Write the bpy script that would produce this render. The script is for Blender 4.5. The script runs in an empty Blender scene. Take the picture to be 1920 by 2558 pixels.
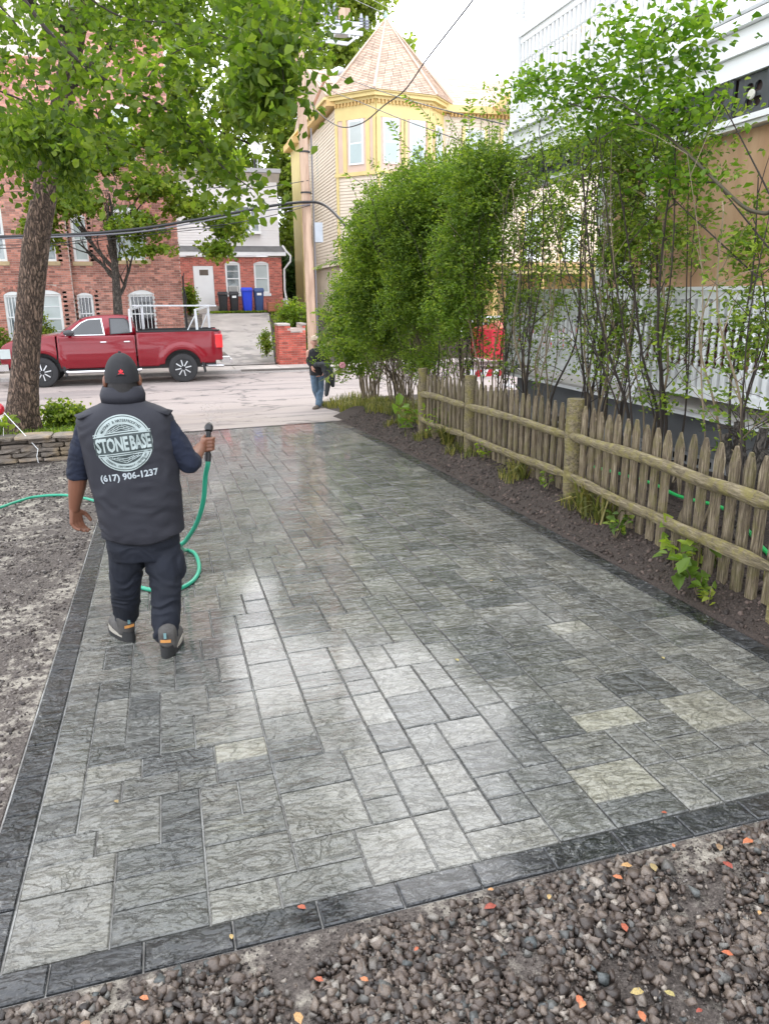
import bpy, bmesh, math, random
import numpy as np
from mathutils import Vector, Matrix, noise as mnoise
from mathutils.bvhtree import BVHTree
random.seed(7); rng = np.random.default_rng(7)
S = bpy.context.scene; COL = S.collection
# ---------------------------------------------------------------- camera, sky, sun, exposure
CAM = np.array([0, 0, 1.8]); FOC = 1925.0
ROLL = math.atan2(70, 6774); PITCH = math.atan(FOC/math.hypot(70, 6774)); YAW = math.radians(15.6)
cd = bpy.data.cameras.new('camera'); cam = bpy.data.objects.new('camera', cd); COL.objects.link(cam)
cd.sensor_fit = 'HORIZONTAL'; cd.sensor_width = 36; cd.lens = FOC/1920*36; cd.clip_start = .05; cd.clip_end = 1000
_R = Vector((math.cos(YAW), -math.sin(YAW), 0))
_U = Vector((math.sin(PITCH)*math.sin(YAW), math.sin(PITCH)*math.cos(YAW), math.cos(PITCH)))
_r = math.cos(ROLL)*_R-math.sin(ROLL)*_U; _u = math.sin(ROLL)*_R+math.cos(ROLL)*_U; _b = _r.cross(_u)
m = Matrix((_r, _u, _b)).transposed().to_4x4(); m.translation = Vector(CAM); cam.matrix_world = m
S.camera = cam
W = bpy.data.worlds.new('World'); S.world = W; W.use_nodes = True
nt = W.node_tree; nt.nodes.clear()
SUN_EL, SUN_ROT = math.radians(38), math.radians(9)
o_ = nt.nodes.new('ShaderNodeOutputWorld'); bg = nt.nodes.new('ShaderNodeBackground'); sk = nt.nodes.new('ShaderNodeTexSky')
sk.sky_type = 'NISHITA'; sk.sun_disc = False; sk.sun_elevation = SUN_EL; sk.sun_rotation = SUN_ROT
sk.air_density = 1.6; sk.dust_density = 6; sk.ozone_density = 1
hs = nt.nodes.new('ShaderNodeHueSaturation'); hs.inputs['Saturation'].default_value = .10
mx = nt.nodes.new('ShaderNodeMix'); mx.data_type = 'RGBA'; mx.inputs[0].default_value = .95
mx.inputs[7].default_value = (9.6, 10.0, 10.8, 1)      # the even white of an overcast sky
nt.links.new(sk.outputs[0], hs.inputs['Color']); nt.links.new(hs.outputs[0], mx.inputs[6])
nt.links.new(mx.outputs[2], bg.inputs[0]); nt.links.new(bg.outputs[0], o_.inputs[0]); bg.inputs[1].default_value = .118
sd = bpy.data.lights.new('sun', 'SUN'); sd.energy = .5; sd.angle = math.radians(50); sd.color = (1, .96, .9)
sun = bpy.data.objects.new('sun', sd); COL.objects.link(sun)
sdir = Vector((math.cos(SUN_EL)*math.sin(SUN_ROT), math.cos(SUN_EL)*math.cos(SUN_ROT), math.sin(SUN_EL)))
sun.rotation_euler = sdir.to_track_quat('Z', 'Y').to_euler()
S.view_settings.view_transform = 'Standard'; S.view_settings.look = 'None'; S.view_settings.exposure = 1.4
S.view_settings.gamma = 1; S.view_settings.use_curve_mapping = False
S.cycles.max_bounces = 6; S.cycles.diffuse_bounces = 3; S.cycles.glossy_bounces = 3; S.cycles.transmission_bounces = 4
S.cycles.transparent_max_bounces = 6; S.cycles.caustics_reflective = False; S.cycles.caustics_refractive = False

# ---------------------------------------------------------------- helpers
def ray(px, py):
    x = (px-960)/FOC; y = -(py-1279)/FOC; s, c = math.sin(ROLL), math.cos(ROLL)
    xr = x*c+y*s; yr = -x*s+y*c; cp, sp = math.cos(PITCH), math.sin(PITCH)
    X, Y, Z = xr, cp+yr*sp, -sp+yr*cp
    return np.array([X*math.cos(YAW)+Y*math.sin(YAW), -X*math.sin(YAW)+Y*math.cos(YAW), Z])
def at(px, py, Y):
    r = ray(px, py); return CAM+r*(Y/r[1])
def atx(px, py, X):
    r = ray(px, py); return CAM+r*(X/r[0])
def sm(a, b, x):
    t = min(1, max(0, (x-a)/(b-a))); return t*t*(3-2*t)
def T(x, y):
    """height of the paved and street surface"""
    yy = min(max(y, -4), 17); b = -.0282*yy-.0020*max(0, yy-7)**2
    return b+.024*min(max(x, -3), 5)*min(1, max(0, (17-y)/5))
CURB, WALK = 25.75, 27.3
def G(x, y):
    """height of the bare ground"""
    z = T(x, y)
    if y < 14.6:
        if x > 2.93: z += .13*sm(2.95, 3.5, x)+.05*sm(11, 13.5, y)*sm(2.95, 3.6, x)
        if x < -1: z += .28*sm(11.45, 11.6, y)*(1-sm(14.1, 14.5, y))
    elif x > 3.4 and y < 18.2: z += .14*sm(3.4, 4.2, x)*(1-sm(17.6, 18.2, y))
    if y > CURB: z += .12
    if y > WALK:
        z += 1.5*sm(WALK, 39, y)+.02*max(0, y-39)
    return z
WL = {}
def tagp(o, label=None, cat=None, group=None, kind=None):
    for k, v in (('label', label), ('category', cat), ('group', group), ('kind', kind)):
        if v: o[k] = v
    return o
def link(name, data, mat=None, parent=None, loc=(0, 0, 0), label=None, cat=None, group=None, kind=None):
    o = bpy.data.objects.new(name, data); COL.objects.link(o)
    if mat is not None and data is not None and len(data.materials) == 0: data.materials.append(mat)
    loc = Vector(loc)
    if parent is not None: o.parent = parent; o.location = loc-WL[parent.name]
    else: o.location = loc
    WL[o.name] = loc
    return tagp(o, label, cat, group, kind)
def thing(name, label, cat, loc=(0, 0, 0), group=None):
    return link(name, None, loc=loc, label=label, cat=cat, group=group)
def mesh_np(V, F, rnd=None, smooth=False):
    """V (n,3), F (m,k) numpy -> mesh; rnd one number per face"""
    V = np.asarray(V, np.float32); F = np.asarray(F, np.int32); me = bpy.data.meshes.new('m')
    me.vertices.add(len(V)); me.vertices.foreach_set('co', V.ravel())
    k = F.shape[1]; me.loops.add(F.size); me.loops.foreach_set('vertex_index', F.ravel())
    me.polygons.add(len(F)); me.polygons.foreach_set('loop_start', np.arange(len(F), dtype=np.int32)*k)
    me.update(calc_edges=True)
    if rnd is not None:
        a = me.attributes.new('rnd', 'FLOAT', 'FACE'); a.data.foreach_set('value', np.asarray(rnd, np.float32))
    if smooth: me.polygons.foreach_set('use_smooth', np.ones(len(F), bool))
    me.update(); return me
class MB:
    def __init__(s): s.v = []; s.f = []; s.r = []; s.cur = 0.0
    def add(s, V, F):
        o = len(s.v); s.v += [tuple(map(float, p)) for p in V]
        s.f += [tuple(i+o for i in f) for f in F]; s.r += [s.cur]*len(F); return s
    def box(s, x0, x1, y0, y1, z0, z1):
        return s.add([(x0,y0,z0),(x1,y0,z0),(x1,y1,z0),(x0,y1,z0),(x0,y0,z1),(x1,y0,z1),(x1,y1,z1),(x0,y1,z1)],
                     [(3,2,1,0),(4,5,6,7),(0,1,5,4),(1,2,6,5),(2,3,7,6),(3,0,4,7)])
    def bev(s, x0, x1, y0, y1, z0, z1, b):
        """box with chamfered top rim"""
        V = [(x0,y0,z0),(x1,y0,z0),(x1,y1,z0),(x0,y1,z0),(x0,y0,z1-b),(x1,y0,z1-b),(x1,y1,z1-b),(x0,y1,z1-b),
             (x0+b,y0+b,z1),(x1-b,y0+b,z1),(x1-b,y1-b,z1),(x0+b,y1-b,z1)]
        F = [(3,2,1,0)]
        for i in range(4):
            j = (i+1) % 4; F += [(i, j, j+4, i+4), (i+4, j+4, j+8, i+8)]
        return s.add(V, F+[(8,9,10,11)])
    def beam(s, a, b, w, h=None, up=(0, 0, 1)):
        h = h or w; a = Vector(a); b = Vector(b); d = (b-a).normalized(); u = Vector(up)
        if abs(d.dot(u)) > .98: u = Vector((0, 1, 0))
        r = d.cross(u).normalized()*w/2; u = r.normalized().cross(d)*h/2; V = []
        for p in (a, b): V += [p-r-u, p+r-u, p+r+u, p-r+u]
        return s.add(V, [(0,1,2,3),(7,6,5,4),(0,4,5,1),(1,5,6,2),(2,6,7,3),(3,7,4,0)])
    def tube(s, pts, r, n=8, cap=True):
        pts = [Vector(p) for p in pts]; rs = r if hasattr(r, '__len__') else [r]*len(pts)
        V = []; F = []; prev = None
        for i, p in enumerate(pts):
            d = (pts[min(i+1, len(pts)-1)]-pts[max(i-1, 0)])
            d = d.normalized() if d.length > 1e-9 else Vector((0, 0, 1))
            if prev is None: a = Vector((1, 0, 0)) if abs(d.x) < .9 else Vector((0, 1, 0))
            else: a = prev
            u = (a-d*a.dot(d)).normalized(); prev = u; w = d.cross(u)
            for k in range(n):
                t = 2*math.pi*k/n; V.append(p+(u*math.cos(t)+w*math.sin(t))*rs[i])
        for i in range(len(pts)-1):
            for k in range(n):
                F.append((i*n+k, i*n+(k+1) % n, (i+1)*n+(k+1) % n, (i+1)*n+k))
        if cap: F += [tuple(range(n-1, -1, -1)), tuple(range((len(pts)-1)*n, len(pts)*n))]
        return s.add(V, F)
    def lathe(s, prof, c=(0, 0, 0), n=12, axis=2, sq=None):
        """prof [(r, h)] turned about axis"""
        V = []; F = []
        for r, h in prof:
            for k in range(n):
                t = 2*math.pi*(k+.5)/n; a, b = r*math.cos(t), r*math.sin(t)
                p = [0, 0, 0]; p[axis] = h; p[(axis+1) % 3] = a; p[(axis+2) % 3] = b
                V.append((p[0]+c[0], p[1]+c[1], p[2]+c[2]))
        for i in range(len(prof)-1):
            for k in range(n): F.append((i*n+k, i*n+(k+1) % n, (i+1)*n+(k+1) % n, (i+1)*n+k))
        F += [tuple(range(n-1, -1, -1)), tuple(range((len(prof)-1)*n, len(prof)*n))]
        return s.add(V, F)
    def prism(s, poly, axis, lo, hi):
        """poly of 2-D points on the two other axes (in x,y,z order), extruded along axis"""
        n = len(poly); V = []
        for h in (lo, hi):
            for a, b in poly:
                V.append((h, a, b) if axis == 0 else (a, h, b) if axis == 1 else (a, b, h))
        F = [tuple(range(n)), tuple(range(2*n-1, n-1, -1))]+[(i, i+n, (i+1) % n+n, (i+1) % n) for i in range(n)]
        return s.add(V, F)
    def sphere(s, c, r, n=10, m=7):
        rx, ry, rz = r if hasattr(r, '__len__') else (r, r, r); V = []; F = []
        for i in range(m+1):
            p = math.pi*i/m; q = max(math.sin(p), .02)
            for k in range(n):
                t = 2*math.pi*k/n; V.append((c[0]+rx*q*math.cos(t), c[1]+ry*q*math.sin(t), c[2]-rz*math.cos(p)))
        for i in range(m):
            for k in range(n): F.append((i*n+k, i*n+(k+1) % n, (i+1)*n+(k+1) % n, (i+1)*n+k))
        F += [tuple(range(n-1, -1, -1)), tuple(range(m*n, (m+1)*n))]
        return s.add(V, F)
    def loft(s, rings, n=24, e=2.0, cap=True):
        """rings [(z, cx, cy, rx, ry)] superellipse sections"""
        V = []; F = []
        for z, cx, cy, rx, ry in rings:
            for k in range(n):
                t = 2*math.pi*k/n; c, q = math.cos(t), math.sin(t)
                V.append((cx+rx*math.copysign(abs(c)**(2/e), c), cy+ry*math.copysign(abs(q)**(2/e), q), z))
        for i in range(len(rings)-1):
            for k in range(n): F.append((i*n+k, i*n+(k+1) % n, (i+1)*n+(k+1) % n, (i+1)*n+k))
        if cap: F += [tuple(range(n-1, -1, -1)), tuple(range((len(rings)-1)*n, len(rings)*n))]
        return s.add(V, F)
    def mesh(s, smooth=False):
        me = bpy.data.meshes.new('m'); me.from_pydata(s.v, [], s.f)
        a = me.attributes.new('rnd', 'FLOAT', 'FACE'); a.data.foreach_set('value', np.array(s.r, np.float32))
        bm = bmesh.new(); bm.from_mesh(me); bmesh.ops.recalc_face_normals(bm, faces=bm.faces); bm.to_mesh(me); bm.free()
        if smooth:
            me.polygons.foreach_set('use_smooth', np.ones(len(me.polygons), bool))
            if smooth != 2: me.set_sharp_from_angle(angle=math.radians(40))
        return me
    def build(s, name, mat, parent=None, smooth=False, **kw):
        return link(name, s.mesh(smooth), mat, parent, **kw)
def grid(name, xs, ys, fz, mat, **kw):
    X, Y = np.meshgrid(xs, ys); V = np.array([(x, y, fz(x, y)) for x, y in zip(X.ravel(), Y.ravel())])
    nx, ny = len(xs), len(ys); i, j = np.meshgrid(np.arange(nx-1), np.arange(ny-1)); a = (j*nx+i).ravel()
    return link(name, mesh_np(V, np.stack([a, a+1, a+nx+1, a+nx], 1), smooth=True), mat, **kw)

# ---------------------------------------------------------------- materials
def N(t, typ, **kw):
    n = t.nodes.new(typ)
    for k, v in kw.items():
        if hasattr(n, k): setattr(n, k, v)
        else: n.inputs[k.replace('_', ' ')].default_value = v
    return n
def base_mat(name):
    m = bpy.data.materials.new(name); m.use_nodes = True; t = m.node_tree
    return m, t, t.nodes['Principled BSDF'], t.nodes['Material Output']
def rgb(c): return (c[0], c[1], c[2], 1)
def ramp(t, fac, stops):
    r = t.nodes.new('ShaderNodeValToRGB'); e = r.color_ramp.elements
    while len(e) > 1: e.remove(e[-1])
    e[0].position = stops[0][0]; e[0].color = rgb(stops[0][1])
    for p, c in stops[1:]:
        q = e.new(p); q.color = rgb(c)
    t.links.new(fac, r.inputs[0]); return r.outputs[0]
def mixc(t, fac, a, b, mode='MIX'):
    n = t.nodes.new('ShaderNodeMix'); n.data_type = 'RGBA'; n.blend_type = mode
    for s, v in ((0, fac), (6, a), (7, b)):
        if isinstance(v, bpy.types.NodeSocket): t.links.new(v, n.inputs[s])
        elif isinstance(v, (int, float)): n.inputs[s].default_value = v
        else: n.inputs[s].default_value = rgb(v)
    return n.outputs[2]
def math_(t, op, a, b=0.0, c=None):
    n = t.nodes.new('ShaderNodeMath'); n.operation = op
    for i, v in enumerate((a, b) if c is None else (a, b, c)):
        if isinstance(v, bpy.types.NodeSocket): t.links.new(v, n.inputs[i])
        else: n.inputs[i].default_value = v
    return n.outputs[0]
def coords(t, sc=(1, 1, 1), rot=(0, 0, 0), off=None):
    c = t.nodes.new('ShaderNodeTexCoord'); m = t.nodes.new('ShaderNodeMapping')
    m.inputs['Scale'].default_value = sc; m.inputs['Rotation'].default_value = rot
    t.links.new(c.outputs['Object'], m.inputs[0])
    if off is not None:
        cx = t.nodes.new('ShaderNodeCombineXYZ'); k = math_(t, 'MULTIPLY', off, 37.0)
        t.links.new(k, cx.inputs[0]); t.links.new(math_(t, 'MULTIPLY', off, 91.0), cx.inputs[1]); t.links.new(cx.outputs[0], m.inputs[1])
    return m.outputs[0]
def noise(t, co, scale, detail=4, rough=.55, dist=0):
    n = t.nodes.new('ShaderNodeTexNoise'); n.inputs['Scale'].default_value = scale; n.inputs['Detail'].default_value = detail
    n.inputs['Roughness'].default_value = rough; n.inputs['Distortion'].default_value = dist
    t.links.new(co, n.inputs[0]); return n.outputs[0]
def rnd_out(t, obj=True):
    a = t.nodes.new('ShaderNodeAttribute'); a.attribute_name = 'rnd'
    if not obj: return a.outputs['Fac']
    o = t.nodes.new('ShaderNodeObjectInfo')
    return math_(t, 'FRACT', math_(t, 'ADD', a.outputs['Fac'], o.outputs['Random']))
def bump(t, h, p, strength, dist=.01, prev=None):
    b = t.nodes.new('ShaderNodeBump'); b.inputs['Strength'].default_value = strength; b.inputs['Distance'].default_value = dist
    t.links.new(h, b.inputs['Height'])
    if prev is not None: t.links.new(prev, b.inputs['Normal'])
    t.links.new(b.outputs[0], p.inputs['Normal']); return b.outputs[0]
def M(name, col, rough=.7, var=.15, vs=3., orand=0., bmp=0., bs=60., bd=.01, metal=0., spec=None, col2=None, c2s=2., c2w=(.45, .62), sc=(1, 1, 1), coat=0, alpha=None):
    m, t, p, out = base_mat(name); co = coords(t, sc); r = rnd_out(t) if orand else None
    v = noise(t, co, vs, 5); c = mixc(t, 1.0, col, ramp(t, v, [(.25, (1-var,)*3), (.75, (1+var,)*3)]), 'MULTIPLY')
    if col2 is not None:
        f = noise(t, co, c2s, 6, .65); k = ramp(t, f, [(c2w[0], (0, 0, 0)), (c2w[1], (1, 1, 1))]); c = mixc(t, k, c, col2)
    if orand: c = mixc(t, 1.0, c, ramp(t, r, [(0, (1-orand,)*3), (.5, (1, 1, 1)), (1, (1+orand, 1+orand*.9, 1+orand*.8))]), 'MULTIPLY')
    t.links.new(c, p.inputs['Base Color']); p.inputs['Roughness'].default_value = rough; p.inputs['Metallic'].default_value = metal
    if spec is not None: p.inputs['Specular IOR Level'].default_value = spec
    if coat: p.inputs['Coat Weight'].default_value = coat; p.inputs['Coat Roughness'].default_value = .06
    if bmp: bump(t, noise(t, co, bs, 6, .65), p, bmp, bd)
    return m
def M_leaf(name, c0, c1, c2, rough=.45, tr=.35):
    m, t, p, out = base_mat(name); r = rnd_out(t)
    c = ramp(t, r, [(0, c0), (.5, c1), (1, c2)])
    co = coords(t); c = mixc(t, 1.0, c, ramp(t, noise(t, co, 1.3, 3), [(.3, (.7, .72, .7)), (.7, (1.25, 1.22, 1.1))]), 'MULTIPLY')
    t.links.new(c, p.inputs['Base Color']); p.inputs['Roughness'].default_value = rough
    p.inputs['Specular IOR Level'].default_value = .3
    tl = t.nodes.new('ShaderNodeBsdfTranslucent'); c_ = mixc(t, 1.0, c, (1.25, 1.35, .55), 'MULTIPLY'); t.links.new(c_, tl.inputs[0])
    ms = t.nodes.new('ShaderNodeMixShader'); ms.inputs[0].default_value = tr
    t.links.new(p.outputs[0], ms.inputs[1]); t.links.new(tl.outputs[0], ms.inputs[2]); t.links.new(ms.outputs[0], out.inputs[0])
    return m
def M_paver(name, dark=False):
    m, t, p, out = base_mat(name); r = rnd_out(t, False); co = coords(t, off=r)
    flow = noise(t, coords(t, (1, 1.7, 1), (0, 0, .35), off=r), 3.8, 7, .58, .5)                     # riven slate relief
    n2 = t.nodes.new('ShaderNodeTexNoise'); n2.inputs['Scale'].default_value = 3.2; n2.inputs['Detail'].default_value = 4; n2.inputs['Distortion'].default_value = .9
    mp = coords(t, (1, 2.6, 1), (0, 0, .5), off=r); t.links.new(mp, n2.inputs[0])
    rid = math_(t, 'ABSOLUTE', math_(t, 'SUBTRACT', n2.outputs[0], .5)); rid = math_(t, 'MINIMUM', math_(t, 'MULTIPLY', rid, 9.0), 1.0)
    vs_ = math_(t, 'MULTIPLY', flow, 10.0); stp = math_(t, 'ADD', math_(t, 'FLOOR', vs_), math_(t, 'POWER', math_(t, 'FRACT', vs_), 9.0)); h = math_(t, 'ADD', math_(t, 'MULTIPLY', rid, .10), math_(t, 'ADD', math_(t, 'MULTIPLY', flow, .9), math_(t, 'MULTIPLY', stp, .17))); und = noise(t, coords(t, (1, 1.5, 1), (0, 0, .4), off=r), 11, 3, .5, .3); h = math_(t, 'ADD', h, math_(t, 'MULTIPLY', und, .95))
    st = noise(t, coords(t, (2.2, 26, 1), off=r), 1.4, 8, .78)   # streaks of pigment along the stone
    st2 = noise(t, co, 3.0, 5, .6)
    if dark: base = ramp(t, r, [(0, (.008, .010, .012)), (.5, (.013, .015, .018)), (1, (.022, .024, .027))])
    else: base = ramp(t, r, [(0, (.065, .068, .066)), (.3, (.105, .106, .097)), (.62, (.138, .136, .122)), (.88, (.165, .161, .142)), (.96, (.18, .174, .15)), (1, (.25, .24, .185))])
    k = ramp(t, st, [(.34, (.38, .39, .41)), (.54, (1.05, 1.05, 1.03)), (.72, (1.9, 1.85, 1.6))])
    amt = math_(t, 'MULTIPLY', ramp(t, math_(t, 'FRACT', math_(t, 'MULTIPLY', r, 7.31)), [(.45, (.12,)*3), (.85, (1.,)*3)]), .9)
    c = mixc(t, 1.0, base, mixc(t, amt, (1, 1, 1), k), 'MULTIPLY')
    c = mixc(t, 1.0, c, ramp(t, st2, [(.3, (.82, .82, .82)), (.7, (1.18, 1.18, 1.15))]), 'MULTIPLY')
    gr = noise(t, co, 260, 2, .6); c = mixc(t, 1.0, c, ramp(t, gr, [(.35, (.78,)*3), (.65, (1.25,)*3)]), 'MULTIPLY')
    # pale jointing dust left in flecks and along lower relief
    wf = noise(t, coords(t, (1, 1, 1)), 38, 5, .75, .8); df = ramp(t, wf, [(.56, (0,)*3), (.64, (1,)*3)])
    zone = ramp(t, noise(t, coords(t, (1, 1, 1)), 1.1, 3), [(.42, (.15,)*3), (.6, (1.,)*3)])
    df2 = math_(t, 'MULTIPLY', math_(t, 'MULTIPLY', df, zone), .55 if not dark else .5)
    c = mixc(t, df2, c, (.30, .30, .28)); t.links.new(c, p.inputs['Base Color'])
    # water: thin film, wetter down the middle of the slope
    tc = t.nodes.new('ShaderNodeTexCoord'); sx = t.nodes.new('ShaderNodeSeparateXYZ'); t.links.new(tc.outputs['Object'], sx.inputs[0])
    mid = math_(t, 'SUBTRACT', 1.0, math_(t, 'MULTIPLY', math_(t, 'ABSOLUTE', math_(t, 'SUBTRACT', sx.outputs[0], 1.25)), .42))
    wet = math_(t, 'ADD', math_(t, 'MULTIPLY', mid, .5), math_(t, 'MULTIPLY', noise(t, coords(t), 1.6, 4, .6), .8))
    rg = ramp(t, wet, [(.38, (.45,)*3), (.58, (.20,)*3), (.78, (.09,)*3)])
    t.links.new(rg, p.inputs['Roughness']); p.inputs['Specular IOR Level'].default_value = .55
    t.links.new(math_(t, 'MULTIPLY', ramp(t, wet, [(.40, (.1,)*3), (.72, (1,)*3)]), .6), p.inputs['Coat Weight']); p.inputs['Coat Roughness'].default_value = .10
    b1 = bump(t, h, p, 1.0, .050); bump(t, gr, p, .25, .002, b1)
    return m
def M_bark(name, c0, c1, sc=(9, 9, 2.6), dist=.05):
    m, t, p, out = base_mat(name); co = coords(t, sc)
    v = t.nodes.new('ShaderNodeTexVoronoi'); v.feature = 'DISTANCE_TO_EDGE'; v.inputs['Scale'].default_value = 2.2
    w = t.nodes.new('ShaderNodeVectorMath'); w.operation = 'ADD'; t.links.new(co, w.inputs[0])
    nn = t.nodes.new('ShaderNodeTexNoise'); nn.inputs['Scale'].default_value = 1.6; nn.inputs['Detail'].default_value = 5; t.links.new(co, nn.inputs[0])
    sc_ = t.nodes.new('ShaderNodeVectorMath'); sc_.operation = 'SCALE'; sc_.inputs['Scale'].default_value = 1.6; t.links.new(nn.outputs[1], sc_.inputs[0])
    t.links.new(sc_.outputs[0], w.inputs[1]); t.links.new(w.outputs[0], v.inputs[0])
    f = ramp(t, v.outputs[0], [(0, (0,)*3), (.22, (.7,)*3), (.6, (1,)*3)]); g = noise(t, co, 5, 7, .7)
    h = math_(t, 'ADD', f, math_(t, 'MULTIPLY', g, .6))
    c = mixc(t, f, c0, c1); c = mixc(t, 1.0, c, ramp(t, g, [(.3, (.55, .55, .55)), (.7, (1.5, 1.45, 1.4))]), 'MULTIPLY')
    t.links.new(c, p.inputs['Base Color']); p.inputs['Roughness'].default_value = .9; bump(t, h, p, .9, dist); return m
def M_wood(name):
    m, t, p, out = base_mat(name); r = rnd_out(t)
    co = coords(t, (14, 14, 1.2), off=r); co2 = coords(t, (1, 1, 1))
    g = noise(t, co, 5, 6, .7, .6); c = ramp(t, g, [(.32, (.028, .02, .013)), (.5, (.14, .108, .068)), (.68, (.34, .285, .20))])
    mo = ramp(t, noise(t, co2, 9, 6, .75), [(.48, (0,)*3), (.62, (1,)*3)]); c = mixc(t, math_(t, 'MULTIPLY', mo, .5), c, (.13, .12, .03))
    ge = t.nodes.new('ShaderNodeNewGeometry'); c = mixc(t, 1.0, c, ramp(t, r, [(0, (.75, .74, .72)), (1, (1.2, 1.18, 1.15))]), 'MULTIPLY')
    t.links.new(c, p.inputs['Base Color']); p.inputs['Roughness'].default_value = .85; bump(t, g, p, .8, .008); return m
def M_rail(name):
    m, t, p, out = base_mat(name); r = rnd_out(t)
    co = coords(t, (14, 1.2, 14), off=r); g = noise(t, co, 5, 6, .7, .6)
    c = ramp(t, g, [(.3, (.04, .031, .019)), (.5, (.15, .12, .07)), (.7, (.32, .27, .175))])
    mo = ramp(t, noise(t, coords(t), 9, 7, .85), [(.47, (0,)*3), (.60, (1,)*3)]); c = mixc(t, math_(t, 'MULTIPLY', mo, .65), c, (.22, .19, .04))
    t.links.new(c, p.inputs['Base Color']); p.inputs['Roughness'].default_value = .85; bump(t, g, p, .8, .008); return m
def M_soil(name, c0, c1, c2, bs=70, stn=.9):
    m, t, p, out = base_mat(name); co = coords(t)
    a = noise(t, co, 2.2, 6, .65); b = noise(t, co, bs, 6, .7); c3 = noise(t, co, 14, 5, .7)
    v = t.nodes.new('ShaderNodeTexVoronoi'); v.inputs['Scale'].default_value = bs; t.links.new(co, v.inputs[0])
    c = ramp(t, b, [(.3, c0), (.55, c1), (.75, c2)]); c = mixc(t, ramp(t, math_(t, 'MULTIPLY', math_(t, 'ADD', a, c3), .5), [(.52, (0,)*3), (.60, (1,)*3)]), c, tuple(x*1.5+.05 for x in c2))
    t.links.new(c, p.inputs['Base Color']); p.inputs['Roughness'].default_value = .8
    b1 = bump(t, c3, p, .7, .05); bump(t, math_(t, 'SUBTRACT', b, v.outputs[0]), p, stn, .012, b1); return m

WHITE = M('white_paint', (.84, .85, .85), .45, .04, 2, bmp=.06, bs=40)
WHITE2 = M('white_siding', (.80, .78, .77), .6, .05, 1.5)
BLACK = M('black_plastic', (.02, .02, .022), .45, .1)
GLASS = M('window_glass', (.10, .13, .14), .06, .5, .8, spec=.9, col2=(.42, .47, .48), c2s=.9, c2w=(.45, .6))
GLASSP = M('pale_blind_glass', (.50, .56, .55), .12, .15, 1, spec=.8)
GLASSD = M('dark_glass', (.022, .026, .03), .05, .4, 1.2, spec=1.0)
BRICK_D = M('red_brown_brick', (.50, .225, .175), .85, .25, 4, orand=.42, bmp=.3, bs=40, col2=(.58, .31, .25), c2s=.35, c2w=(.45, .6))
BRICK_R = M('bright_red_brick', (.58, .19, .145), .85, .2, 4, orand=.3, bmp=.3, bs=40)
MORTAR = M('mortar', (.68, .60, .54), .95, .15, 5)
MORTARP = M('pale_mortar', (.55, .45, .40), .95, .15, 5)
STONE = M('sandstone_sill', (.55, .42, .25), .85, .2, 4)
# ---------------------------------------------------------------- ground, street
DX0, DX1, DY0, DY1 = -.735, 2.945, 1.88, 13.62
def lin(a, b, n): return list(np.linspace(a, b, n))
xs = sorted(set(lin(-60, -6, 20)+lin(-6, -.74, 44)+[-.735, -.715]+lin(-.6, 2.8, 12)+[2.925, 2.945]+lin(3, 6, 40)+lin(6, 14, 12)+lin(14, 70, 16)))
ys = sorted(set(lin(-6, 1.5, 12)+lin(1.5, 1.86, 8)+[1.88, 1.9]+lin(2, 13.5, 96)+[13.6, 13.62]+lin(13.7, 18.4, 40)+lin(18.5, CURB-.02, 12)+[CURB+.02]+lin(CURB+.1, 40, 30)+lin(41, 140, 20)))
def fg(x, y):
    z = G(x, y)
    if DX0+.01 < x < DX1-.01 and DY0+.01 < y < DY1-.001: z -= .09
    elif y > 13.615 and not (x > 3.0 and y < 18.3) and y < CURB: z -= .05
    elif y > CURB and y < WALK: z -= .05
    elif x < 2.9 or x > 2.96:
        if y < 14: z += (mnoise.noise(Vector((x*2.1, y*2.1, 0)))*.018+mnoise.noise(Vector((x*7, y*7, 3)))*.010)*(1 if x > 3 or x < -.85 or y < 1.8 else .2)-.004
    if y < 1.88 and y > 1.2: z += .012*sm(1.88, 1.6, y)+.02*sm(.3, 1.6, x)*sm(1.86, 1.7, y)
    if x > 2.97 and x < 3.5 and y < 13.7: z += .015
    return z
# soil: brown on the fence side, grey gravelly on the other
m, t, p, out = base_mat('bare_soil'); SOIL = m; co = coords(t)
a = noise(t, co, 2.2, 6, .65); b = noise(t, co, 75, 6, .7); c3 = noise(t, co, 16, 5, .7)
v = t.nodes.new('ShaderNodeTexVoronoi'); v.inputs['Scale'].default_value = 60; t.links.new(co, v.inputs[0])
tcx = t.nodes.new('ShaderNodeTexCoord'); sx = t.nodes.new('ShaderNodeSeparateXYZ'); t.links.new(tcx.outputs['Object'], sx.inputs[0])
right = math_(t, 'GREATER_THAN', sx.outputs[0], 2.9)
cl = ramp(t, b, [(.3, (.04, .031, .027)), (.5, (.098, .079, .068)), (.72, (.20, .17, .148))])
cr = ramp(t, b, [(.3, (.022, .015, .012)), (.55, (.052, .036, .028)), (.75, (.10, .073, .058))])
cl = mixc(t, ramp(t, math_(t, 'MULTIPLY', math_(t, 'ADD', a, c3), .5), [(.50, (0,)*3), (.60, (1,)*3)]), cl, (.40, .36, .30))
t.links.new(mixc(t, right, cl, cr), p.inputs['Base Color']); p.inputs['Roughness'].default_value = .8
b1 = bump(t, c3, p, .7, .05); bump(t, math_(t, 'SUBTRACT', b, v.outputs[0]), p, .9, .012, b1)
grid('ground', xs, ys, fg, SOIL, kind='structure', label='bare brown soil and gravel around the new driveway')
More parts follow.
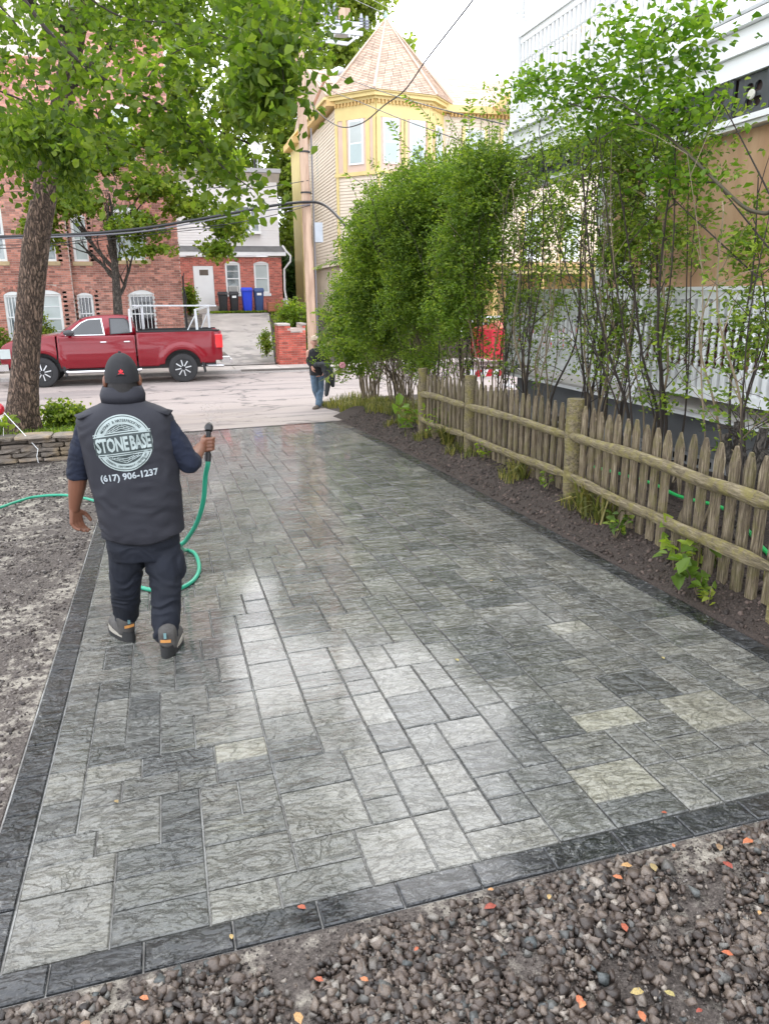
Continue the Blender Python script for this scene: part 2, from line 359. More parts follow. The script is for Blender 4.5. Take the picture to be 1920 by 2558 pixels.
# street
m, t, p, out = base_mat('worn_asphalt'); ROADM = m; co = coords(t)
a = noise(t, co, .35, 5, .6); b = noise(t, co, 120, 3, .7); pt = noise(t, coords(t, (.25, 1, 1)), 1.1, 5, .65)
c = ramp(t, b, [(.3, (.26, .215, .195)), (.7, (.42, .36, .33))]); c = mixc(t, ramp(t, pt, [(.40, (.65,)*3), (.5, (0,)*3)]), c, (.20, .175, .17))
vor = t.nodes.new('ShaderNodeTexVoronoi'); vor.feature = 'DISTANCE_TO_EDGE'; vor.inputs['Scale'].default_value = .55
wv = t.nodes.new('ShaderNodeVectorMath'); wv.operation = 'ADD'; n2 = t.nodes.new('ShaderNodeTexNoise'); n2.inputs['Scale'].default_value = 2.2; n2.inputs['Detail'].default_value = 6
cs = coords(t, (.55, 1, 1)); t.links.new(cs, n2.inputs[0]); t.links.new(cs, wv.inputs[0]); t.links.new(n2.outputs[1], wv.inputs[1]); t.links.new(wv.outputs[0], vor.inputs[0])
cr = ramp(t, vor.outputs[0], [(0, (1,)*3), (.012, (.6,)*3), (.022, (0,)*3)]); c = mixc(t, math_(t, 'MULTIPLY', cr, .8), c, (.06, .055, .055))
damp = ramp(t, noise(t, coords(t, (.5, 1, 1)), .45, 4, .5), [(.45, (.0,)*3), (.62, (1,)*3)])
sy = t.nodes.new('ShaderNodeSeparateXYZ'); tcy = t.nodes.new('ShaderNodeTexCoord'); t.links.new(tcy.outputs['Object'], sy.inputs[0])
near = ramp(t, math_(t, 'MULTIPLY', math_(t, 'SUBTRACT', sy.outputs[1], 13.6), .16), [(0, (1,)*3), (1, (0,)*3)])
wetf = math_(t, 'MULTIPLY', near, damp); c = mixc(t, math_(t, 'MULTIPLY', wetf, .45), c, (.19, .14, .10))
t.links.new(c, p.inputs['Base Color']); t.links.new(ramp(t, wetf, [(0, (.75,)*3), (1, (.3,)*3)]), p.inputs['Roughness'])
bump(t, math_(t, 'SUBTRACT', b, math_(t, 'MULTIPLY', cr, 1.5)), p, .5, .008)
grid('road', lin(-60, -4, 18)+lin(-3.9, 3.3, 24)+[3.4]+lin(3.5, 70, 20), lin(13.625, 18.2, 24)+lin(18.3, CURB, 16),
     lambda x, y: (T(x, y) if not (x > 3.45 and y < 18.2) else T(x, y)-.06)+.002, ROADM, kind='structure', label='worn pinkish asphalt street with cracks and patches')
CONC = M('concrete', (.50, .45, .41), .8, .12, 2, bmp=.3, bs=120, col2=(.38, .34, .31), c2s=.8)
GRANITE = M('granite', (.40, .37, .35), .75, .2, 30, bmp=.2)
zr = T(0, 20)
sw = MB(); x = -40.
side = link('sidewalk', MB().box(-60, 70, CURB+.16, WALK, zr, zr+.11).mesh(), M('sand_joint', (.2, .18, .16)), kind='structure', label='pale concrete sidewalk on the far side of the street')
while x < 44:
    if -9 < x < 14: MB().bev(x+.008, x+1.5, CURB+.165, WALK-.01, zr+.1, zr+.125, .006).build('slab', CONC, side)
    else: sw.bev(x+.008, x+1.5, CURB+.165, WALK-.01, zr+.1, zr+.125, .006)
    x += 1.508
sw.build('slab_run', CONC, side, kind='stuff')
curb = link('curb', MB().box(-60, 70, CURB, CURB+.15, zr-.1, zr+.06).mesh(), GRANITE, kind='structure', label='low granite kerb along the far sidewalk')
x = -12.
while x < 14:
    lo = .03 if 1.4 < x < 5 else .12
    MB().bev(x, x+1.79, CURB-.004, CURB+.154, zr-.1, zr+lo, .012).build('kerbstone', GRANITE, curb); x += 1.8
# the drive going uphill on the far side
m = M('old_asphalt', (.42, .38, .35), .85, .22, 1.2, bmp=.5, bs=90, bd=.02, col2=(.26, .24, .225), c2s=.7, c2w=(.5, .56))
def fl(y): return 1.3+.6*(y-27.3)/11
grid('uphill_driveway', lin(0, 1, 12), lin(27.3, 38.6, 30), lambda u, y: 0, m, kind='structure', label='cracked grey driveway climbing to the row house')
o = bpy.data.objects['uphill_driveway']
for vv in o.data.vertices:
    u, y = vv.co.x, vv.co.y; x = (1-u)*fl(y)+u*(3.72+1.35*(y-27.3)/11.3)
    vv.co.x = x; vv.co.z = G(x, y)+.03
# ---------------------------------------------------------------- driveway of pavers
PAVE, PAVED = M_paver('wet_slate_paver'), M_paver('charcoal_paver', True)
SAND = M('joint_sand', (.26, .25, .235), .8, .3, 30, bmp=.5, bs=200, col2=(.5, .5, .48), c2s=3)
drive = grid('driveway', lin(DX0, DX1, 14), lin(DY0, DY1, 60), lambda x, y: T(x, y)-.011, SAND, kind='structure', label='new driveway of wet grey slate-faced pavers edged in charcoal')
def slab(mb, x0, x1, y0, y1, b=.006):
    q = MB(); j = .0027; q.bev(x0+j, x1-j, y0+j, y1-j, -.05, 0, b*.75); dz = random.uniform(-.0015, .0018); tx = random.uniform(-.003, .003); ty = random.uniform(-.003, .003)
    cx, cy = (x0+x1)/2, (y0+y1)/2
    V = [(x, y, z+T(x, y)+dz+tx*(x-cx)+ty*(y-cy)) for x, y, z in q.v]
    mb.cur = random.random()*.92; mb.cur = random.uniform(.97, 1) if any(x1-x0 > .2 and x0 < a_ < x1 and y0 < b_ < y1 for a_, b_ in CREAMS) else mb.cur; mb.add(V, q.f)
CREAMS = [(-.41, 4.04), (-.52, 3.48), (.07, 2.96), (2.32, 2.71), (1.14, 3.43), (1.77, 2.73), (1.6, 2.26), (2.0, 3.6), (.5, 5.2)]
U = .07417; FX0, FX1, FY0, FY1 = -.60, 2.812, 2.005, 13.5; NX = 46; NY = int((FY1-FY0)/U)
sky_ = [0]*NX; pieces = []
prefs = [((4, 2), 6), ((4, 3), 4), ((4, 4), 2.5), ((2, 4), 3), ((3, 4), 3), ((3, 2), 5), ((2, 2), 3), ((3, 3), 3), ((2, 3), 3), ((5, 3), 1), ((5, 2), 1)]
while min(sky_) < NY:
    lo = min(sky_); i = sky_.index(lo); k = i
    while k < NX and sky_[k] == lo: k += 1
    wd = k-i; opt = [(s, w) for s, w in prefs if s[0] == wd or s[0] <= wd-2]
    if wd == 1: opt = [((1, 2), 1)]
    if not opt: opt = [((wd, 2), 1)]
    (w, h), = random.choices([s for s, _ in opt], [w for _, w in opt]); h = min(h, NY-lo)
    if NY-lo-h == 1: h += 1
    pieces.append((FX0+i*U, FX0+(i+w)*U, FY0+lo*U, FY0+(lo+h)*U))
    for q in range(i, i+w): sky_[q] = lo+h
pieces.sort(key=lambda q: q[2])
far_ = MB()
for n, q in enumerate(pieces):
    if n < 300: b_ = MB(); slab(b_, *q); b_.build('paver', PAVE, drive)
    else: slab(far_, *q)
far_.build('distant_pavers', PAVE, drive, kind='stuff')
def edge(x0, x1, y0, y1, along):
    L = .262; a, b = (x0, x1) if along == 0 else (y0, y1); n = round((b-a)/L); L = (b-a)/n
    for i in range(n):
        m_ = MB()
        if along == 0: slab(m_, a+i*L, a+(i+1)*L, y0, y1)
        else: slab(m_, x0, x1, a+i*L, a+(i+1)*L)
        m_.build('border_paver', PAVED, drive)
edge(DX0+.008, DX1-.008, DY0+.006, FY0-.002, 0); edge(DX0+.008, FX0-.002, FY0, FY1, 1); edge(FX1+.002, DX1-.008, FY0, FY1, 1); edge(DX0+.008, DX1-.008, FY1+.0, FY1+.11, 0)

# ---------------------------------------------------------------- loose stone, crumbs, fallen leaves
_t = (1+5**.5)/2
ICOV = np.array([(-1,_t,0),(1,_t,0),(-1,-_t,0),(1,-_t,0),(0,-1,_t),(0,1,_t),(0,-1,-_t),(0,1,-_t),(_t,0,-1),(_t,0,1),(-_t,0,-1),(-_t,0,1)])/1.9
ICOF = np.array([(0,11,5),(0,5,1),(0,1,7),(0,7,10),(0,10,11),(1,5,9),(5,11,4),(11,10,2),(10,7,6),(7,1,8),(3,9,4),(3,4,2),(3,2,6),(3,6,8),(3,8,9),(4,9,5),(2,4,11),(6,2,10),(8,6,7),(9,8,1)])
def rot_rand(n):
    q = rng.normal(size=(n, 4)); q /= np.linalg.norm(q, axis=1)[:, None]; w, x, y, z = q.T
    return np.stack([np.stack([1-2*(y*y+z*z), 2*(x*y-z*w), 2*(x*z+y*w)], 1), np.stack([2*(x*y+z*w), 1-2*(x*x+z*z), 2*(y*z-x*w)], 1), np.stack([2*(x*z-y*w), 2*(y*z+x*w), 1-2*(x*x+y*y)], 1)], 1)
CUBV = np.array([(x, y, z) for z in (-1, 1) for y in (-1, 1) for x in (-1, 1)])*.78
CUBF = np.array([(0,2,3),(0,3,1),(4,5,7),(4,7,6),(0,1,5),(0,5,4),(2,6,7),(2,7,3),(0,4,6),(0,6,2),(1,3,7),(1,7,5)])
def rocks(name, P, s, mat, **kw):
    if kw.pop('sharp', False):
        n = len(P); V = (CUBV[None]+rng.uniform(-.42, .42, (n, 8, 3)))*rng.uniform(.5, 1.15, (n, 1, 3))*np.asarray(s)[:, None, None]*.5; V = np.einsum('nij,nkj->nki', rot_rand(n), V)+P[:, None]
        return link(name, mesh_np(V.reshape(-1, 3), (CUBF[None]+(np.arange(n)*8)[:, None, None]).reshape(-1, 3), np.repeat(rng.random(n), 12)), mat, **kw)
    n = len(P); V = ICOV[None]*rng.uniform(.5, 1.35, (n, 12, 1))*rng.uniform(.45, 1.2, (n, 1, 3))*np.asarray(s)[:, None, None]*.5
    V = np.einsum('nij,nkj->nki', rot_rand(n), V)+P[:, None]
    F = ICOF[None]+(np.arange(n)*12)[:, None, None]
    return link(name, mesh_np(V.reshape(-1, 3), F.reshape(-1, 3), np.repeat(rng.random(n), 20)), mat, **kw)
def m_rock(name, stops, rough=.55):
    m, t, p, out = base_mat(name); r = rnd_out(t); c = ramp(t, r, stops); g = noise(t, coords(t), 220, 3, .7)
    c = mixc(t, 1.0, c, ramp(t, g, [(.3, (.6,)*3), (.7, (1.45,)*3)]), 'MULTIPLY')
    t.links.new(c, p.inputs['Base Color']); p.inputs['Roughness'].default_value = rough; bump(t, g, p, .4, .003); return m
STN = m_rock('crushed_stone', [(0, (.022, .018, .016)), (.3, (.062, .045, .036)), (.6, (.11, .083, .066)), (.8, (.17, .135, .108)), (.88, (.06, .068, .068)), (.94, (.28, .24, .20)), (1, (.08, .06, .05))], .42)
CRB = m_rock('soil_crumb', [(0, (.02, .014, .011)), (.6, (.05, .035, .027)), (1, (.12, .085, .07))], .75)
CRL = m_rock('gravel_crumb', [(0, (.022, .017, .015)), (.5, (.065, .051, .044)), (.85, (.13, .11, .095)), (1, (.25, .22, .20))], .6)
def pts(n, x0, x1, y0, y1, f=fg, keep=None, dz=0):
    x = rng.uniform(x0, x1, n*3); y = rng.uniform(y0, y1, n*3); ok = np.ones(n*3, bool) if keep is None else keep(x, y)
    x, y = x[ok][:n], y[ok][:n]; return np.stack([x, y, np.array([f(a, b) for a, b in zip(x, y)])+dz], 1)
def sandy(x, y): return np.array([mnoise.noise(Vector((a*2.3, b*2.3, 9)))+.35*mnoise.noise(Vector((a*8, b*8, 2))) for a, b in zip(x, y)])
P = pts(22000, -1.1, 2.6, 1.1, 1.865, keep=lambda x, y: (sandy(x, y)+rng.normal(0, .14, len(x)) < .12)); s_ = .007+.026*rng.random(len(P))**2.2; P[:, 2] += s_*.22+rng.uniform(0, .010, len(P))*(P[:, 1] < 1.8)
kp = P[:, 1] < 1.862-s_*.5; P = P[kp]; s_ = s_[kp]; rocks('crushed_stone', P, s_*1.15, STN, sharp=True, kind='stuff', label='brown and grey crushed stone heaped against the near charcoal edge')
P = pts(11000, -1.1, 2.6, 1.1, 1.87, dz=.002); rocks('stone_grit', P, rng.uniform(.003, .011, len(P)), CRL, kind='stuff', label='fine grit and sand between the crushed stones')
P = pts(9000, -2.6, -.76, 2.0, 7.0); rocks('gravel', P, rng.uniform(.005, .024, len(P)), CRL, sharp=True, kind='stuff', label='loose grey gravel beside the left charcoal edge')
P = pts(5000, -4.2, -.76, 6.5, 11.3); rocks('distant_gravel', P, rng.uniform(.012, .034, len(P)), CRL, sharp=True, kind='stuff', label='coarser gravel before the stacked stone wall')
P = pts(9000, 2.965, 3.6, 2.6, 13.6); rocks('soil_crumbs', P, .006+.03*rng.random(len(P))**2, CRB, sharp=True, kind='stuff', label='crumbly dark soil banked between the driveway and the picket fence')
P = pts(5000, 3.5, 5, 2.6, 11); rocks('mulch', P, rng.uniform(.012, .035, len(P)), CRB, kind='stuff', label='bark mulch and stones behind the picket fence')
LF = m_rock('fallen_leaf', [(0, (.22, .04, .025)), (.3, (.36, .10, .04)), (.6, (.42, .19, .08)), (.85, (.30, .25, .09)), (1, (.18, .10, .06))], .6)
def flat_leaves(P, s):
    n = len(P); base = np.array([(-.5, 0, 0), (-.15, -.3, .12), (.25, -.22, .1), (.5, 0, 0), (.25, .24, .16), (-.15, .28, .1)])
    a = rng.uniform(0, 6.28, n); c, q = np.cos(a), np.sin(a); z = np.zeros(n); R = np.stack([np.stack([c, -q, z], 1), np.stack([q, c, z], 1), np.stack([z, z, z+1], 1)], 1)
    V = np.einsum('nij,kj->nki', R, base)*np.asarray(s)[:, None, None]+P[:, None]; F = np.array([(0, 1, 5), (1, 2, 4), (1, 4, 5), (2, 3, 4)])[None]+(np.arange(n)*6)[:, None, None]
    return V.reshape(-1, 3), F.reshape(-1, 3)
P = pts(52, -.9, 2.6, 1.2, 1.84, dz=.032); V, F = flat_leaves(P, rng.uniform(.018, .045, len(P)))
link('fallen_leaves', mesh_np(V, F, np.repeat(rng.random(len(P)), 4)), LF, kind='stuff', label='small orange and red fallen leaves lying on the crushed stone')
P = np.array([(x, y, T(x, y)+.004) for x, y in ((.27, 1.98), (-.32, 2.75), (1.35, 3.45), (2.0, 4.5), (.05, 1.93), (1.6, 2.02), (.9, 6.6), (3.2, 5.2), (2.35, 3.1))]); P[7, 2] = fg(3.2, 5.2)+.02
V, F = flat_leaves(P, rng.uniform(.02, .034, len(P))); link('driveway_leaves', mesh_np(V, F, np.repeat(rng.random(len(P))*.5, 4)), LF, kind='stuff', label='a few red and tan leaves fallen on the wet pavers')

# ---------------------------------------------------------------- foliage tools
def leaf_mesh(C, size, up=.35, fold=.18, wide=.42, k6=True, droop=0):
    """C (n,3) leaf centres, size (n,) -> V, F, faces per leaf"""
    n = len(C); d = rng.normal(size=(n, 3)); d[:, 2] = d[:, 2]*.55-droop; d /= np.linalg.norm(d, axis=1)[:, None]
    nn = rng.normal(size=(n, 3)); nn[:, 2] += up*3; nn -= d*(nn*d).sum(1)[:, None]; nn /= np.linalg.norm(nn, axis=1)[:, None]; s = np.cross(nn, d)
    if k6: base = np.array([(-.5, 0, 0), (-.12, -wide, fold), (.28, -wide*.62, fold*.6), (.55, 0, -.05), (.28, wide*.62, fold*.6), (-.12, wide, fold)]); F = np.array([(0, 1, 2, 3), (0, 3, 4, 5)])
    else: base = np.array([(-.5, 0, 0), (.05, -wide, fold), (.5, 0, 0), (.05, wide, fold)]); F = np.array([(0, 1, 2, 3)])
    V = (base[None, :, 0, None]*d[:, None]+base[None, :, 1, None]*s[:, None]+base[None, :, 2, None]*nn[:, None])*np.asarray(size)[:, None, None]+C[:, None]
    return V.reshape(-1, 3), (F[None]+(np.arange(n)*len(base))[:, None, None]).reshape(-1, 4), len(F)
def foliage(name, C, size, mat, parent=None, up=.35, k6=True, wide=.42, droop=0, tone=None, **kw):
    C = np.asarray(C); sz = rng.uniform(size*.7, size*1.3, len(C)); V, F, k = leaf_mesh(C, sz, up, wide=wide, k6=k6, droop=droop)
    r = rng.random(len(C)) if tone is None else np.clip(tone+rng.normal(0, .16, len(C)), 0, .999)
    return link(name, mesh_np(V, F, np.repeat(r, k)), mat, parent, **kw)
def sprays(centers, radii, n, per, spread):
    """leaf centres gathered in short sprays scattered through ellipsoids: light and dark clumps with gaps"""
    centers = np.asarray(centers, float); radii = np.asarray(radii, float); vol = radii.prod(1); pick = rng.choice(len(centers), n, p=vol/vol.sum())
    d = rng.normal(size=(n, 3)); d /= np.linalg.norm(d, axis=1)[:, None]; rr = rng.random((n, 1))**.5*np.where(rng.random((n, 1)) < .14, rng.uniform(1.05, 1.4, (n, 1)), 1)
    c = centers[pick]+d*rr*radii[pick]; ax = rng.normal(size=(n, 3)); ax[:, 2] *= .5; ax += d*.9; ax /= np.linalg.norm(ax, axis=1)[:, None]
    tt = rng.random((n, per, 1)); P = c[:, None]+ax[:, None]*(tt-.5)*spread*2+rng.normal(size=(n, per, 3))*spread*.28
    return P.reshape(-1, 3), np.repeat(rng.random(n), per)
def branch(mb, p, d, L, r, depth, up=.1, wob=.25, n=5, tips=None, split=3, sides=6):
    pts_ = [Vector(p)]; rs = [r]; d = Vector(d).normalized()
    for i in range(n):
        d = (d+Vector((random.uniform(-1, 1), random.uniform(-1, 1), random.uniform(-.6, .8)))*wob+Vector((0, 0, up))).normalized()
        pts_.append(pts_[-1]+d*L/n); rs.append(r*(1-.65*(i+1)/n))
    mb.tube(pts_, rs, sides if depth > 0 else 4, cap=False)
    if tips is not None: tips += [tuple(q) for q in pts_[1:]]
    if depth > 0:
        for _ in range(split):
            i = random.randint(max(1, n//2-1), n-1); dd = (d+Vector((random.uniform(-1, 1), random.uniform(-1, 1), random.uniform(-.5, .7)))*.9)
            branch(mb, pts_[i], dd, L*random.uniform(.5, .75), rs[i]*.6, depth-1, up, wob, n, tips, split, sides)
# ---------------------------------------------------------------- picket fence
WOOD, RAILM = M_wood('weathered_grey_wood'), M_rail('mossy_split_rail')
fence = thing('picket_fence', 'weathered mossy wooden picket fence with split rails beside the driveway', 'fence', (3.4, 7, 0))
def fx(y): return float(np.interp(y, [2, 3.31, 5.94, 8.48, 10.2], [3.08, 3.17, 3.38, 3.43, 3.42]))
POSTS = [(10.2, .80, .07), (8.48, .865, .072), (5.94, .91, .076), (3.2, .95, .08)]
for y, zt, r in POSTS:
    x = fx(y); z0 = fg(x, y)-.15; q = MB(); q.tube([(x+random.uniform(-.006, .006), y, z0+(zt-z0)*k/6) for k in range(7)], [r*random.uniform(.94, 1.06) for _ in range(7)], 14)
    q.build('post', RAILM if r > .065 else WOOD, fence, smooth=True)
for (ya, _, ra), (yb, _, rb) in zip(POSTS[:-1], POSTS[1:]):
    for zr_ in (.585, .20):
        q = MB(); P_ = []; rs = []
        for k in range(13):
            y = ya+(yb-ya)*k/12; zg = .5*(fg(fx(ya), ya)+fg(fx(yb), yb)); sl = .02 if zr_ > .3 else 0
            P_.append((fx(y)-.055+random.uniform(-.003, .003), y+(.0 if 0 < k < 12 else (.03 if k else -.03)), np.interp(y, [3.2, 10.2], [.12, -.10])+zr_+.008*math.sin(k*.5+zr_*9)-sl+random.uniform(-.004, .004))); rs.append(.042*(.6 if k in (0, 12) else random.uniform(.88, 1.12)))
        q.tube(P_, rs, 8); q.v = [(fx(y)-.055+(x-fx(y)+.055)*(.72 if x < fx(y)-.055 else .5), y+random.uniform(-.004, .004), z+random.uniform(-.005, .005)) for x, y, z in q.v]
        q.build('rail', RAILM, fence, smooth=True)
for a in range(3):
    ya, yb = POSTS[a][0], POSTS[a+1][0]; n = max(3, round((ya-yb)/.142))
    for k in range(1, n):
        y = ya+(yb-ya)*k/n+random.uniform(-.008, .008); x = fx(y)+.012+random.uniform(-.003, .003); w = random.uniform(.035, .042); tk = .019
        zt = np.interp(y, [3.2, 5.9, 8.5, 10.2], [.91, .86, .80, .73])+random.uniform(-.015, .015); zb = fg(x, y)-.03+random.uniform(0, .05); ln = random.uniform(-.02, .02); h = .10
        broken = a == 2 and k == 11
        pl = [(y-w, zb), (y-w*.98, zt-h), (y-w*.62, zt-h*.45), (y-w*.2, zt-.004), (y+w*.2, zt), (y+w*.62, zt-h*.45), (y+w, zt-h), (y+w, zb)]
        if broken: pl = [(y-w, zt-.42), (y-w, zt-h), (y, zt), (y+w, zt-h), (y+w, zt-.36), (y, zt-.30)]
        q = MB(); q.prism(pl, 0, x, x+tk); q.v = [(px+(pz-zb)*ln*.5, py+(pz-zb)*ln, pz) for px, py, pz in q.v]; q.build('picket', WOOD, fence)
        if broken:
            q = MB(); q.prism([(y-w, zb), (y-w*.9, zb+.34), (y+.01, zb+.40), (y+w, zb+.30), (y+w, zb)], 0, x+.01, x+.03); q.v = [(px, py+(pz-zb)*-.35, pz) for px, py, pz in q.v]; q.build('picket', WOOD, fence, label='snapped lower half of a picket')
for _ in range(3):   # last pickets past the nearest post
    y = 3.2-.14*(_+1); x = fx(y)+.012; q = MB(); q.prism([(y-.04, 0), (y-.04, .76), (y, .87), (y+.04, .76), (y+.04, 0)], 0, x, x+.02); q.build('picket', WOOD, fence)
for zr_ in (.60, .17):
    q = MB(); q.tube([(fx(3.2)-.05, 3.17, .12+zr_), (fx(2.6)-.05, 2.6, .14+zr_)], .045, 8); q.build('rail', RAILM, fence, smooth=True)
# ---------------------------------------------------------------- the porch house beside the driveway
GREYST = M('grey_stucco', (.13, .135, .14), .85, .12, 3, bmp=.2, bs=80)
GREYSD = M('grey_green_siding', (.33, .335, .30), .7, .06, 2)
LATT = M('lattice_paint', (.27, .275, .28), .7, .1, 3)
PANEL = M('charcoal_frieze_paint', (.055, .06, .065), .5, .15, 3); DARKW = M('dark_red_frieze_backing', (.035, .02, .018), .6, .15, 3)
PLY = M('plywood', (.42, .25, .14), .75, .12, 2.2, bmp=.15, bs=30, col2=(.50, .32, .19), c2s=.9, sc=(1, 3.5, .5))
DECK = M('deck_board', (.42, .40, .37), .7, .15, 3)
ph = thing('porch_house', 'white two-storey porch house with turned balusters and boarded-up opening behind the fence', 'house', (6, 5, 0))
PX, YE, YN = 5.0, 10.85, -1.0
MB().box(PX+.1, PX+.22, YN, YE-.1, .20, .60).build('foundation_panel', GREYST, ph)
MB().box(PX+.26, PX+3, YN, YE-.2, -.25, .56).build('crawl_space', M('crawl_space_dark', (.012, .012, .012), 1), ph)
for z0, z1 in ((.155, .20), (-.24, -.19), (.06, .085), (-.03, -.005), (-.12, -.095)):
    MB().box(PX+.12, PX+.135, YN, YE-.1, z0, z1).build('lattice_rail', LATT, ph)
y = 2.4
while y < YE-.1:
    MB().box(PX+.137, PX+.15, y, y+.035, -.2, .16).build('lattice_slat', LATT, ph); y += .095
# porch floor
MB().box(PX-.06, PX+2.2, YN, YE+.06, .60, .645).build('floor_edge', WHITE, ph)
q = MB(); q.box(PX-.085, PX+2.2, YN, YE+.085, .647, .675); q.build('porch_floor', DECK, ph)
MB().box(PX+2.2, PX+6, YN, YE-.5, -.3, 9.5).build('inner_wall', GREYSD, ph)
for k in range(78):
    z = .68+k*.115; q = MB(); q.prism([(PX+2.165, z), (PX+2.195, z), (PX+2.195, z+.12), (PX+2.187, z+.12)], 1, 2.2, YE-.52)
    if z < 2.9 or z > 4.0: q.build('siding_board', GREYSD, ph)
balmesh = {}
def baluster(z0, z1, key):
    """turned baluster between two heights: square ends, vase and ring turnings"""
    if key not in balmesh:
        h = z1-z0; q = MB(); s = .027; q.box(-s, s, -s, s, 0, h*.24); q.box(-s, s, -s, s, h*.745, h)
        pr = [(.016, .24), (.020, .25), (.026, .262), (.026, .272), (.017, .285), (.016, .295), (.024, .315), (.029, .335), (.029, .352), (.019, .372), (.018, .382), (.0225, .42), (.024, .52), (.0265, .60), (.0265, .64), (.019, .665), (.017, .672), (.027, .69), (.027, .705), (.016, .722), (.02, .74), (.02, .746)]
        q.lathe([(r, v_*h) for r, v_ in pr], n=12); balmesh[key] = q.mesh(True); balmesh[key].materials.append(WHITE)
    return balmesh[key]
def rail_run(a, b, z0, z1, key, sp=.107, par=None, thick=.05):
    """bottom rail, balusters, subrail and moulded cap from a to b"""
    a = Vector(a); b = Vector(b); L = (b-a).length; d = (b-a)/L; nx = Vector((-d.y, d.x))
    def bar(w, lo, hi, name):
        P_ = [a-nx*w, b-nx*w, b+nx*w, a+nx*w]; q = MB(); q.prism([(v_.x, v_.y) for v_ in P_], 2, lo, hi); q.build(name, WHITE, par)
    bar(.035, z0, z0+.09, 'bottom_rail'); bar(.032, z1-.115, z1-.036, 'sub_rail'); bar(.055, z1-.034, z1, 'top_rail')
    n = int(L/sp); me = baluster(z0+.09, z1-.115, key)
    for i in range(n):
        p_ = a+d*(i+.5)*(L/n); link('baluster', me, None, par, loc=(p_.x, p_.y, z0+.09))
rail_run((PX, YE-.12), (PX, 8.45), .79, 1.83, 'lower', par=ph); rail_run((PX, 8.3), (PX, 2.2), .79, 1.83, 'lower', par=ph)
rail_run((PX+.14, YE), (PX+2.1, YE), .79, 1.83, 'lower', par=ph)
# newel with a knob cap, porch column, lower columns
def column(x, y, z0, z1, w=.075, name='column', sq=(0.3, .25)):
    q = MB(); h = z1-z0; a_ = z0+h*sq[0]; b_ = z1-h*sq[1]
    q.box(x-w, x+w, y-w, y+w, z0, a_); q.box(x-w, x+w, y-w, y+w, b_, z1)
    q.lathe([(w*.8, a_), (w*.95, a_+.03), (w*.7, a_+.06), (w*.9, a_+.09), (w*.72, a_+.14), (w*.95, a_+.3), (w*.95, b_-.3), (w*.7, b_-.14), (w*.95, b_-.1), (w*.75, b_-.05), (w*.8, b_)], (x, y, 0), 16)
    return q.build(name, WHITE, ph, smooth=True)
q = MB(); q.bev(PX-.07, PX+.07, YE-.1, YE+.04, .66, 1.95, .01); q.build('newel_post', WHITE, ph)
column(PX, 8.38, .66, 3.15); column(PX, 7.5, .66, 3.15, .05)
q = MB(); q.box(PX-.04, PX+.04, 7.86, 7.94, 1.82, 1.98); q.sphere((PX, 7.9, 2.04), .075, 14, 10); q.build('newel_ball', WHITE, ph, smooth=True)
MB().box(PX+.06, PX+.078, 4.85, 8.28, 1.80, 3.14).build('plywood_sheet', PLY, ph); MB().box(PX+.062, PX+.08, 2.2, 4.845, 1.80, 3.14).build('plywood_sheet', PLY, ph)
# frieze of cut-out panels
MB().box(PX+.05, PX+.09, 2.2, YE, 3.22, 3.6).build('frieze_backing', DARKW, ph)
MB().box(PX-.03, PX+.12, YN, YE+.03, 3.15, 3.185).build('frieze_rail', WHITE, ph); MB().box(PX-.055, PX+.12, YN, YE+.055, 3.187, 3.235).build('frieze_moulding', WHITE, ph)
def frieze(y0):
    w = .40; q = MB(); cy, cz = y0+w/2, 3.40
    # a slab with four petal-shaped openings, built as a ring of quads
    n = 48; V = []; F = []
    for k in range(n):
        t_ = 2*math.pi*k/n; c, s_ = math.cos(t_), math.sin(t_); ro = min((w/2-.005)/max(abs(c), 1e-6), .16/max(abs(s_), 1e-6)); ri = .042+.080*abs(math.sin(2*t_))**.6
        V += [(PX+.02, cy+c*ro, cz+s_*ro), (PX+.02, cy+c*ri, cz+s_*ri), (PX+.045, cy+c*ro, cz+s_*ro), (PX+.045, cy+c*ri, cz+s_*ri)]
    for k in range(n):
        a_, b_ = 4*k, 4*((k+1) % n); F += [(a_, b_, b_+1, a_+1), (a_+1, b_+1, b_+3, a_+3), (a_, a_+2, b_+2, b_)]
    q.add(V, F); q.box(PX+.022, PX+.044, cy-.17, cy+.17, cz-.018, cz+.018); q.build('frieze_panel', PANEL, ph)
    q = MB(); q.lathe([(.001, 0), (.035, .0), (.042, .012), (.036, .024)], (PX-.012, cy, cz), 16, axis=0); q.build('rosette', M_ROS, ph, smooth=True)
    MB().box(PX-.005, PX+.02, y0-.024, y0+.024, 3.236, 3.565).build('frieze_bracket', PANEL, ph)
M_ROS = M('cream_rosette', (.62, .60, .52), .5, .1)
y = 3.2
while y < YE-.45: frieze(y+.03); y += .455
# upper floor: fascia boards, deck, balustrade, columns
MB().box(PX-.02, PX+2.2, YN, YE+.02, 3.57, 3.735).build('lower_fascia', WHITE, ph)
MB().box(PX-.06, PX+2.2, YN, YE+.06, 3.738, 3.762).build('drip_moulding', WHITE, ph)
MB().box(PX-.035, PX+2.2, YN, YE+.035, 3.765, 3.93).build('upper_fascia', WHITE, ph)
MB().box(PX-.10, PX+2.2, YN, YE+.10, 3.935, 4.01).build('cornice', WHITE, ph)
rail_run((PX, YE-.1), (PX, 7.35), 4.08, 5.12, 'upper', par=ph, sp=.105); rail_run((PX, 7.1), (PX, 3.2), 4.08, 5.12, 'upper', par=ph, sp=.105)
rail_run((PX+.12, YE), (PX+2.1, YE), 4.08, 5.12, 'upper', par=ph)
column(PX, YE, 4.012, 7.2, .075, sq=(.41, .1)); column(PX, 7.22, 4.012, 7.2, .1, sq=(.5, .1))
MB().box(PX-.3, PX+6, YN, YE+.3, 7.2, 7.45).build('roof', WHITE, ph)
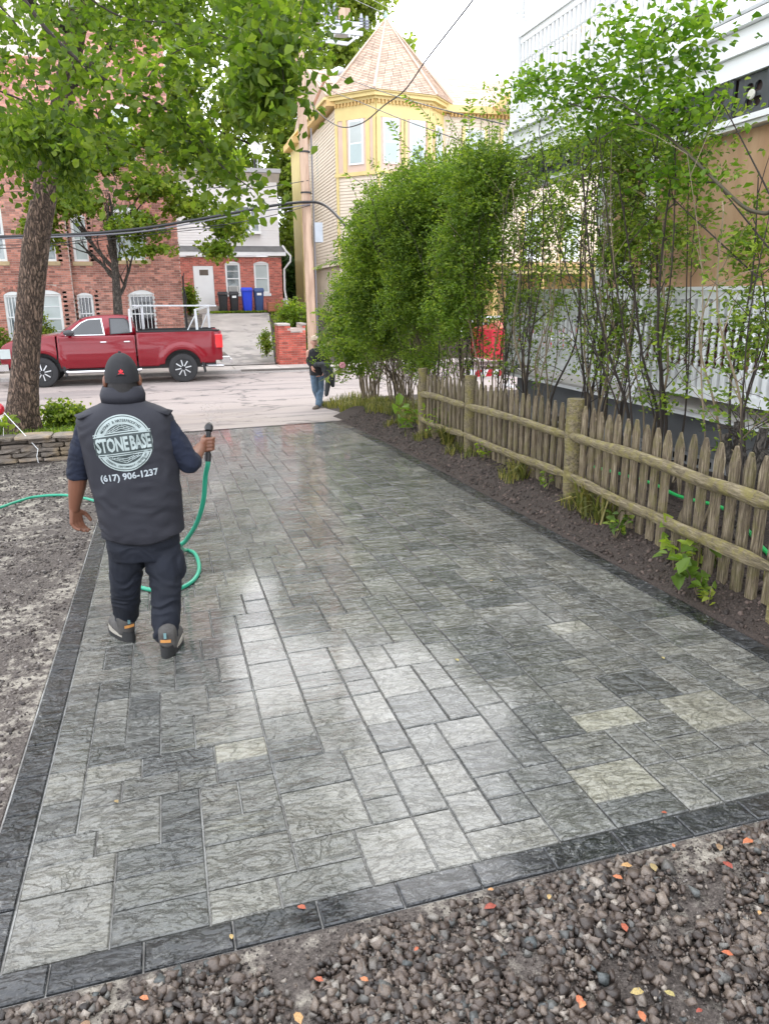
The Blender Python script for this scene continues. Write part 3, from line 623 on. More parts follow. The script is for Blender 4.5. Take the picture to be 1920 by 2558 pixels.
q = MB(); q.tube([(4.86, 4.72, .62), (4.86, 4.72, .12), (4.84, 4.70, .03), (4.62, 4.60, -.01)], .038, 10); q.build('downspout', WHITE, ph, smooth=True)
# things on the porch
m, t, p, out = base_mat('wicker'); WICK = m; co = coords(t); wv = t.nodes.new('ShaderNodeTexWave'); wv.inputs['Scale'].default_value = 14; wv.bands_direction = 'Z'; wv.inputs['Distortion'].default_value = 1.5; t.links.new(co, wv.inputs[0])
wy = t.nodes.new('ShaderNodeTexWave'); wy.inputs['Scale'].default_value = 10; wy.bands_direction = 'Y'; t.links.new(co, wy.inputs[0]); wm = math_(t, 'MULTIPLY', wv.outputs['Fac'], wy.outputs['Fac'])
t.links.new(ramp(t, wm, [(0, (.05, .022, .01)), (.5, (.24, .11, .045)), (1, (.42, .22, .10))]), p.inputs['Base Color']); p.inputs['Roughness'].default_value = .6; bump(t, wm, p, .8, .01)
REDC = M('red_cushion_cloth', (.10, .010, .018), .85, .2, 4); CANE = M('bent_cane', (.42, .22, .12), .5, .15)
def wicker(name, label, cat, y0, y1, x0=5.45):
    t_ = thing(name, label, cat, (x0+.3, (y0+y1)/2, .68), 'wicker seats on the porch')
    q = MB(); q.bev(x0, x0+.62, y0, y1, .70, 1.06, .04); q.build('woven_base', WICK, t_)
    q = MB(); q.box(x0+.60, x0+.70, y0, y1, 1.0, 1.45); q.build('backrest', WICK, t_)
    for yy in (y0, y1):
        q = MB(); q.tube([(x0+.02, yy, .68), (x0, yy, 1.22), (x0+.1, yy, 1.34), (x0+.5, yy, 1.40), (x0+.66, yy, 1.50)], .022, 8); q.build('arm', CANE, t_, smooth=True)
    q = MB(); q.tube([(x0+.64, y0-.02, 1.38), (x0+.68, (y0+y1)/2, 1.50), (x0+.64, y1+.02, 1.38)], .024, 8); q.build('top_rail', CANE, t_, smooth=True)
    q = MB(); q.bev(x0+.03, x0+.6, y0+.04, y1-.04, 1.06, 1.19, .05); q.build('seat_cushion', REDC, t_, smooth=True)
    q = MB(); q.sphere((x0+.52, (y0+y1)/2, 1.33), (.09, (y1-y0)*.42, .17), 16, 10); q.build('back_cushion', REDC, t_, smooth=True)
wicker('wicker_armchair', 'brown wicker armchair with red cushion nearest the end of the porch rail in view', 'chair', 5.6, 6.35)
wicker('wicker_sofa', 'long wicker sofa with dark red cushions behind the white balusters', 'sofa', 6.75, 8.2)
# small white skull ornament on the far newel
SK = M('bone_white', (.75, .74, .70), .6, .06)
t_ = thing('skull_ornament', 'small white plastic skull sitting on the far newel post of the porch', 'ornament', (PX, YE-.03, 1.95))
q = MB(); q.sphere((PX, YE-.03, 2.04), (.06, .07, .065), 14, 10); q.bev(PX-.035, PX+.035, YE-.10, YE-.04, 1.952, 2.0, .01); q.build('cranium', SK, t_, smooth=True)
for s_ in (-.026, .026):
    q = MB(); q.sphere((PX+s_-.008, YE-.094, 2.045), (.017, .012, .018), 8, 6); q.build('eye_socket', BLACK, t_)
# ---------------------------------------------------------------- windows and brickwork
def bricks(root, x0, x1, z0, z1, y, openings, mat, L=.205, H=.067, g=.011, lim=300, key=None, mort=None):
    """running-bond wall facing -y: mortar sheet with proud bricks; openings (xa, xb, za, zb, arch)"""
    key = key or (lambda x, z: 0)
    def inside(x, z):
        for a, b, c, d, ar in openings:
            if a < x < b and c < z:
                top = d-(ar*((2*x-a-b)/(b-a))**2 if ar else 0)
                if z < top+(.0 if not ar else .17): return True
        return False
    out = []; row = 0; z = z0
    while z+H < z1:
        x = x0-(L/2 if row % 2 else 0)
        while x < x1:
            a, b = max(x, x0), min(x+L-g, x1)
            if b-a > .03:
                cz = z+H/2; cut = False
                if inside(a+.002, cz) or inside(b-.002, cz) or inside((a+b)/2, cz):
                    cut = True
                    for oa, ob, c, d, ar in openings:
                        if a < oa < b and not inside(a+.002, cz): out.append((a, oa-.004, z)) if oa-a > .03 else None
                        if a < ob < b and not inside(b-.002, cz): out.append((ob+.004, b, z)) if b-ob > .03 else None
                if not cut: out.append((a, b, z))
            x += L
        row += 1; z += H+g
    out = list(dict.fromkeys(out)); out.sort(key=lambda q: key((q[0]+q[1])/2, q[2])); full = {}; rest = MB()
    for i, (a, b, z) in enumerate(out):
        if i < lim:
            w = round(b-a, 2)
            if w not in full: full[w] = MB().box(-(b-a)/2, (b-a)/2, -.008, .02, 0, H).mesh(); full[w].materials.append(mat)
            link('brick', full[w], None, root, loc=((a+b)/2, y+random.uniform(-.002, .002), z))
        else:
            rest.cur = random.random(); rest.add([(a, y-.008, z), (b, y-.008, z), (b, y-.008, z+H), (a, y-.008, z+H), (a, y+.02, z), (b, y+.02, z), (b, y+.02, z+H), (a, y+.02, z+H)], [(0, 1, 2, 3), (0, 4, 5, 1), (3, 2, 6, 7), (0, 3, 7, 4), (1, 5, 6, 2)])
    if rest.v: rest.build('brickwork', mat, root, kind='stuff')
    for a, b, c, d, ar in openings:
        if not ar: continue
        n = max(5, int((b-a+.3)/.078)); R = ((b-a)**2/4+ar*ar)/(2*ar); cx, cz = (a+b)/2, d-R; am = math.asin(min(1, (b-a)/2/R))*1.06; vm = MB()
        for r_ in range(2):
            for i in range(n):
                t0 = -am+2*am*i/n; t1 = -am+2*am*(i+1)/n-.008/R; ra, rb = R+.006+r_*.092, R+.006+r_*.092+.083; vm.cur = random.random()
                P_ = [(cx+rr*math.sin(tt), cz+rr*math.cos(tt)) for tt, rr in ((t0, ra), (t1, ra), (t1, rb), (t0, rb))]
                vm.prism(P_, 1, y-.018, y+.01)
        vm.build('brick_arch', mat, root, kind='stuff')
def window(root, a, b, c, d, y, arch=.12, pane=GLASS, sash=2, bars=0, sill=True, frame=None, sillm=None, fw=.09, muntins=0):
    """sash window with frame and arched head set in an opening; returns its frame part"""
    fr = frame or WHITE; q = MB(); zt = d-arch
    q.box(a, a+fw, y-.0, y+.1, c, zt); q.box(b-fw, b, y-.0, y+.1, c, zt); q.box(a+fw, b-fw, y, y+.1, c, c+fw*.9); q.box(a+fw, b-fw, y+.004, y+.1, zt-fw*.8, zt-.001)
    if arch:
        n = 10; P_ = [(a, zt)]+[(a+(b-a)*k/n, d-arch*(2*k/n-1)**2) for k in range(n+1)]+[(b, zt)]; P_ = P_[:1]+P_[2:-2]+P_[-1:]
        q.prism(P_, 1, y-.040, y+.09)
    zm = c+(zt-c)*.5; q.box(a+fw, b-fw, y+.01, y+.09, zm-.025, zm+.025)
    for k in range(muntins):
        zz = c+(zt-c)*(k+1)/(muntins+1); q.box(a+fw, b-fw, y+.02, y+.08, zz-.012, zz+.012) if abs(zz-zm) > .05 else None
    w = q.build('window', fr, root)
    MB().box(a+fw, b-fw, y+.05, y+.06, c+fw*.9, zm-.025).build('pane', pane, w); MB().box(a+fw, b-fw, y+.05, y+.06, zm+.025, zt-fw*.8).build('pane', pane, w)
    if sill: MB().bev(a-.06, b+.06, y-.09, y+.0, c-.14, c-.005, .01).build('sill', sillm or fr, w)
    if bars:
        n = bars
        for k in range(n):
            x = a+.05+(b-a-.1)*k/(n-1); MB().box(x-.011, x+.011, y-.09, y-.068, c-.02, zt+.02).build('security_bar', WHITE, w)
        for zz in (c+.05, c+(zt-c)*.5, zt-.06): MB().box(a+.02, b-.02, y-.067, y-.05, zz-.012, zz+.012).build('security_bar', WHITE, w)
    return w
bb = thing('brick_apartment_house', 'tall dark red brick house with arched barred windows behind the red truck', 'house', (-4, 31, 0))
YB = 31.0; YB2 = 30.72
OPL = [(-5.25, -4.62, .35, 1.98, .12), (-4.25, -3.36, .18, 2.02, .14), (-5.75, -4.95, 3.0, 4.9, .14), (-4.1, -3.3, 3.0, 4.9, .14), (-5.75, -4.95, 6.2, 8.1, .14)]
OPR = [(-2.87, -2.30, .55, 1.92, .10), (-1.07, -.13, .45, 2.0, .16), (-2.8, -2.25, 3.0, 4.6, .12), (-1.40, -.22, 3.05, 4.85, .16), (-1.12, -.36, 6.35, 8.2, .12)]
def holed(root, x0, x1, z0, z1, y, ops, mat):
    X = sorted({x0, x1}|{v for o in ops for v in (o[0]+.01, o[1]-.01)}); Z = sorted({z0, z1}|{v for o in ops for v in (o[2]+.01, o[3]-o[4]-.01)}); q = MB()
    for a, b in zip(X[:-1], X[1:]):
        for c, d in zip(Z[:-1], Z[1:]):
            if not any(o[0] < (a+b)/2 < o[1] and o[2] < (c+d)/2 < o[3]-o[4] for o in ops): q.box(a, b, y+.012, y+.24, c, d)
    return q.build('wall', mat, root)
holed(bb, -16, -2.94, -.6, 14, YB2, OPL, MORTAR); holed(bb, -2.94, .87, -.6, 14, YB, OPR, MORTAR); MB().box(-16, .85, YB+.3, 38, -.6, 13.9).build('inner_wall', MORTAR, bb); MB().box(-16.2, 1.1, YB2-.3, 38.2, 14, 14.5).build('roof', MORTAR, bb)
kf = lambda x, z: abs(z-1.3)*1.0+abs(x+.1)*.8
bricks(bb, -9, -2.94, -.2, 9.5, YB2, OPL, BRICK_D, lim=0); bricks(bb, -2.94, .87, -.1, 10.5, YB, OPR, BRICK_D, lim=300, key=kf)
for i, (a, b, c, d, ar) in enumerate(OPL): window(bb, a, b, c, d, YB2+.03, ar, GLASS if i != 1 else GLASSP, bars=6 if i == 0 else 0, sillm=STONE if i > 1 else None, muntins=3 if i == 1 else 0)
for i, (a, b, c, d, ar) in enumerate(OPR): window(bb, a, b, c, d, YB+.03, ar, GLASSD if i < 2 else GLASSP, bars=(5, 7, 0, 0, 0)[i], sillm=STONE if i > 1 else None)
MB().box(.50, .885, 30.86, YB-.01, -.2, .62).build('corner_plinth', STONE, bb)
q = MB(); q.tube([(.93, 30.95, z) for z in (.1, 1.2, 2.5)], .035, 7); q.tube([(.97, 30.9, 2.6), (.92, 30.88, 2.2), (1.0, 30.9, 1.7), (.94, 30.9, 1.2), (.99, 30.9, .4)], .02, 6); q.build('cable_riser', BLACK, bb)
# row house, brick below and white boards above
rh = thing('row_house', 'narrow house with white boarded upper storey over bright red brick ground floor', 'house', (3.5, 40, 1)); YR = 40.0
OPH = [(3.23, 3.95, 1.86, 3.36, .10), (4.62, 5.36, 1.86, 3.36, .10), (1.70, 2.67, 1.30, 3.18, 0)]
holed(rh, -2, 6.0, .2, 3.6, YR, OPH, MORTARP); MB().box(-2, 5.98, YR+.3, 50, .2, 3.58).build('inner_wall', MORTARP, rh)
bricks(rh, -.2, 6.0, .9, 3.58, YR, OPH, BRICK_R, lim=300, key=lambda x, z: abs(x-4.2)+.4*abs(z-2.2))
for i in (0, 1):
    a, b, c, d, ar = OPH[i]; w = window(rh, a, b, c, d, YR+.03, ar, GLASSP if i else GLASS, muntins=0 if i else 3)
    if i == 0:
        q = MB(); q.box(a+.14, b-.14, YR-.16, YR+.02, c+.06, c+.36); ac = q.build('air_conditioner', M('ac_cream', (.62, .61, .57), .5, .05), rh)
        for k in range(7): MB().box(a+.17+k*.05, a+.195+k*.05, YR-.168, YR-.161, c+.09, c+.33).build('grille_slot', M('grille_grey', (.25, .25, .24), .6) if k == 0 else bpy.data.materials['grille_grey'], ac)
dr = MB().box(1.72, 2.65, YR+.0, YR+.06, 1.32, 3.15).build('door', WHITE, rh)
MB().box(2.0, 2.42, YR-.012, YR-.001, 2.72, 2.98).build('door_pane', M('bronze_glass', (.13, .10, .08), .2), dr)
MB().sphere((1.84, YR-.04, 2.15), .035).build('door_knob', M('steel', (.4, .4, .4), .3, metal=1), dr)
for k, (zz, yy) in enumerate(((1.30, .45), (1.15, .75), (1.0, 1.05))): MB().bev(1.45, 2.9, YR-yy, YR-.02-(.0 if k == 0 else yy-.3), zz-.16, zz-.01, .01).build('step', CONC, rh)
MB().box(-.5, 6.2, YR-.28, YR+.1, 3.62, 3.80).build('eave_fascia', WHITE, rh)
q = MB(); q.prism([(YR-.3, 3.80), (YR+.06, 3.80), (YR+.06, 4.08), (YR-.02, 4.08)], 0, -.5, 6.22); q.build('skirt_roof', M('dark_roof_felt', (.16, .16, .16), .8, .2), rh)
MB().box(-.5, 5.95, YR+.06, 50, 4.06, 7.45).build('upper_wall', WHITE2, rh)
for k in range(24):
    z = 4.08+k*.122; q = MB(); q.prism([(YR+.025, z), (YR+.055, z), (YR+.055, z+.12), (YR+.047, z+.12)], 0, -.5, 5.95); q.build('siding_board', WHITE2, rh)
q = MB(); q.prism([(YR-.35, 7.35), (YR+.3, 7.35), (YR+.3, 7.0), (YR+.03, 7.0), (YR-.05, 7.1)], 0, -.6, 6.05); q.build('cornice', M('weathered_cream_trim', (.55, .50, .44), .7, .12), rh)
MB().box(-.6, 6.1, YR-.4, 50, 7.37, 7.55).build('roof', M('grey_roof_edge', (.42, .42, .44), .7, .1), rh)
by = YR-.32; w = MB().box(3.25, 5.05, by, YR+.02, 4.62, 4.76).build('bay_window', WHITE, rh); MB().box(3.25, 5.05, by, YR+.02, 5.82, 5.95).build('bay_head', WHITE, w)
for a, b in ((3.27, 3.36), (3.66, 3.80), (4.50, 4.62), (4.93, 5.03)): MB().box(a, b, by+.01, by+.09, 4.765, 5.815).build('mullion', WHITE, w)
for a, b in ((3.365, 3.655), (3.805, 4.495), (4.625, 4.925)): MB().box(a, b, by+.04, by+.05, 4.77, 5.81).build('pane', GLASS, w)
q = MB(); q.tube([(6.05, YR-.2, 4.1), (6.2, YR-.28, 3.85), (6.42, YR-.3, 3.62), (6.4, YR-.28, 3.35), (6.12, YR-.06, 3.0), (6.10, YR-.05, 2.0), (6.2, YR-.05, 1.3)], .05, 8); q.build('downspout', WHITE, rh, smooth=True)
q = MB(); q.tube([(5.0, YR+.5, 7.5), (5.0, YR+.5, 8.3)], .05, 8); q.build('vent_pipe', BLACK, rh)
# wheelie bins
def bin_(x, y, col, label, h, w, white_mark=False):
    z = G(x, y)+.03; m_ = M('bin_plastic', col, .45, .1); r_ = thing('wheelie_bin', label, 'bin', (x, y, z), 'wheelie bins lined up at the row house')
    q = MB(); q.loft([(z+.02, x, y, w*.38, w*.40), (z+.3, x, y, w*.43, w*.45), (z+h*.82, x, y, w*.5, w*.52), (z+h*.84, x, y-.02, w*.54, w*.56), (z+h*.88, x, y-.02, w*.54, w*.56)], 24, 7); q.build('tub', m_, r_)
    q = MB(); q.loft([(z+h*.885, x, y-.02, w*.56, w*.58), (z+h*.92, x, y-.02, w*.55, w*.57), (z+h, x, y+.03, w*.47, w*.44)], 24, 7); q.build('lid', m_, r_)
    q = MB(); q.tube([(x-w*.3, y+w*.58, z+h*.86), (x+w*.3, y+w*.58, z+h*.86)], .018, 7); q.build('handle', m_, r_)
    for s_ in (-1, 1): q = MB(); q.lathe([(.11, -.02), (.11, .02)], (x+s_*w*.42, y+w*.35, z+.11), 14, axis=0); q.build('wheel', BLACK, r_)
    q = MB(); q.box(x-w*.14, x+w*.14, y-w*.535, y-w*.5, z+h*.42, z+h*.56); q.build('front_recess', m_, r_)
    if white_mark:
        q = MB(); q.bev(x-w*.22, x+w*.24, y-w*.56, y-w*.50, z+h*.70, z+h*.80, .002); q.build('white_sticker', WHITE, r_)
bin_(2.95, 38.9, (.015, .015, .017), 'plain black wheelie bin nearest the row house door', .98, .44); bin_(3.47, 38.9, (.014, .014, .017), 'black wheelie bin with a white marking on its front', .98, .42, True)
bin_(4.09, 38.85, (.01, .05, .62), 'bright blue wheelie bin between the black and navy ones', 1.16, .50); bin_(4.66, 38.9, (.03, .07, .20), 'dull navy blue wheelie bin at the end of the line', 1.13, .46, True)
t_ = thing('crate', 'weathered orange-brown wooden crate at the end of the bins', 'crate', (5.2, 38.2, 1))
for k in range(4): MB().box(4.98, 5.45, 38.0, 38.03, 1.02+k*.1, 1.105+k*.1).build('slat', M('crate_wood', (.33, .13, .06), .8, .25) if k == 0 else bpy.data.materials['crate_wood'], t_)
for x in (4.98, 5.41): MB().box(x, x+.04, 38.03, 38.5, 1.0, 1.44).build('side', bpy.data.materials['crate_wood'], t_)
# brick pier at the foot of the uphill drive
pr_ = thing('brick_pier', 'square red brick pier with a notched top beside the uphill driveway', 'pier', (4.33, 27.6, -.5)); pz = -.56
MB().box(3.87, 4.80, 27.12, 27.98, pz-.1, .66).build('core', MORTARP, pr_)
BR = {}
def pbrick(x0, x1, y0, y1, z0, z1):
    MB().box(x0, x1, y0, y1, z0, z1).build('brick', BRICK_P, pr_)
BRICK_P = M('pier_brick', (.50, .13, .095), .85, .22, 5, orand=.35, bmp=.3, bs=40)
for r_ in range(17):
    z = pz+r_*.0775; top = r_ >= 14
    for k in range(5):
        L = .94/4.5; x0 = 3.865+(k-.5*(r_ % 2))*L; a, b = max(x0, 3.865), min(x0+L-.011, 4.805)
        if b-a < .04 or (top and a < 4.62 and b > 4.28): continue
        pbrick(a, b, 27.10, 27.16, z, z+.066)
    for k in range(4):
        y0 = 27.17+k*.2; pbrick(3.85, 3.88, y0, y0+.19, z, z+.066)
MB().bev(3.84, 4.27, 27.08, 27.99, .765, .83, .01).build('cap_stone', CONC, pr_); MB().bev(4.63, 4.83, 27.08, 27.99, .765, .83, .01).build('cap_stone', CONC, pr_); MB().box(3.875, 4.27, 27.15, 27.97, .66, .76).build('core_block', MORTARP, pr_); MB().box(4.63, 4.80, 27.15, 27.97, .66, .76).build('core_block', MORTARP, pr_); MB().bev(4.29, 4.61, 27.09, 27.95, .53, .58, .008).build('notch_stone', CONC, pr_)
# ---------------------------------------------------------------- yellow turret house
YEL = M('yellow_trim_paint', (.70, .57, .25), .6, .06, 2); YEL2 = M('orange_trim_paint', (.66, .45, .18), .6, .06, 2); CREAM = M('cream_siding_paint', (.72, .63, .51), .65, .06, 2); PINKP = M('pink_beige_panel', (.66, .50, .41), .65, .06, 2)
SHING = M('pinkish_shingle', (.58, .44, .34), .9, .12, 3, orand=.22, bmp=.4, bs=60)
yh = thing('turret_house', 'yellow and cream clapboard house with a steep shingled turret', 'house', (12, 36, 0))
TP = [(7.75, 34.75), (9.12, 33.3), (11.55, 33.75), (12.9, 35.3), (12.2, 37.2), (9.0, 37.4)]; TC = (10.2, 35.6); EZ = 9.55
def sc_(P_, k): return [(TC[0]+(x-TC[0])*k, TC[1]+(y-TC[1])*k) for x, y in P_]
MB().prism(sc_(TP, .985), 2, -1, EZ-.2).build('turret_core', CREAM, yh)
MB().prism([(7.95, 34.9), (24, 34.9), (24, 44), (7.95, 44)], 2, -1, EZ-.25).build('wall', CREAM, yh)
def wallseg(a, b, zlo, zhi, boards, off=0.0, step=.125):
    """lapped boards along a wall from a to b"""
    a = Vector(a); b = Vector(b); d = (b-a).normalized(); n_ = Vector((d.y, -d.x)); L = (b-a).length; z = zlo
    while z < zhi-.02:
        q = MB(); P_ = []
        for zz, o_ in ((z, .04), (z, .0), (min(z+step, zhi), .0), (min(z+step, zhi), .012)):
            P_.append((zz, o_))
        V = []
        for e_ in (a, b):
            for zz, o_ in P_: V.append((e_.x+n_.x*(o_+off), e_.y+n_.y*(o_+off), zz))
        q.add(V, [(0, 1, 2, 3), (7, 6, 5, 4), (0, 3, 7, 4), (0, 4, 5, 1), (3, 2, 6, 7), (1, 5, 6, 2)]); q.build('siding_board', boards, yh); z += step
def panel(a, b, u0, u1, z0, z1, off, th, mat, name):
    a = Vector(a); b = Vector(b); d = (b-a).normalized(); n_ = Vector((d.y, -d.x)); p0 = a+d*u0; p1 = a+d*u1
    P_ = [p0+n_*off, p1+n_*off, p1+n_*(off+th), p0+n_*(off+th)]; q = MB(); q.prism([(v_.x, v_.y) for v_ in P_], 2, z0, z1); return q.build(name, mat, yh)
for i in range(3):
    a, b = TP[i], TP[i+1]; L = math.dist(a, b)
    wallseg(a, b, 3.0 if i < 2 else 5.5, 6.55, CREAM); panel(a, b, -.05, L+.05, 6.55, 6.70, .0, .09, YEL, 'belt_board'); panel(a, b, 0, L, 8.72, 9.36, .0, .05, YEL, 'frieze_board')
    panel(a, b, 0, L, 6.71, 8.715, .0, .03, PINKP, 'panel_board')
    cu = [L*.52] if i == 0 else [L*.26, L*.76] if i == 1 else [L*.5]; ww = .36
    for c_ in cu:
        panel(a, b, c_-ww-.30, c_-ww-.12, 6.705, 8.718, .03, .035, YEL, 'pilaster'); panel(a, b, c_+ww+.12, c_+ww+.30, 6.705, 8.718, .03, .035, YEL, 'pilaster')
        fr_ = panel(a, b, c_-ww, c_+ww, 6.98, 8.70, .03, .05, WHITE, 'window')
        for z0, z1, mm in ((7.05, 7.78, M('pale_blue_blind', (.45, .55, .55), .4, .05) if not bpy.data.materials.get('pale_blue_blind') else bpy.data.materials['pale_blue_blind']), (7.84, 8.62, GLASSP)):
            o = panel(a, b, c_-ww+.08, c_+ww-.08, z0, z1, .082, .006, mm, 'pane')
    panel(a, b, 0, .12, 6.705, 8.718, .03, .05, YEL, 'corner_board'); panel(a, b, L-.12, L, 6.705, 8.718, .03, .05, YEL, 'corner_board')
    panel(a, b, 0, .13, 3.0, 6.55, .041, .02, YEL, 'corner_board')
    n = int(L/.16)
    for k in range(n): panel(a, b, (k+.25)*L/n, (k+.7)*L/n, 9.22, 9.36, .05, .09, YEL2, 'dentil')
for k_, z0, z1, mm in ((1.06, 9.36, 9.46, YEL), (1.13, 9.46, 9.60, YEL), (1.16, 9.60, 9.66, YEL)): MB().prism(sc_(TP, k_), 2, z0, z1).build('cornice', mm, yh)
# turret roof in shingle courses
apex = (TC[0]+.05, TC[1]+.1, 13.0); NC = 42
for c_ in range(NC):
    f0, f1 = c_/NC, (c_+1.02)/NC; rm = MB(); base = sc_(TP, 1.17)
    def pt(P_, f, o_): return (P_[0]+(apex[0]-P_[0])*f**.93+(P_[0]-TC[0])*o_, P_[1]+(apex[1]-P_[1])*f**.93+(P_[1]-TC[1])*o_, 9.66+(apex[2]-9.66)*f)
    for i in range(len(base)):
        A_, B_ = base[i], base[(i+1) % len(base)]; n = max(1, int(math.dist(A_, B_)*(1-f0)/.34))
        for s_ in range(n):
            t0, t1 = s_/n, (s_+.96)/n; rm.cur = random.random()
            L0 = lambda t_: (A_[0]+(B_[0]-A_[0])*t_, A_[1]+(B_[1]-A_[1])*t_)
            rm.add([pt(L0(t0), f0, .012), pt(L0(t1), f0, .012), pt(L0(t1), min(f1, .995), .002), pt(L0(t0), min(f1, .995), .002), pt(L0(t0), f0, -.004), pt(L0(t1), f0, -.004)], [(0, 1, 2, 3), (0, 4, 5, 1)])
    rm.build('shingle_course', SHING, yh)
q = MB()
for i in range(6):
    b_ = sc_(TP, 1.17)[i]; q.tube([(b_[0], b_[1], 9.68), (apex[0], apex[1], apex[2]+.02)], [.07, .03], 5)
q.build('hip_cap', M('pale_hip_shingle', (.64, .50, .40), .9, .1), yh); q = MB(); q.lathe([(.10, 12.85), (.05, 13.0), (.09, 13.1), (.01, 13.3)], (apex[0], apex[1], 0), 10); q.build('finial', M('copper_green', (.35, .5, .45), .6), yh)
# side wall with raking boards, its eave, main roof and gable
a, b = (7.9, 44.0), (7.75, 34.75); wallseg(a, b, 3, 9.2, CREAM, .02, .14)
MB().box(7.35, 7.95, 34.6, 44.2, 9.30, 9.52).build('side_eave', YEL2, yh); MB().box(7.25, 7.9, 34.6, 44.3, 9.52, 9.62).build('side_gutter', YEL, yh)
for y in (36.2, 38.6, 41.2): MB().box(7.80, 7.86, y, y+.8, 6.9, 8.7).build('side_window', WHITE, yh); MB().box(7.78, 7.80, y+.1, y+.7, 7.0, 8.6).build('pane', GLASSP, yh)
q = MB(); nR = 12
for k in range(nR):
    y0 = 34.75+k*.4; z0 = 9.62+k*.19; q.cur = 0
    for s_ in range(26):
        x0 = 7.9+s_*.62+(k % 2)*.3; q.cur = random.random(); q.add([(x0, y0, z0+.02), (x0+.6, y0, z0+.02), (x0+.6, y0+.42, z0+.205), (x0, y0+.42, z0+.205), (x0, y0, z0-.01), (x0+.6, y0, z0-.01)], [(0, 1, 2, 3), (0, 4, 5, 1)])
q.build('main_roof_shingles', SHING, yh, kind='stuff'); MB().prism([(34.7, 9.55), (44.2, 9.55), (39.5, 11.85)], 0, 7.5, 24).build('main_roof', SHING, yh)
MB().box(11.5, 24, 34.55, 34.95, 9.32, 9.6).build('front_eave', YEL, yh)
for k in range(40): MB().box(12.9+k*.17, 12.98+k*.17, 34.7, 34.86, 9.18, 9.31).build('dentil', YEL2, yh)
wallseg((12.7, 34.9), (24, 34.9), 2.6, 9.1, CREAM, .0, .125)
gx, gw, gz = 18.2, 3.3, 9.45; MB().prism([(gx-gw, gz), (gx+gw, gz), (gx, gz+3.1)], 1, 33.9, 40).build('gable', CREAM, yh)
for s_ in (-1, 1):
    q = MB(); q.beam((gx+s_*(gw+.35), 33.75, gz-.1), (gx, 33.75, gz+3.45), .34, .26); q.build('rake_board', YEL2, yh)
for x, z0, z1 in ((13.6, 6.9, 8.7), (15.4, 6.9, 8.7), (16.6, 3.3, 5.3), (18.6, 3.3, 5.3), (14.2, 3.3, 5.3)):
    window(yh, x, x+.9, z0, z1, 34.78, 0, GLASSP, frame=WHITE)
    for xx in (x-.14, x+.9): MB().box(xx, xx+.13, 34.79, 34.87, z0-.1, z1+.1).build('casing', YEL, yh)
# its porch, seen through the stems
MB().box(11.5, 23, 31.9, 34.8, 2.55, 2.85).build('porch_beam', YEL, yh); MB().box(11.2, 23.3, 31.7, 34.8, 2.85, 2.97).build('porch_roof', YEL2, yh)
for x in (11.7, 13.9, 16.1, 18.3, 20.5): MB().box(x, x+.2, 32.0, 32.2, -.2, 2.55).build('porch_post', YEL2, yh)
MB().box(11.5, 23, 34.5, 34.86, -.6, 2.5).build('porch_wall', YEL2, yh)
MB().box(11.5, 23, 31.95, 32.1, .7, .8).build('porch_rail', WHITE, yh); 
for k in range(44): MB().box(11.7+k*.25, 11.75+k*.25, 32.0, 32.05, -.1, .7).build('porch_baluster', WHITE, yh)
MB().box(7.5, 24, 33.0, 44, -1.0, -.1).build('foundation', M('red_foundation', (.35, .14, .1), .9, .15), yh)
MB().box(7.35, 7.9, 41.5, 44, 0, 9.0).build('rear_bay', YEL, yh); MB().box(7.0, 7.9, 41.2, 44.2, 9.0, 9.3).build('rear_bay_eave', YEL2, yh)

# ---------------------------------------------------------------- utility pole and wires
POLEM = M('sun_bleached_pole_wood', (.56, .40, .29), .85, .2, 3, bmp=.4, bs=40, sc=(3, 3, .3), col2=(.38, .25, .18), c2s=2)
GALV = M('galvanised_steel', (.55, .57, .60), .4, .08, metal=.3); CABLE = M('cable_black', (.02, .02, .022), .5, .05); CABLEG = M('cable_grey', (.16, .16, .18), .5, .05)
UPX, UPY = 4.88, 26.25
up_ = thing('utility_pole', 'tall pinkish wooden utility pole with equipment rack and cable coil', 'utility pole', (UPX, UPY, -.55))
q = MB(); q.tube([(UPX-.015*k, UPY, -.6+1.35*k) for k in range(11)], [.165-.0035*k for k in range(11)], 16); q.build('shaft', POLEM, up_, smooth=True)
A = lambda x, y, d=0: tuple(at(x, y, UPY-.1+d))
q = MB(); q.beam(A(785, 50), A(905, 62), .10, .12); q.beam(A(795, 72), A(905, 84), .10, .12); q.beam(A(800, 100), A(868, 109), .08, .1); q.beam(A(868, 109), A(905, 80), .06, .06); q.beam(A(800, 74), A(832, 52), .06, .06); q.beam(A(875, 80), A(905, 62), .06, .06)
q.beam(A(832, 50), A(832, 82), .08); q.beam(A(872, 60), A(872, 92), .08); q.build('rack_arm', GALV, up_)
for x, w in ((849, .33), (862, .2)): q = MB(); p_ = A(x, 68, .15); q.box(p_[0]-w/2, p_[0]+w/2, p_[1]-.15, p_[1]+.2, p_[2]-.22, p_[2]+.16); q.build('switch_tank', GALV, up_)
for x, y in ((808, 30), (822, 28), (836, 18), (838, 42), (902, 48), (916, 54)):
    p_ = A(x, y); q = MB(); q.lathe([(.05, -.2), (.05, -.16), (.10, -.14), (.05, -.12), (.05, -.08), (.10, -.06), (.05, -.04), (.05, 0), (.10, .02), (.05, .04), (.03, .16)], p_, 12); q.build('insulator', M('insulator_grey', (.35, .37, .42), .4) if not bpy.data.materials.get('insulator_grey') else bpy.data.materials['insulator_grey'], up_, smooth=True)
q = MB(); p_ = A(860, 33); q.box(p_[0]-.18, p_[0]+.18, p_[1], p_[1]+.2, p_[2]-.16, p_[2]+.16); q.build('control_box', POLEM, up_)
q = MB(); c_ = Vector(A(796, 103, -.1))
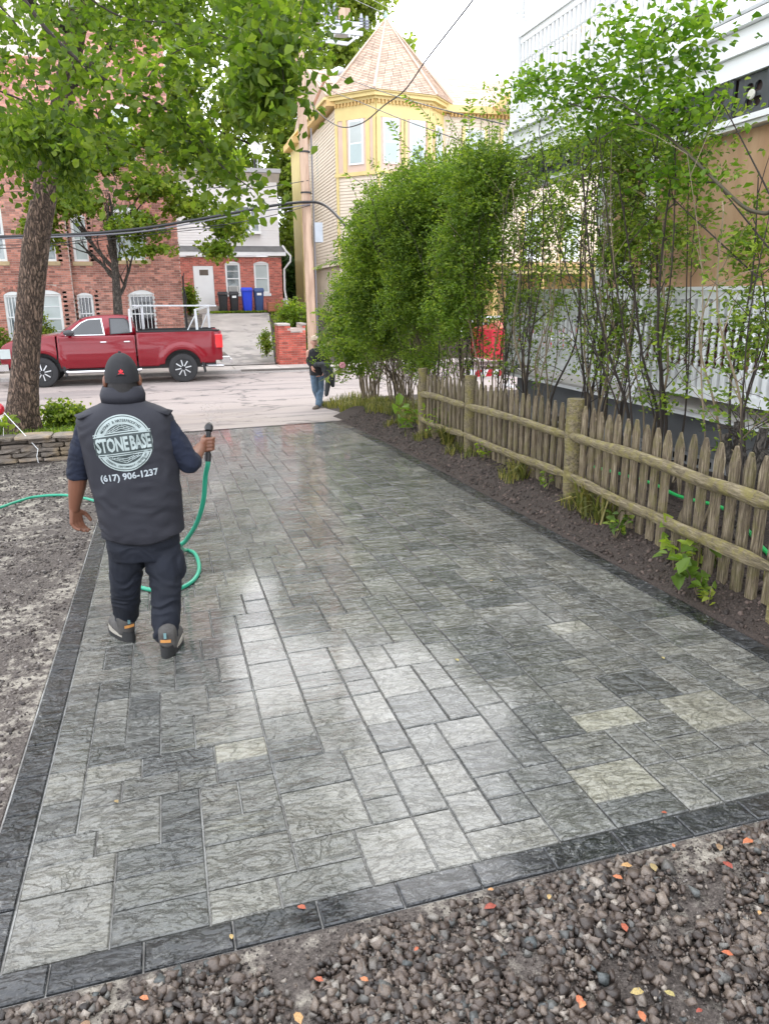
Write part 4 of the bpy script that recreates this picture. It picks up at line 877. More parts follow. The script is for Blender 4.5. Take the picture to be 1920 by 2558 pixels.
for k in range(5):
    r_ = .22-.022*k; q.tube([(c_.x+r_*.45*math.cos(t_)+.01*k, c_.y, c_.z+r_*math.sin(t_)) for t_ in np.linspace(0, 6.283, 20)], .014, 5)
q.tube([A(791, 122, -.1), A(784, 150, -.08), A(781, 165, -.05)], .014, 5); q.build('cable_coil', CABLE, up_)
q = MB(); q.box(UPX+.16, UPX+.42, UPY-.2, UPY+.1, 3.42, 4.02); q.build('meter_box', M('box_grey', (.46, .50, .54), .5), up_)
q = MB(); q.tube([(UPX+.155, UPY-.1, z) for z in (-.3, 2, 4.5, 6.8)], .025, 6); q.build('riser_conduit', CABLEG, up_)
q = MB(); q.tube([A(783, 262), A(795, 235), A(808, 205), A(820, 188), A(832, 182)], [.045, .042, .04, .038, .035], 8); arm_ = q.build('lamp_arm', M('rusty_steel', (.33, .17, .10), .8, .3, 6), up_, smooth=True)
q = MB(); a_, b_ = Vector(A(826, 183)), Vector(A(858, 172)); q.tube([a_, a_.lerp(b_, .3), a_.lerp(b_, .7), b_], [.05, .11, .12, .04], 10); q.build('lamp_head', M('lamp_grey', (.62, .64, .66), .4), arm_, smooth=True)
for z in (7.45, 6.1, 4.9): q = MB(); q.lathe([(.175, z), (.175, z+.05)], (UPX-.05, UPY, 0), 14); q.build('band', CABLE, up_)
def wire(name, label, P_, r, mat=CABLE, n=24, sides=5):
    """P_ [(px, py, y)] points on a wire hung through the street, smoothed"""
    W_ = [Vector(at(*p)) for p in P_]; out = []
    for i in range(len(W_)-1):
        p0, p1, p2, p3 = W_[max(i-1, 0)], W_[i], W_[i+1], W_[min(i+2, len(W_)-1)]
        for k in range(8):
            t_ = k/8; out.append(.5*((2*p1)+(p2-p0)*t_+(2*p0-5*p1+4*p2-p3)*t_*t_+(3*p1-p0-3*p2+p3)*t_**3))
    out.append(W_[-1]); q = MB(); q.tube(out, r, sides); return q.build(name, mat, None, smooth=True, label=label, cat='cable', loc=(0, 0, 0))
wire('cable_bundle', 'thick black bundle of cables crossing the street to the pole', [(-60, 592, 24.2), (150, 587, 24.8), (330, 573, 25.2), (480, 550, 25.6), (600, 528, 25.9), (700, 510, 26), (775, 504, 26.05), (812, 513, 25.2), (850, 548, 23.5), (900, 610, 22)], .042, CABLE, sides=8)
wire('cable', 'grey strand hugging the underside of the thick cable bundle', [(-60, 598, 24.1), (330, 580, 25.1), (600, 535, 25.8), (775, 510, 26.0)], .02, CABLEG)
wire('cable', 'upper of the two thin wires sagging below the thick bundle', [(-60, 612, 24.4), (130, 608, 24.8), (300, 585, 25.1), (560, 560, 25.7), (690, 535, 26), (775, 512, 26)], .012)
wire('cable', 'lower of the two thin wires sagging below the thick bundle', [(-60, 622, 24.4), (130, 614, 24.8), (330, 590, 25.2), (560, 566, 25.8)], .010)
wire('cable', 'nearly level thin wire in front of the brick house', [(-60, 480, 27), (150, 477, 27), (400, 474, 27), (570, 467, 26.6), (640, 470, 26.4), (770, 450, 26.1)], .012)
wire('service_cable', 'twisted black service cable swooping up from the pole over the turret', [(770, 250, 26.1), (800, 285, 24), (850, 316, 22), (905, 306, 20), (960, 262, 18), (1010, 225, 16.5), (1060, 155, 15), (1110, 90, 14), (1180, 0, 13), (1240, -90, 12)], .014, CABLE)
wire('service_cable', 'dark wire from the pole past the lamp to the porch house', [(781, 163, 26.1), (850, 190, 22), (960, 230, 17), (1050, 258, 14), (1125, 278, 12.5), (1260, 310, 11.2)], .009)
wire('service_cable', 'dark wire running just below the street lamp across the turret', [(790, 200, 25.8), (830, 228, 23), (900, 255, 19), (985, 290, 16), (1060, 318, 14), (1150, 350, 12.5)], .009)
wire('power_line', 'lowest thin wire against the white sky meeting the upper porch', [(885, -2, 26), (1000, 50, 19), (1120, 95, 15), (1290, 157, 10.9)], .006, CABLEG)
wire('power_line', 'middle thin wire against the white sky', [(930, -2, 26), (1040, 55, 19), (1150, 100, 15), (1290, 152, 11.1)], .006, CABLEG)
wire('power_line', 'highest thin wire against the white sky', [(1060, -4, 26), (1180, 48, 17), (1297, 103, 11)], .006, CABLEG)
# ---------------------------------------------------------------- pickup truck
PAINT = M('deep_red_paint', (.21, .002, .011), .25, .03, 2, coat=.55, spec=.4); CHROME = M('chrome', (.75, .76, .78), .12, .03, metal=1); TYRE = M('tyre_rubber', (.03, .03, .032), .8, .1)
RIMD = M('black_rim', (.025, .025, .028), .35, .05, metal=.5); TAIL = M('tail_lamp_red', (.75, .005, .01), .15, .05, coat=1); ALU = M('aluminium', (.62, .64, .66), .35, .05, metal=.4)
TY, TG, THW = 24.72, -.678, .98; RX, FX_ = .53, -3.32
trk = thing('pickup_truck', 'dark red pickup truck with a white ladder rack parked across the street', 'pickup truck', (-1.4, TY, TG))
def top_h(x): return float(np.interp(x, [-4.38, -4.3, -4.1, -3.8, -2.9, -2.7, -.75, -.70, 1.60, 1.69], [1.02, 1.16, 1.26, 1.33, 1.42, 1.385, 1.385, 1.46, 1.475, 1.45]))
def bot_h(x):
    b = .50 if -2.75 < x < -.1 else .55
    for c in (RX, FX_):
        d = abs(x-c)
        if d < .535: b = max(b, .42+math.sqrt(max(0, .56**2-d*d))*.97 if d < .52 else b)
    if x > 1.45: b = .62
    if x < -4.2: b = .6
    return b
def hw(x, h):
    w = THW-.075*max(0, (h-.98)/.5)**1.6-.05*max(0, (.75-h)/.3)
    if h > .98 and h < 1.06: w -= .0
    for c in (RX, FX_):
        d = math.hypot(x-c, h-.42); w += .045*math.exp(-((d-.62)/.09)**2) if d > .5 else .045
    w -= .10*sm(1.35, 1.69, x)**2+.28*sm(-3.9, -4.38, -x*-1 if False else x) if False else 0
    w -= .07*sm(1.4, 1.69, x); w -= .22*(1-sm(-4.38, -3.75, x))
    if -2.75 < x < -.72: w -= .012*sm(.95, 1.0, h)*(1-sm(1.16, 1.22, h))
    return w
xs_ = sorted(set([round(v_, 3) for v_ in lin(-4.38, 1.69, 120)]+[c+s_*d for c in (RX, FX_) for s_ in (-1, 1) for d in (.52, .521, .5, .47, .43, .38, .3, .2, .1, .0)]))
def skin(side, x0, x1, mat, name, rows=18):
    X = [x for x in xs_ if x0 <= x <= x1]; V = []; F = []
    for x in X:
        a, b = bot_h(x), top_h(x)
        for k in range(rows+1):
            h = a+(b-a)*k/rows; V.append((x, TY+side*hw(x, h), TG+h))
    for i in range(len(X)-1):
        for k in range(rows): F.append((i*(rows+1)+k, (i+1)*(rows+1)+k, (i+1)*(rows+1)+k+1, i*(rows+1)+k+1))
    q = MB(); q.add(V, F); o = q.build(name, mat, trk, smooth=2); md = o.modifiers.new('s', 'SOLIDIFY'); md.thickness = .03; md.offset = -1 if True else 1; return o
body = skin(-1, -2.88, -.74, PAINT, 'door_side')
b1_ = skin(-1, -4.38, -2.885, PAINT, 'front_fender'); b2_ = skin(-1, -.725, 1.69, PAINT, 'bed_side')
for n_, a_, b_ in (('front_fender', -4.38, -2.885), ('door_side', -2.88, -.74), ('bed_side', -.725, 1.69)): skin(1, a_, b_, PAINT, n_)
q = MB(); V = []; F = []; X = lin(-4.38, -2.75, 16)
for x in X:
    for k in range(9):
        s_ = -1+k/4; V.append((x, TY+s_*hw(x, top_h(x)), TG+top_h(x)+.05*(1-s_*s_)))
for i in range(15):
    for k in range(8): F.append((i*9+k, (i+1)*9+k, (i+1)*9+k+1, i*9+k+1))
q.add(V, F); q.build('hood', PAINT, trk, smooth=True)
MB().box(-4.36, -4.2, TY-.72, TY+.72, TG+.62, TG+1.08).build('grille', CHROME, trk); MB().box(-4.5, -4.2, TY-.85, TY+.85, TG+.48, TG+.66).build('front_bumper', CHROME, trk)
for s_ in (-1, 1): MB().box(-4.37, -4.1, TY+s_*.80-.09, TY+s_*.80+.09, TG+.82, TG+1.08).build('headlight', GLASSP, trk)
MB().box(-3.0, 1.5, TY-.78, TY+.78, TG+.42, TG+.62).build('chassis', BLACK, trk); MB().box(-4.2, -2.6, TY-.70, TY+.70, TG+.5, TG+1.1).build('engine_bay', BLACK, trk); MB().box(-.7, 1.6, TY-.72, TY+.72, TG+.6, TG+.95).build('bed_floor', BLACK, trk)
for s_ in (-1, 1):
    MB().box(-.71, 1.64, TY+s_*.90-.05, TY+s_*.90+.05, TG+1.462, TG+1.50).build('bed_rail', BLACK, trk); MB().box(-.7, 1.62, TY+s_*.86-.02, TY+s_*.86+.02, TG+.9, TG+1.46).build('bed_liner', BLACK, trk)
MB().bev(1.60, 1.68, TY-.80, TY+.80, TG+.72, TG+1.44, .02).build('tailgate', PAINT, trk); MB().box(-.74, -.66, TY-.86, TY+.86, TG+.8, TG+1.40).build('bed_front', PAINT, trk)
# cab
def cw(h): return .905-.30*max(0, h-1.36)
cab = [(-2.92, 1.38), (-2.72, 1.50), (-2.28, 1.80), (-2.08, 1.895), (-1.8, 1.935), (-1.2, 1.945), (-.93, 1.915), (-.84, 1.84), (-.72, 1.40)]
q = MB(); n = len(cab); V = [(x, TY-cw(h), TG+h) for x, h in cab]+[(x, TY+cw(h), TG+h) for x, h in cab]; q.add(V, [tuple(range(n)), tuple(range(2*n-1, n-1, -1))]+[(i, i+n, (i+1) % n+n, (i+1) % n) for i in range(n)]); cabo = q.build('cab', PAINT, trk, smooth=2)
def pane(pl, name, mat, off, side=-1, par=None):
    q = MB(); V = [(x, TY+side*(cw(h)+off), TG+h) for x, h in pl]+[(x, TY+side*(cw(h)+off-.012), TG+h) for x, h in pl]; n = len(pl)
    q.add(V, [tuple(range(n)), tuple(range(2*n-1, n-1, -1))]+[(i, i+n, (i+1) % n+n, (i+1) % n) for i in range(n)]); return q.build(name, mat, par or cabo)
for s_ in (-1, 1):
    pane([(-2.63, 1.41), (-2.2, 1.76), (-2.0, 1.85), (-1.62, 1.875), (-1.56, 1.41)], 'window_trim', CHROME, .006, s_); pane([(-2.56, 1.43), (-2.17, 1.75), (-1.99, 1.83), (-1.65, 1.85), (-1.60, 1.43)], 'side_window', GLASSD, .012, s_)
    pane([(-1.42, 1.42), (-1.42, 1.875), (-1.0, 1.865), (-.90, 1.80), (-.84, 1.45)], 'window_trim', BLACK, .006, s_); pane([(-1.39, 1.44), (-1.39, 1.85), (-1.02, 1.84), (-.93, 1.79), (-.88, 1.47)], 'side_window', GLASSD, .012, s_)
    for x in (-1.50, -2.80): q = MB(); q.box(x-.006, x+.006, TY+s_*(hw(x, 1)+.001)-.003, TY+s_*(hw(x, 1)+.001)+.003, TG+.53, TG+1.33); q.build('door_gap', BLACK, trk)
    for x in (-1.62, -.98):
        q = MB(); q.tube([(x-.11, TY+s_*(hw(x, 1.2)-.01), TG+1.21), (x-.07, TY+s_*(hw(x, 1.2)+.035), TG+1.215), (x+.07, TY+s_*(hw(x, 1.2)+.035), TG+1.215), (x+.11, TY+s_*(hw(x, 1.2)-.01), TG+1.21)], .018, 6); q.build('door_handle', CHROME, trk, smooth=True)
    q = MB(); q.sphere((-2.50, TY+s_*1.13, TG+1.50), (.15, .07, .085), 14, 9); q.beam((-2.5, TY+s_*.9, TG+1.43), (-2.5, TY+s_*1.1, TG+1.45), .08, .04); q.build('mirror', M('mirror_shell', (.06, .06, .065), .4) if s_ < 0 else bpy.data.materials['mirror_shell'], trk, smooth=True)
    q = MB(); q.tube([(-2.7, TY+s_*.97, TG+.42), (-2.6, TY+s_*1.0, TG+.40), (-.75, TY+s_*1.0, TG+.40), (-.65, TY+s_*.97, TG+.42)], .05, 8); q.build('running_board', CHROME, trk, smooth=True)
    q = MB(); q.bev(1.50, 1.71, TY+s_*.90-.085, TY+s_*.90+.085, TG+.98, TG+1.37, .02); q.build('tail_light', TAIL, trk)
    for c_ in (RX, FX_): q = MB(); q.prism([(c_+.50, TG+.82), (c_+.60, TG+.80), (c_+.66, TG+.3), (c_+.60, TG+.26)], 1, TY+s_*.93-.09, TY+s_*.93+.06); q.build('mud_flap', BLACK, trk)
q = MB(); q.add([(-2.73, TY-.80, TG+1.515), (-2.73, TY+.80, TG+1.515), (-2.13, TY+.70, TG+1.895), (-2.13, TY-.70, TG+1.895)], [(0, 1, 2, 3)]); q.v = [(x-.012, y, z+.012) for x, y, z in q.v]; q.build('windscreen', GLASS, cabo)
MB().bev(1.66, 1.90, TY-.92, TY+.92, TG+.52, TG+.72, .02).build('rear_bumper', CHROME, trk); q = MB(); q.box(1.9, 2.05, TY-.04, TY+.04, TG+.44, TG+.52); q.sphere((2.0, TY, TG+.56), .03); q.build('tow_ball', CHROME, trk)
q = MB(); q.tube([(1.0, TY-.72, TG+.46), (1.72, TY-.86, TG+.44)], .045, 10); q.build('exhaust_pipe', CHROME, trk, smooth=True)
def wheel(x, s_):
    y = TY+s_*.86; w = thing_part = None
    q = MB(); q.lathe([(.27, -.13), (.36, -.14), (.405, -.12), (.42, -.08), (.42, .08), (.405, .12), (.36, .14), (.27, .13)], (x, y, TG+.418), 40, axis=1); w = q.build('wheel', TYRE, trk, smooth=True)
    yo = y+s_*.125; q = MB(); q.lathe([(.275, -.12), (.275, .0), (.262, .012), (.25, .0), (.245, -.06), (.02, -.07), (.02, -.12)] if s_ > 0 else [(.275, .12), (.275, 0), (.262, -.012), (.25, 0), (.245, .06), (.02, .07), (.02, .12)], (x, yo, TG+.418), 32, axis=1); q.build('rim', RIMD, w, smooth=True)
    for k in range(8):
        t_ = 2*math.pi*k/8+.2; q = MB(); c_, z_ = math.cos(t_), math.sin(t_); q.beam((x+.06*c_, yo+s_*.0, TG+.418+.06*z_), (x+.235*c_, yo-s_*.01, TG+.418+.235*z_), .030, .035, up=(0, 1, 0)); q.build('spoke', ALU, w)
    q = MB(); q.lathe([(.001, 0), (.055, 0), (.06, -.02 if s_ > 0 else .02)], (x, yo+s_*.03, TG+.418), 14, axis=1); q.build('hub_cap', RIMD, w)
for x in (RX, FX_):
    for s_ in (-1, 1): wheel(x, s_)
def text_mesh(s_, size, bold=.02, align='CENTER', sx=1.0, fill=True, space=1.0):
    c = bpy.data.curves.new('t', 'FONT'); c.body = s_; c.size = size; c.align_x = align; c.offset = bold*size; c.space_character = space; c.resolution_u = 2
    o = bpy.data.objects.new('t', c); me = bpy.data.meshes.new_from_object(o); V = [(v_.co.x*sx, v_.co.y) for v_ in me.vertices]; F = [tuple(p.vertices) for p in me.polygons]
    bpy.data.objects.remove(o); return V, F
V, F = text_mesh('SILVERADO', .085, .035, sx=1.25, space=1.15); q = MB(); q.add([(x-2.3, TY-hw(-2.3, .98)-.012, TG+.93+z) for x, z in V], F); q.build('lettering', CHROME, trk)
rk = MB(); R_ = lambda x, y, d: tuple(at(x, y, d)); ny_, fy_ = TY-.86, TY+.86
for (a_, b_) in (((322, 774, ny_), (353, 764, fy_)), ((487, 774, ny_), (519, 765, fy_))): q = MB(); q.beam(R_(*a_), R_(*b_), .05); q.build('cross_bar', ALU, trk)
pass; q = MB(); q.beam(R_(322, 774, ny_), (R_(322, 774, ny_)[0], ny_, TG+1.48), .06); q.beam(R_(487, 773, ny_), (R_(487, 774, ny_)[0]+.02, ny_, TG+1.48), .07); q.beam(R_(353, 764, fy_), (R_(353, 764, fy_)[0], fy_, TG+1.48), .07); q.beam(R_(519, 765, fy_), (R_(519, 765, fy_)[0], fy_, TG+1.48), .07)
q.beam(R_(486, 788, ny_), (R_(468, 826, ny_)[0], ny_, TG+1.48), .03); q.beam(R_(517, 782, fy_), (R_(503, 826, fy_)[0], fy_, TG+1.48), .03); q.build('rack_post', ALU, trk)
q = MB(); q.beam(R_(330, 763, fy_), R_(540, 763, fy_), .045); q.build('rack_rail', ALU, trk)
# a red van glimpsed through the stems further along the street
rv = thing('red_van', 'red and white van glimpsed between the shrub stems beyond the fence', 'van', (12.2, 24.3, TG))
VR = M('bright_red_paint', (.55, .01, .03), .3, .05, coat=1)
q = MB(); q.prism([(10.2, TG+.35), (10.2, TG+1.3), (11.1, TG+1.45), (11.7, TG+1.95), (14.6, TG+1.95), (14.8, TG+.35)], 1, 23.5, 25.3); q.build('body', VR, rv)
MB().box(11.4, 14.7, 23.485, 23.498, TG+.95, TG+1.18).build('white_stripe', WHITE, rv); MB().box(11.75, 14.4, 23.48, 23.497, TG+1.32, TG+1.82).build('side_window', GLASSD, rv)
for x in (11.0, 14.0):
    q = MB(); q.lathe([(.2, -.1), (.34, -.1), (.34, .1), (.2, .1)], (x, 23.55, TG+.34), 20, axis=1); q.build('wheel', TYRE, rv, smooth=True)
# red and white road barrier
rb = thing('road_barrier', 'small red and white striped road barrier standing at the kerb', 'barrier', (8.3, 19.4, T(8.3, 19.4)))
for k in range(8): q = MB(); x = 7.75+k*.17; q.prism([(x, .0-.38), (x+.17, 0-.38), (x+.26, .18-.38), (x+.09, .18-.38)], 1, 19.38, 19.41); q.build('board_stripe', VR if k % 2 else WHITE, rb)
for x in (7.85, 8.95): MB().box(x, x+.05, 19.42, 19.46, T(6, 19), .0).build('upright', WHITE, rb); MB().box(x-.03, x+.08, 19.15, 19.7, T(6, 19), T(6, 19)+.04).build('foot', WHITE, rb)
# ---------------------------------------------------------------- people
def capsule(mb, a, b, ra, rb, n=14):
    a = Vector(a); b = Vector(b); d = b-a; L = d.length; d = d/L if L > 1e-6 else Vector((0, 0, 1)); P_ = []; R_ = []
    for k in range(5): t = math.pi/2*(k/5); P_.append(a-d*ra*math.cos(t)); R_.append(max(.0008, ra*math.sin(t)))
    P_.append(a); R_.append(ra); P_.append(b); R_.append(rb)
    for k in range(1, 6): t = math.pi/2*(k/5); P_.append(b+d*rb*math.sin(t)); R_.append(max(.0008, rb*math.cos(t)))
    mb.tube(P_, R_, n)
def chain(mb, pts_, n=14):
    for (a, ra), (b, rb) in zip(pts_[:-1], pts_[1:]): capsule(mb, a, b, ra, rb, n)
def fuse(name, mb, mat, parent, voxel=.006, smooth=2, wr=None, **kw):
    """merge overlapping shapes into one continuous skin"""
    me = mb.mesh(); o = bpy.data.objects.new('tmp', me); COL.objects.link(o); r = o.modifiers.new('r', 'REMESH'); r.mode = 'VOXEL'; r.voxel_size = voxel
    s = o.modifiers.new('s', 'SMOOTH'); s.iterations = smooth; s.factor = .5
    dg = bpy.context.evaluated_depsgraph_get(); me2 = bpy.data.meshes.new_from_object(o.evaluated_get(dg)); bpy.data.objects.remove(o)
    if wr:
        no = [v.normal.copy() for v in me2.vertices]
        for v, nn in zip(me2.vertices, no): v.co += nn*wr(v.co)
    me2.polygons.foreach_set('use_smooth', np.ones(len(me2.polygons), bool)); me2.materials.clear(); return link(name, me2, mat, parent, **kw)
def wrinkle(amp, sc=(9, 9, 26), seed=0):
    def f(c):
        p = Vector((c.x*sc[0]+seed, c.y*sc[1], c.z*sc[2]+2*mnoise.noise(c*7))); n_ = mnoise.noise(p); return amp*(1-2.2*abs(n_))+amp*.5*mnoise.noise(p*2.3)
    return f
SKIN = M('brown_skin', (.20, .085, .05), .5, .12, 8, bmp=.1, bs=200); SKINP = M('pale_skin', (.50, .27, .20), .5, .1, 8); HAIR = M('black_hair', (.012, .010, .010), .6, .2, 60, bmp=.4, bs=200)
NAVY = M('navy_knit', (.007, .011, .026), .9, .2, 10, bmp=.3, bs=200); NAVYP = M('navy_work_cloth', (.0045, .007, .015), .8, .25, 6, bmp=.15, bs=300); VEST = M('charcoal_softshell', (.017, .0175, .025), .75, .10, 5, col2=(.026, .027, .035), c2s=4, c2w=(.55, .75), bmp=.1, bs=250); CAPM = M('black_cap_cloth', (.012, .012, .014), .8, .15, 40)
LOGO = M('silver_print', (.34, .40, .39), .45, .1, 20); LOGOD = M('print_dark', (.030, .045, .045), .5, .1); REDE = M('red_embroidery', (.65, .02, .03), .7)
A4 = lambda x, y, d=4.3: Vector(at(x, y, d))
GZ = T(-.25, 4.3)
man = thing('person', 'person seen from behind in dark cap, grey printed vest and navy trousers, hosing the pavers', 'person', (-.24, 4.3, GZ))
mb = MB()
sL, eL, wL = A4(222, 1062), A4(196, 1185, 4.34), A4(186, 1268, 4.40); sR, eR, wR = A4(405, 1058), A4(474, 1160, 4.28), A4(501, 1117, 4.55)
chain(mb, [(sL, .062), (eL, .048)]); chain(mb, [(eL, .050), (eL.lerp(wL, .35), .047), (wL, .030)])
chain(mb, [(sR, .062), (eR, .050)]); chain(mb, [(eR, .047), (eR.lerp(wR, .4), .044), (wR, .030)])
HC = A4(304, 935, 4.32)
chain(mb, [(HC+Vector((0, .0, -.16)), .062), (HC+Vector((0, 0, -.06)), .062)]); mb.sphere((HC.x, HC.y, HC.z-.008), (.075, .094, .106), 20, 14); mb.sphere((HC.x, HC.y+.03, HC.z-.06), (.062, .075, .065), 16, 10)
mb.sphere((HC.x, HC.y+.104, HC.z-.03), (.014, .022, .022), 10, 6); mb.sphere((HC.x, HC.y+.085, HC.z-.07), (.026, .012, .010), 10, 6)
for s_ in (-1, 1):
    mb.sphere((HC.x+s_*.086, HC.y-.002, HC.z-.035), (.014, .024, .034), 12, 8); mb.sphere((HC.x+s_*.03, HC.y+.085, HC.z-.002), (.014, .010, .008), 8, 6)
mb.loft([(.48, -.19, 4.3, .12, .09), (.8, -.2, 4.3, .17, .10), (1.12, -.22, 4.3, .18, .09), (1.22, -.22, 4.3, .10, .07)], 20)
for a, b, c in (((-.27, 4.3, .5), (-.30, 4.34, .2), (-.35, 4.44, -.02)), ((-.12, 4.28, .5), (-.10, 4.23, .2), (-.12, 4.15, -.03))): chain(mb, [(a, .06), (b, .05), (c, .035)])
def hand(mb, wr, d, side, curl, s=1.0, thumb=None, axis=None, gr=None):
    """palm and five fingers; d points along the palm, side towards the thumb; curl bends fingers towards axis"""
    d = Vector(d).normalized(); side = Vector(side); side = (side-d*side.dot(d)).normalized(); nrm = Vector(axis).normalized()
    pm = wr+d*.085*s
    for k in range(4):
        o_ = side*(.030-.020*k)*s; capsule(mb, wr+o_*.55+d*.01, wr+o_+d*.078*s, .0165*s, .0125*s, 10)
    for k, L in enumerate((.070, .078, .072, .056)):
        o_ = side*(.031-.0205*k)*s; p = wr+o_+d*.082*s; dd = d.copy(); seg = [(p, .0105*s)]
        for j, f in enumerate((.42, .32, .26)):
            ang = curl*(.75+.35*j)+.06*k; dd = (dd*math.cos(ang)+nrm*math.sin(ang)).normalized(); nn = (nrm-dd*nrm.dot(dd)); nrm_ = nn.normalized() if nn.length > 1e-3 else nrm; p = p+dd*L*f*s; seg.append((p, (.0098-.0010*j)*s)); nrm2 = nrm_
            nrm_k = nrm_
            nrm = nrm if False else nrm
        chain(mb, seg, 10)
    tb = wr+side*.024*s+d*.022*s; t1 = tb+(side*.75+d*.55+nrm*.25).normalized()*.036*s; t2 = t1+(d*.75+side*.15+nrm*.45).normalized()*.028*s; t3 = t2+(d*.7+nrm*.5-side*.1).normalized()*.022*s
    chain(mb, [(tb, .0155*s), (t1, .0130*s), (t2, .0112*s), (t3, .0095*s)], 10)
hand(mb, wL+Vector((0, 0, -.005)), (.02, .04, -1), (.75, .6, 0), .42, .98, axis=(.75, -.25, 0))
gp = A4(520, 1108, 4.60)       # the grip of the nozzle
ax = Vector((0.10, .10, 1)).normalized()
bk = (gp-wR).normalized()
for k in range(4):             # fingers wrap round the nozzle, knuckles outward
    c_ = gp+ax*(.030-.0205*k); capsule(mb, wR+ax*(.022-.014*k)+bk*.012, c_-bk*.006+Vector((-.012, -.022, 0)), .0165, .0130, 10)
    F_ = [c_+Vector((-.016, -.022, 0)), c_+Vector((.016, -.026, 0)), c_+Vector((.030, -.004, 0)), c_+Vector((.018, .022, 0)), c_+Vector((-.004, .022, 0))]
    chain(mb, [(F_[0], .0120), (F_[1], .0112), (F_[2], .0105), (F_[3], .0098), (F_[4], .0088)], 10)
chain(mb, [(wR+ax*.026+bk*.02, .0150), (gp+Vector((-.030, .004, .030)), .0128), (gp+Vector((-.014, .026, .040)), .0108), (gp+Vector((.006, .030, .036)), .0092)], 10)
fuse('body', mb, SKIN, man, .0042, 2)
# trousers
mb = MB(); kL, aL, kR, aR = Vector((-.315, 4.33, .24)), Vector((-.335, 4.42, .0)), Vector((-.095, 4.22, .22)), Vector((-.118, 4.15, -.03))
mb.loft([(.40, -.20, 4.3, .165, .125), (.47, -.195, 4.3, .19, .135), (.60, -.19, 4.3, .185, .13)], 28, 2.4)
for hp, k_, a_ in (((-.285, 4.31, .44), kL, aL), ((-.105, 4.29, .44), kR, aR)):
    hp = Vector(hp); chain(mb, [(hp, .100), (hp.lerp(k_, .5), .092), (k_, .078), (k_.lerp(a_, .5), .074), (a_+Vector((0, 0, .02)), .066)], 18)
mb.sphere((.0-.015, 4.27, .34), (.035, .07, .085), 12, 8); fuse('trousers', mb, NAVYP, man, .0065, 3, wr=wrinkle(.0085, (7, 7, 13), 3))
# sleeves
mb = MB(); chain(mb, [(sL+Vector((.02, 0, .01)), .075), (sL.lerp(eL, .5), .070), (eL+Vector((0, 0, .015)), .058)], 16); mb.tube([eL+Vector((0, 0, .03)), eL+Vector((-.002, .0, -.02))], [.060, .058], 18)
chain(mb, [(sR+Vector((-.02, 0, .01)), .075), (sR.lerp(eR, .5), .068), (eR+Vector((-.005, 0, .012)), .060), (eR.lerp(wR, .18), .054)], 16)
fuse('sweater', mb, NAVY, man, .006, 3, wr=wrinkle(.0045, (14, 14, 30), 8))
# vest
vr = [(.515, -.19, 4.3, .205, .150), (.55, -.19, 4.3, .213, .158), (.70, -.195, 4.3, .222, .160), (.85, -.205, 4.3, .230, .155), (1.0, -.215, 4.3, .238, .150), (1.10, -.222, 4.3, .243, .142), (1.17, -.226, 4.3, .243, .128), (1.205, -.226, 4.3, .228, .115), (1.235, -.226, 4.3, .175, .100), (1.258, -.226, 4.3, .115, .085), (1.275, -.225, 4.305, .092, .082), (1.335, -.225, 4.31, .098, .088)]
zz = [r[0] for r in vr]; rr = []
for z in np.linspace(.515, 1.335, 70): rr.append((z,)+tuple(float(np.interp(z, zz, [r[k] for r in vr])) for k in (1, 2, 3, 4)))
mb = MB(); mb.loft(rr, 96, 2.35, cap=False); wf_ = wrinkle(.011, (6, 5, 5), 5)
tilt = lambda x, z: -.05*max(0, (.62-z))*0
mb.v = [((lambda c: (c.x, c.y, c.z+(.03*math.cos((c.x+.19)*9)*-1+.02 if c.z < .53 else 0)))(Vector(v)+(Vector((v[0]+.2, v[1]-4.3, 0)).normalized() if True else 0)*(wf_(Vector(v))*sm(1.30, 1.1, v[2])*.9))) for v in mb.v]
vo = mb.build('vest', VEST, man, smooth=True); bpy.context.view_layer.update(); sd_ = vo.modifiers.new('s', 'SOLIDIFY'); sd_.thickness = .006; sd_.offset = -1
bv = BVHTree.FromPolygons([Vector(v) for v in mb.v], mb.f)
q = MB(); q.loft([(1.262, -.225, 4.31, .112, .10), (1.30, -.225, 4.31, .116, .102), (1.325, -.225, 4.315, .108, .096), (1.345, -.225, 4.32, .098, .092)], 32, 2.2, cap=False); o = q.build('collar', VEST, man, smooth=True); o.modifiers.new('s', 'SOLIDIFY').thickness = .008
for s_ in (-1, 1):   # shoulder caps of the vest, standing out over the sleeves
    q = MB(); x0 = -.226+s_*.06; q.add([(x0, 4.22, 1.248), (x0+s_*.165, 4.215, 1.196), (x0+s_*.19, 4.30, 1.205), (x0+s_*.165, 4.385, 1.196), (x0, 4.38, 1.248), (x0, 4.3, 1.262)], [(0, 1, 2, 5), (5, 2, 3, 4)]); o = q.build('shoulder_seam', VEST, man, smooth=True); o.modifiers.new('s', 'SOLIDIFY').thickness = .008
def press(V2, F, cx, cz, rot, name, mat, off, parent=None, sub=False):
    """lay flat shapes (metres, on the back) onto the vest"""
    c, s_ = math.cos(rot), math.sin(rot); out = []
    for x, z in V2:
        X, Z = cx+x*c-z*s_, cz+x*s_+z*c; h = bv.ray_cast(Vector((X, 3.5, Z)), Vector((0, 1, 0))); y = h[0].y if h[0] else 4.16; out.append((X, y-off, Z))
    q = MB(); q.add(out, F); return q.build(name, mat, parent or vo)
def disc(r0, r1, n=72, m=6, half=None):
    V = []; F = []; t0, t1 = half or (0, 2*math.pi)
    for i in range(m+1):
        r = r0+(r1-r0)*i/m
        for k in range(n+1): t = t0+(t1-t0)*k/n; V.append((r*math.cos(t), r*math.sin(t)))
    for i in range(m):
        for k in range(n): a = i*(n+1)+k; F.append((a, a+1, a+n+2, a+n+1))
    return V, F
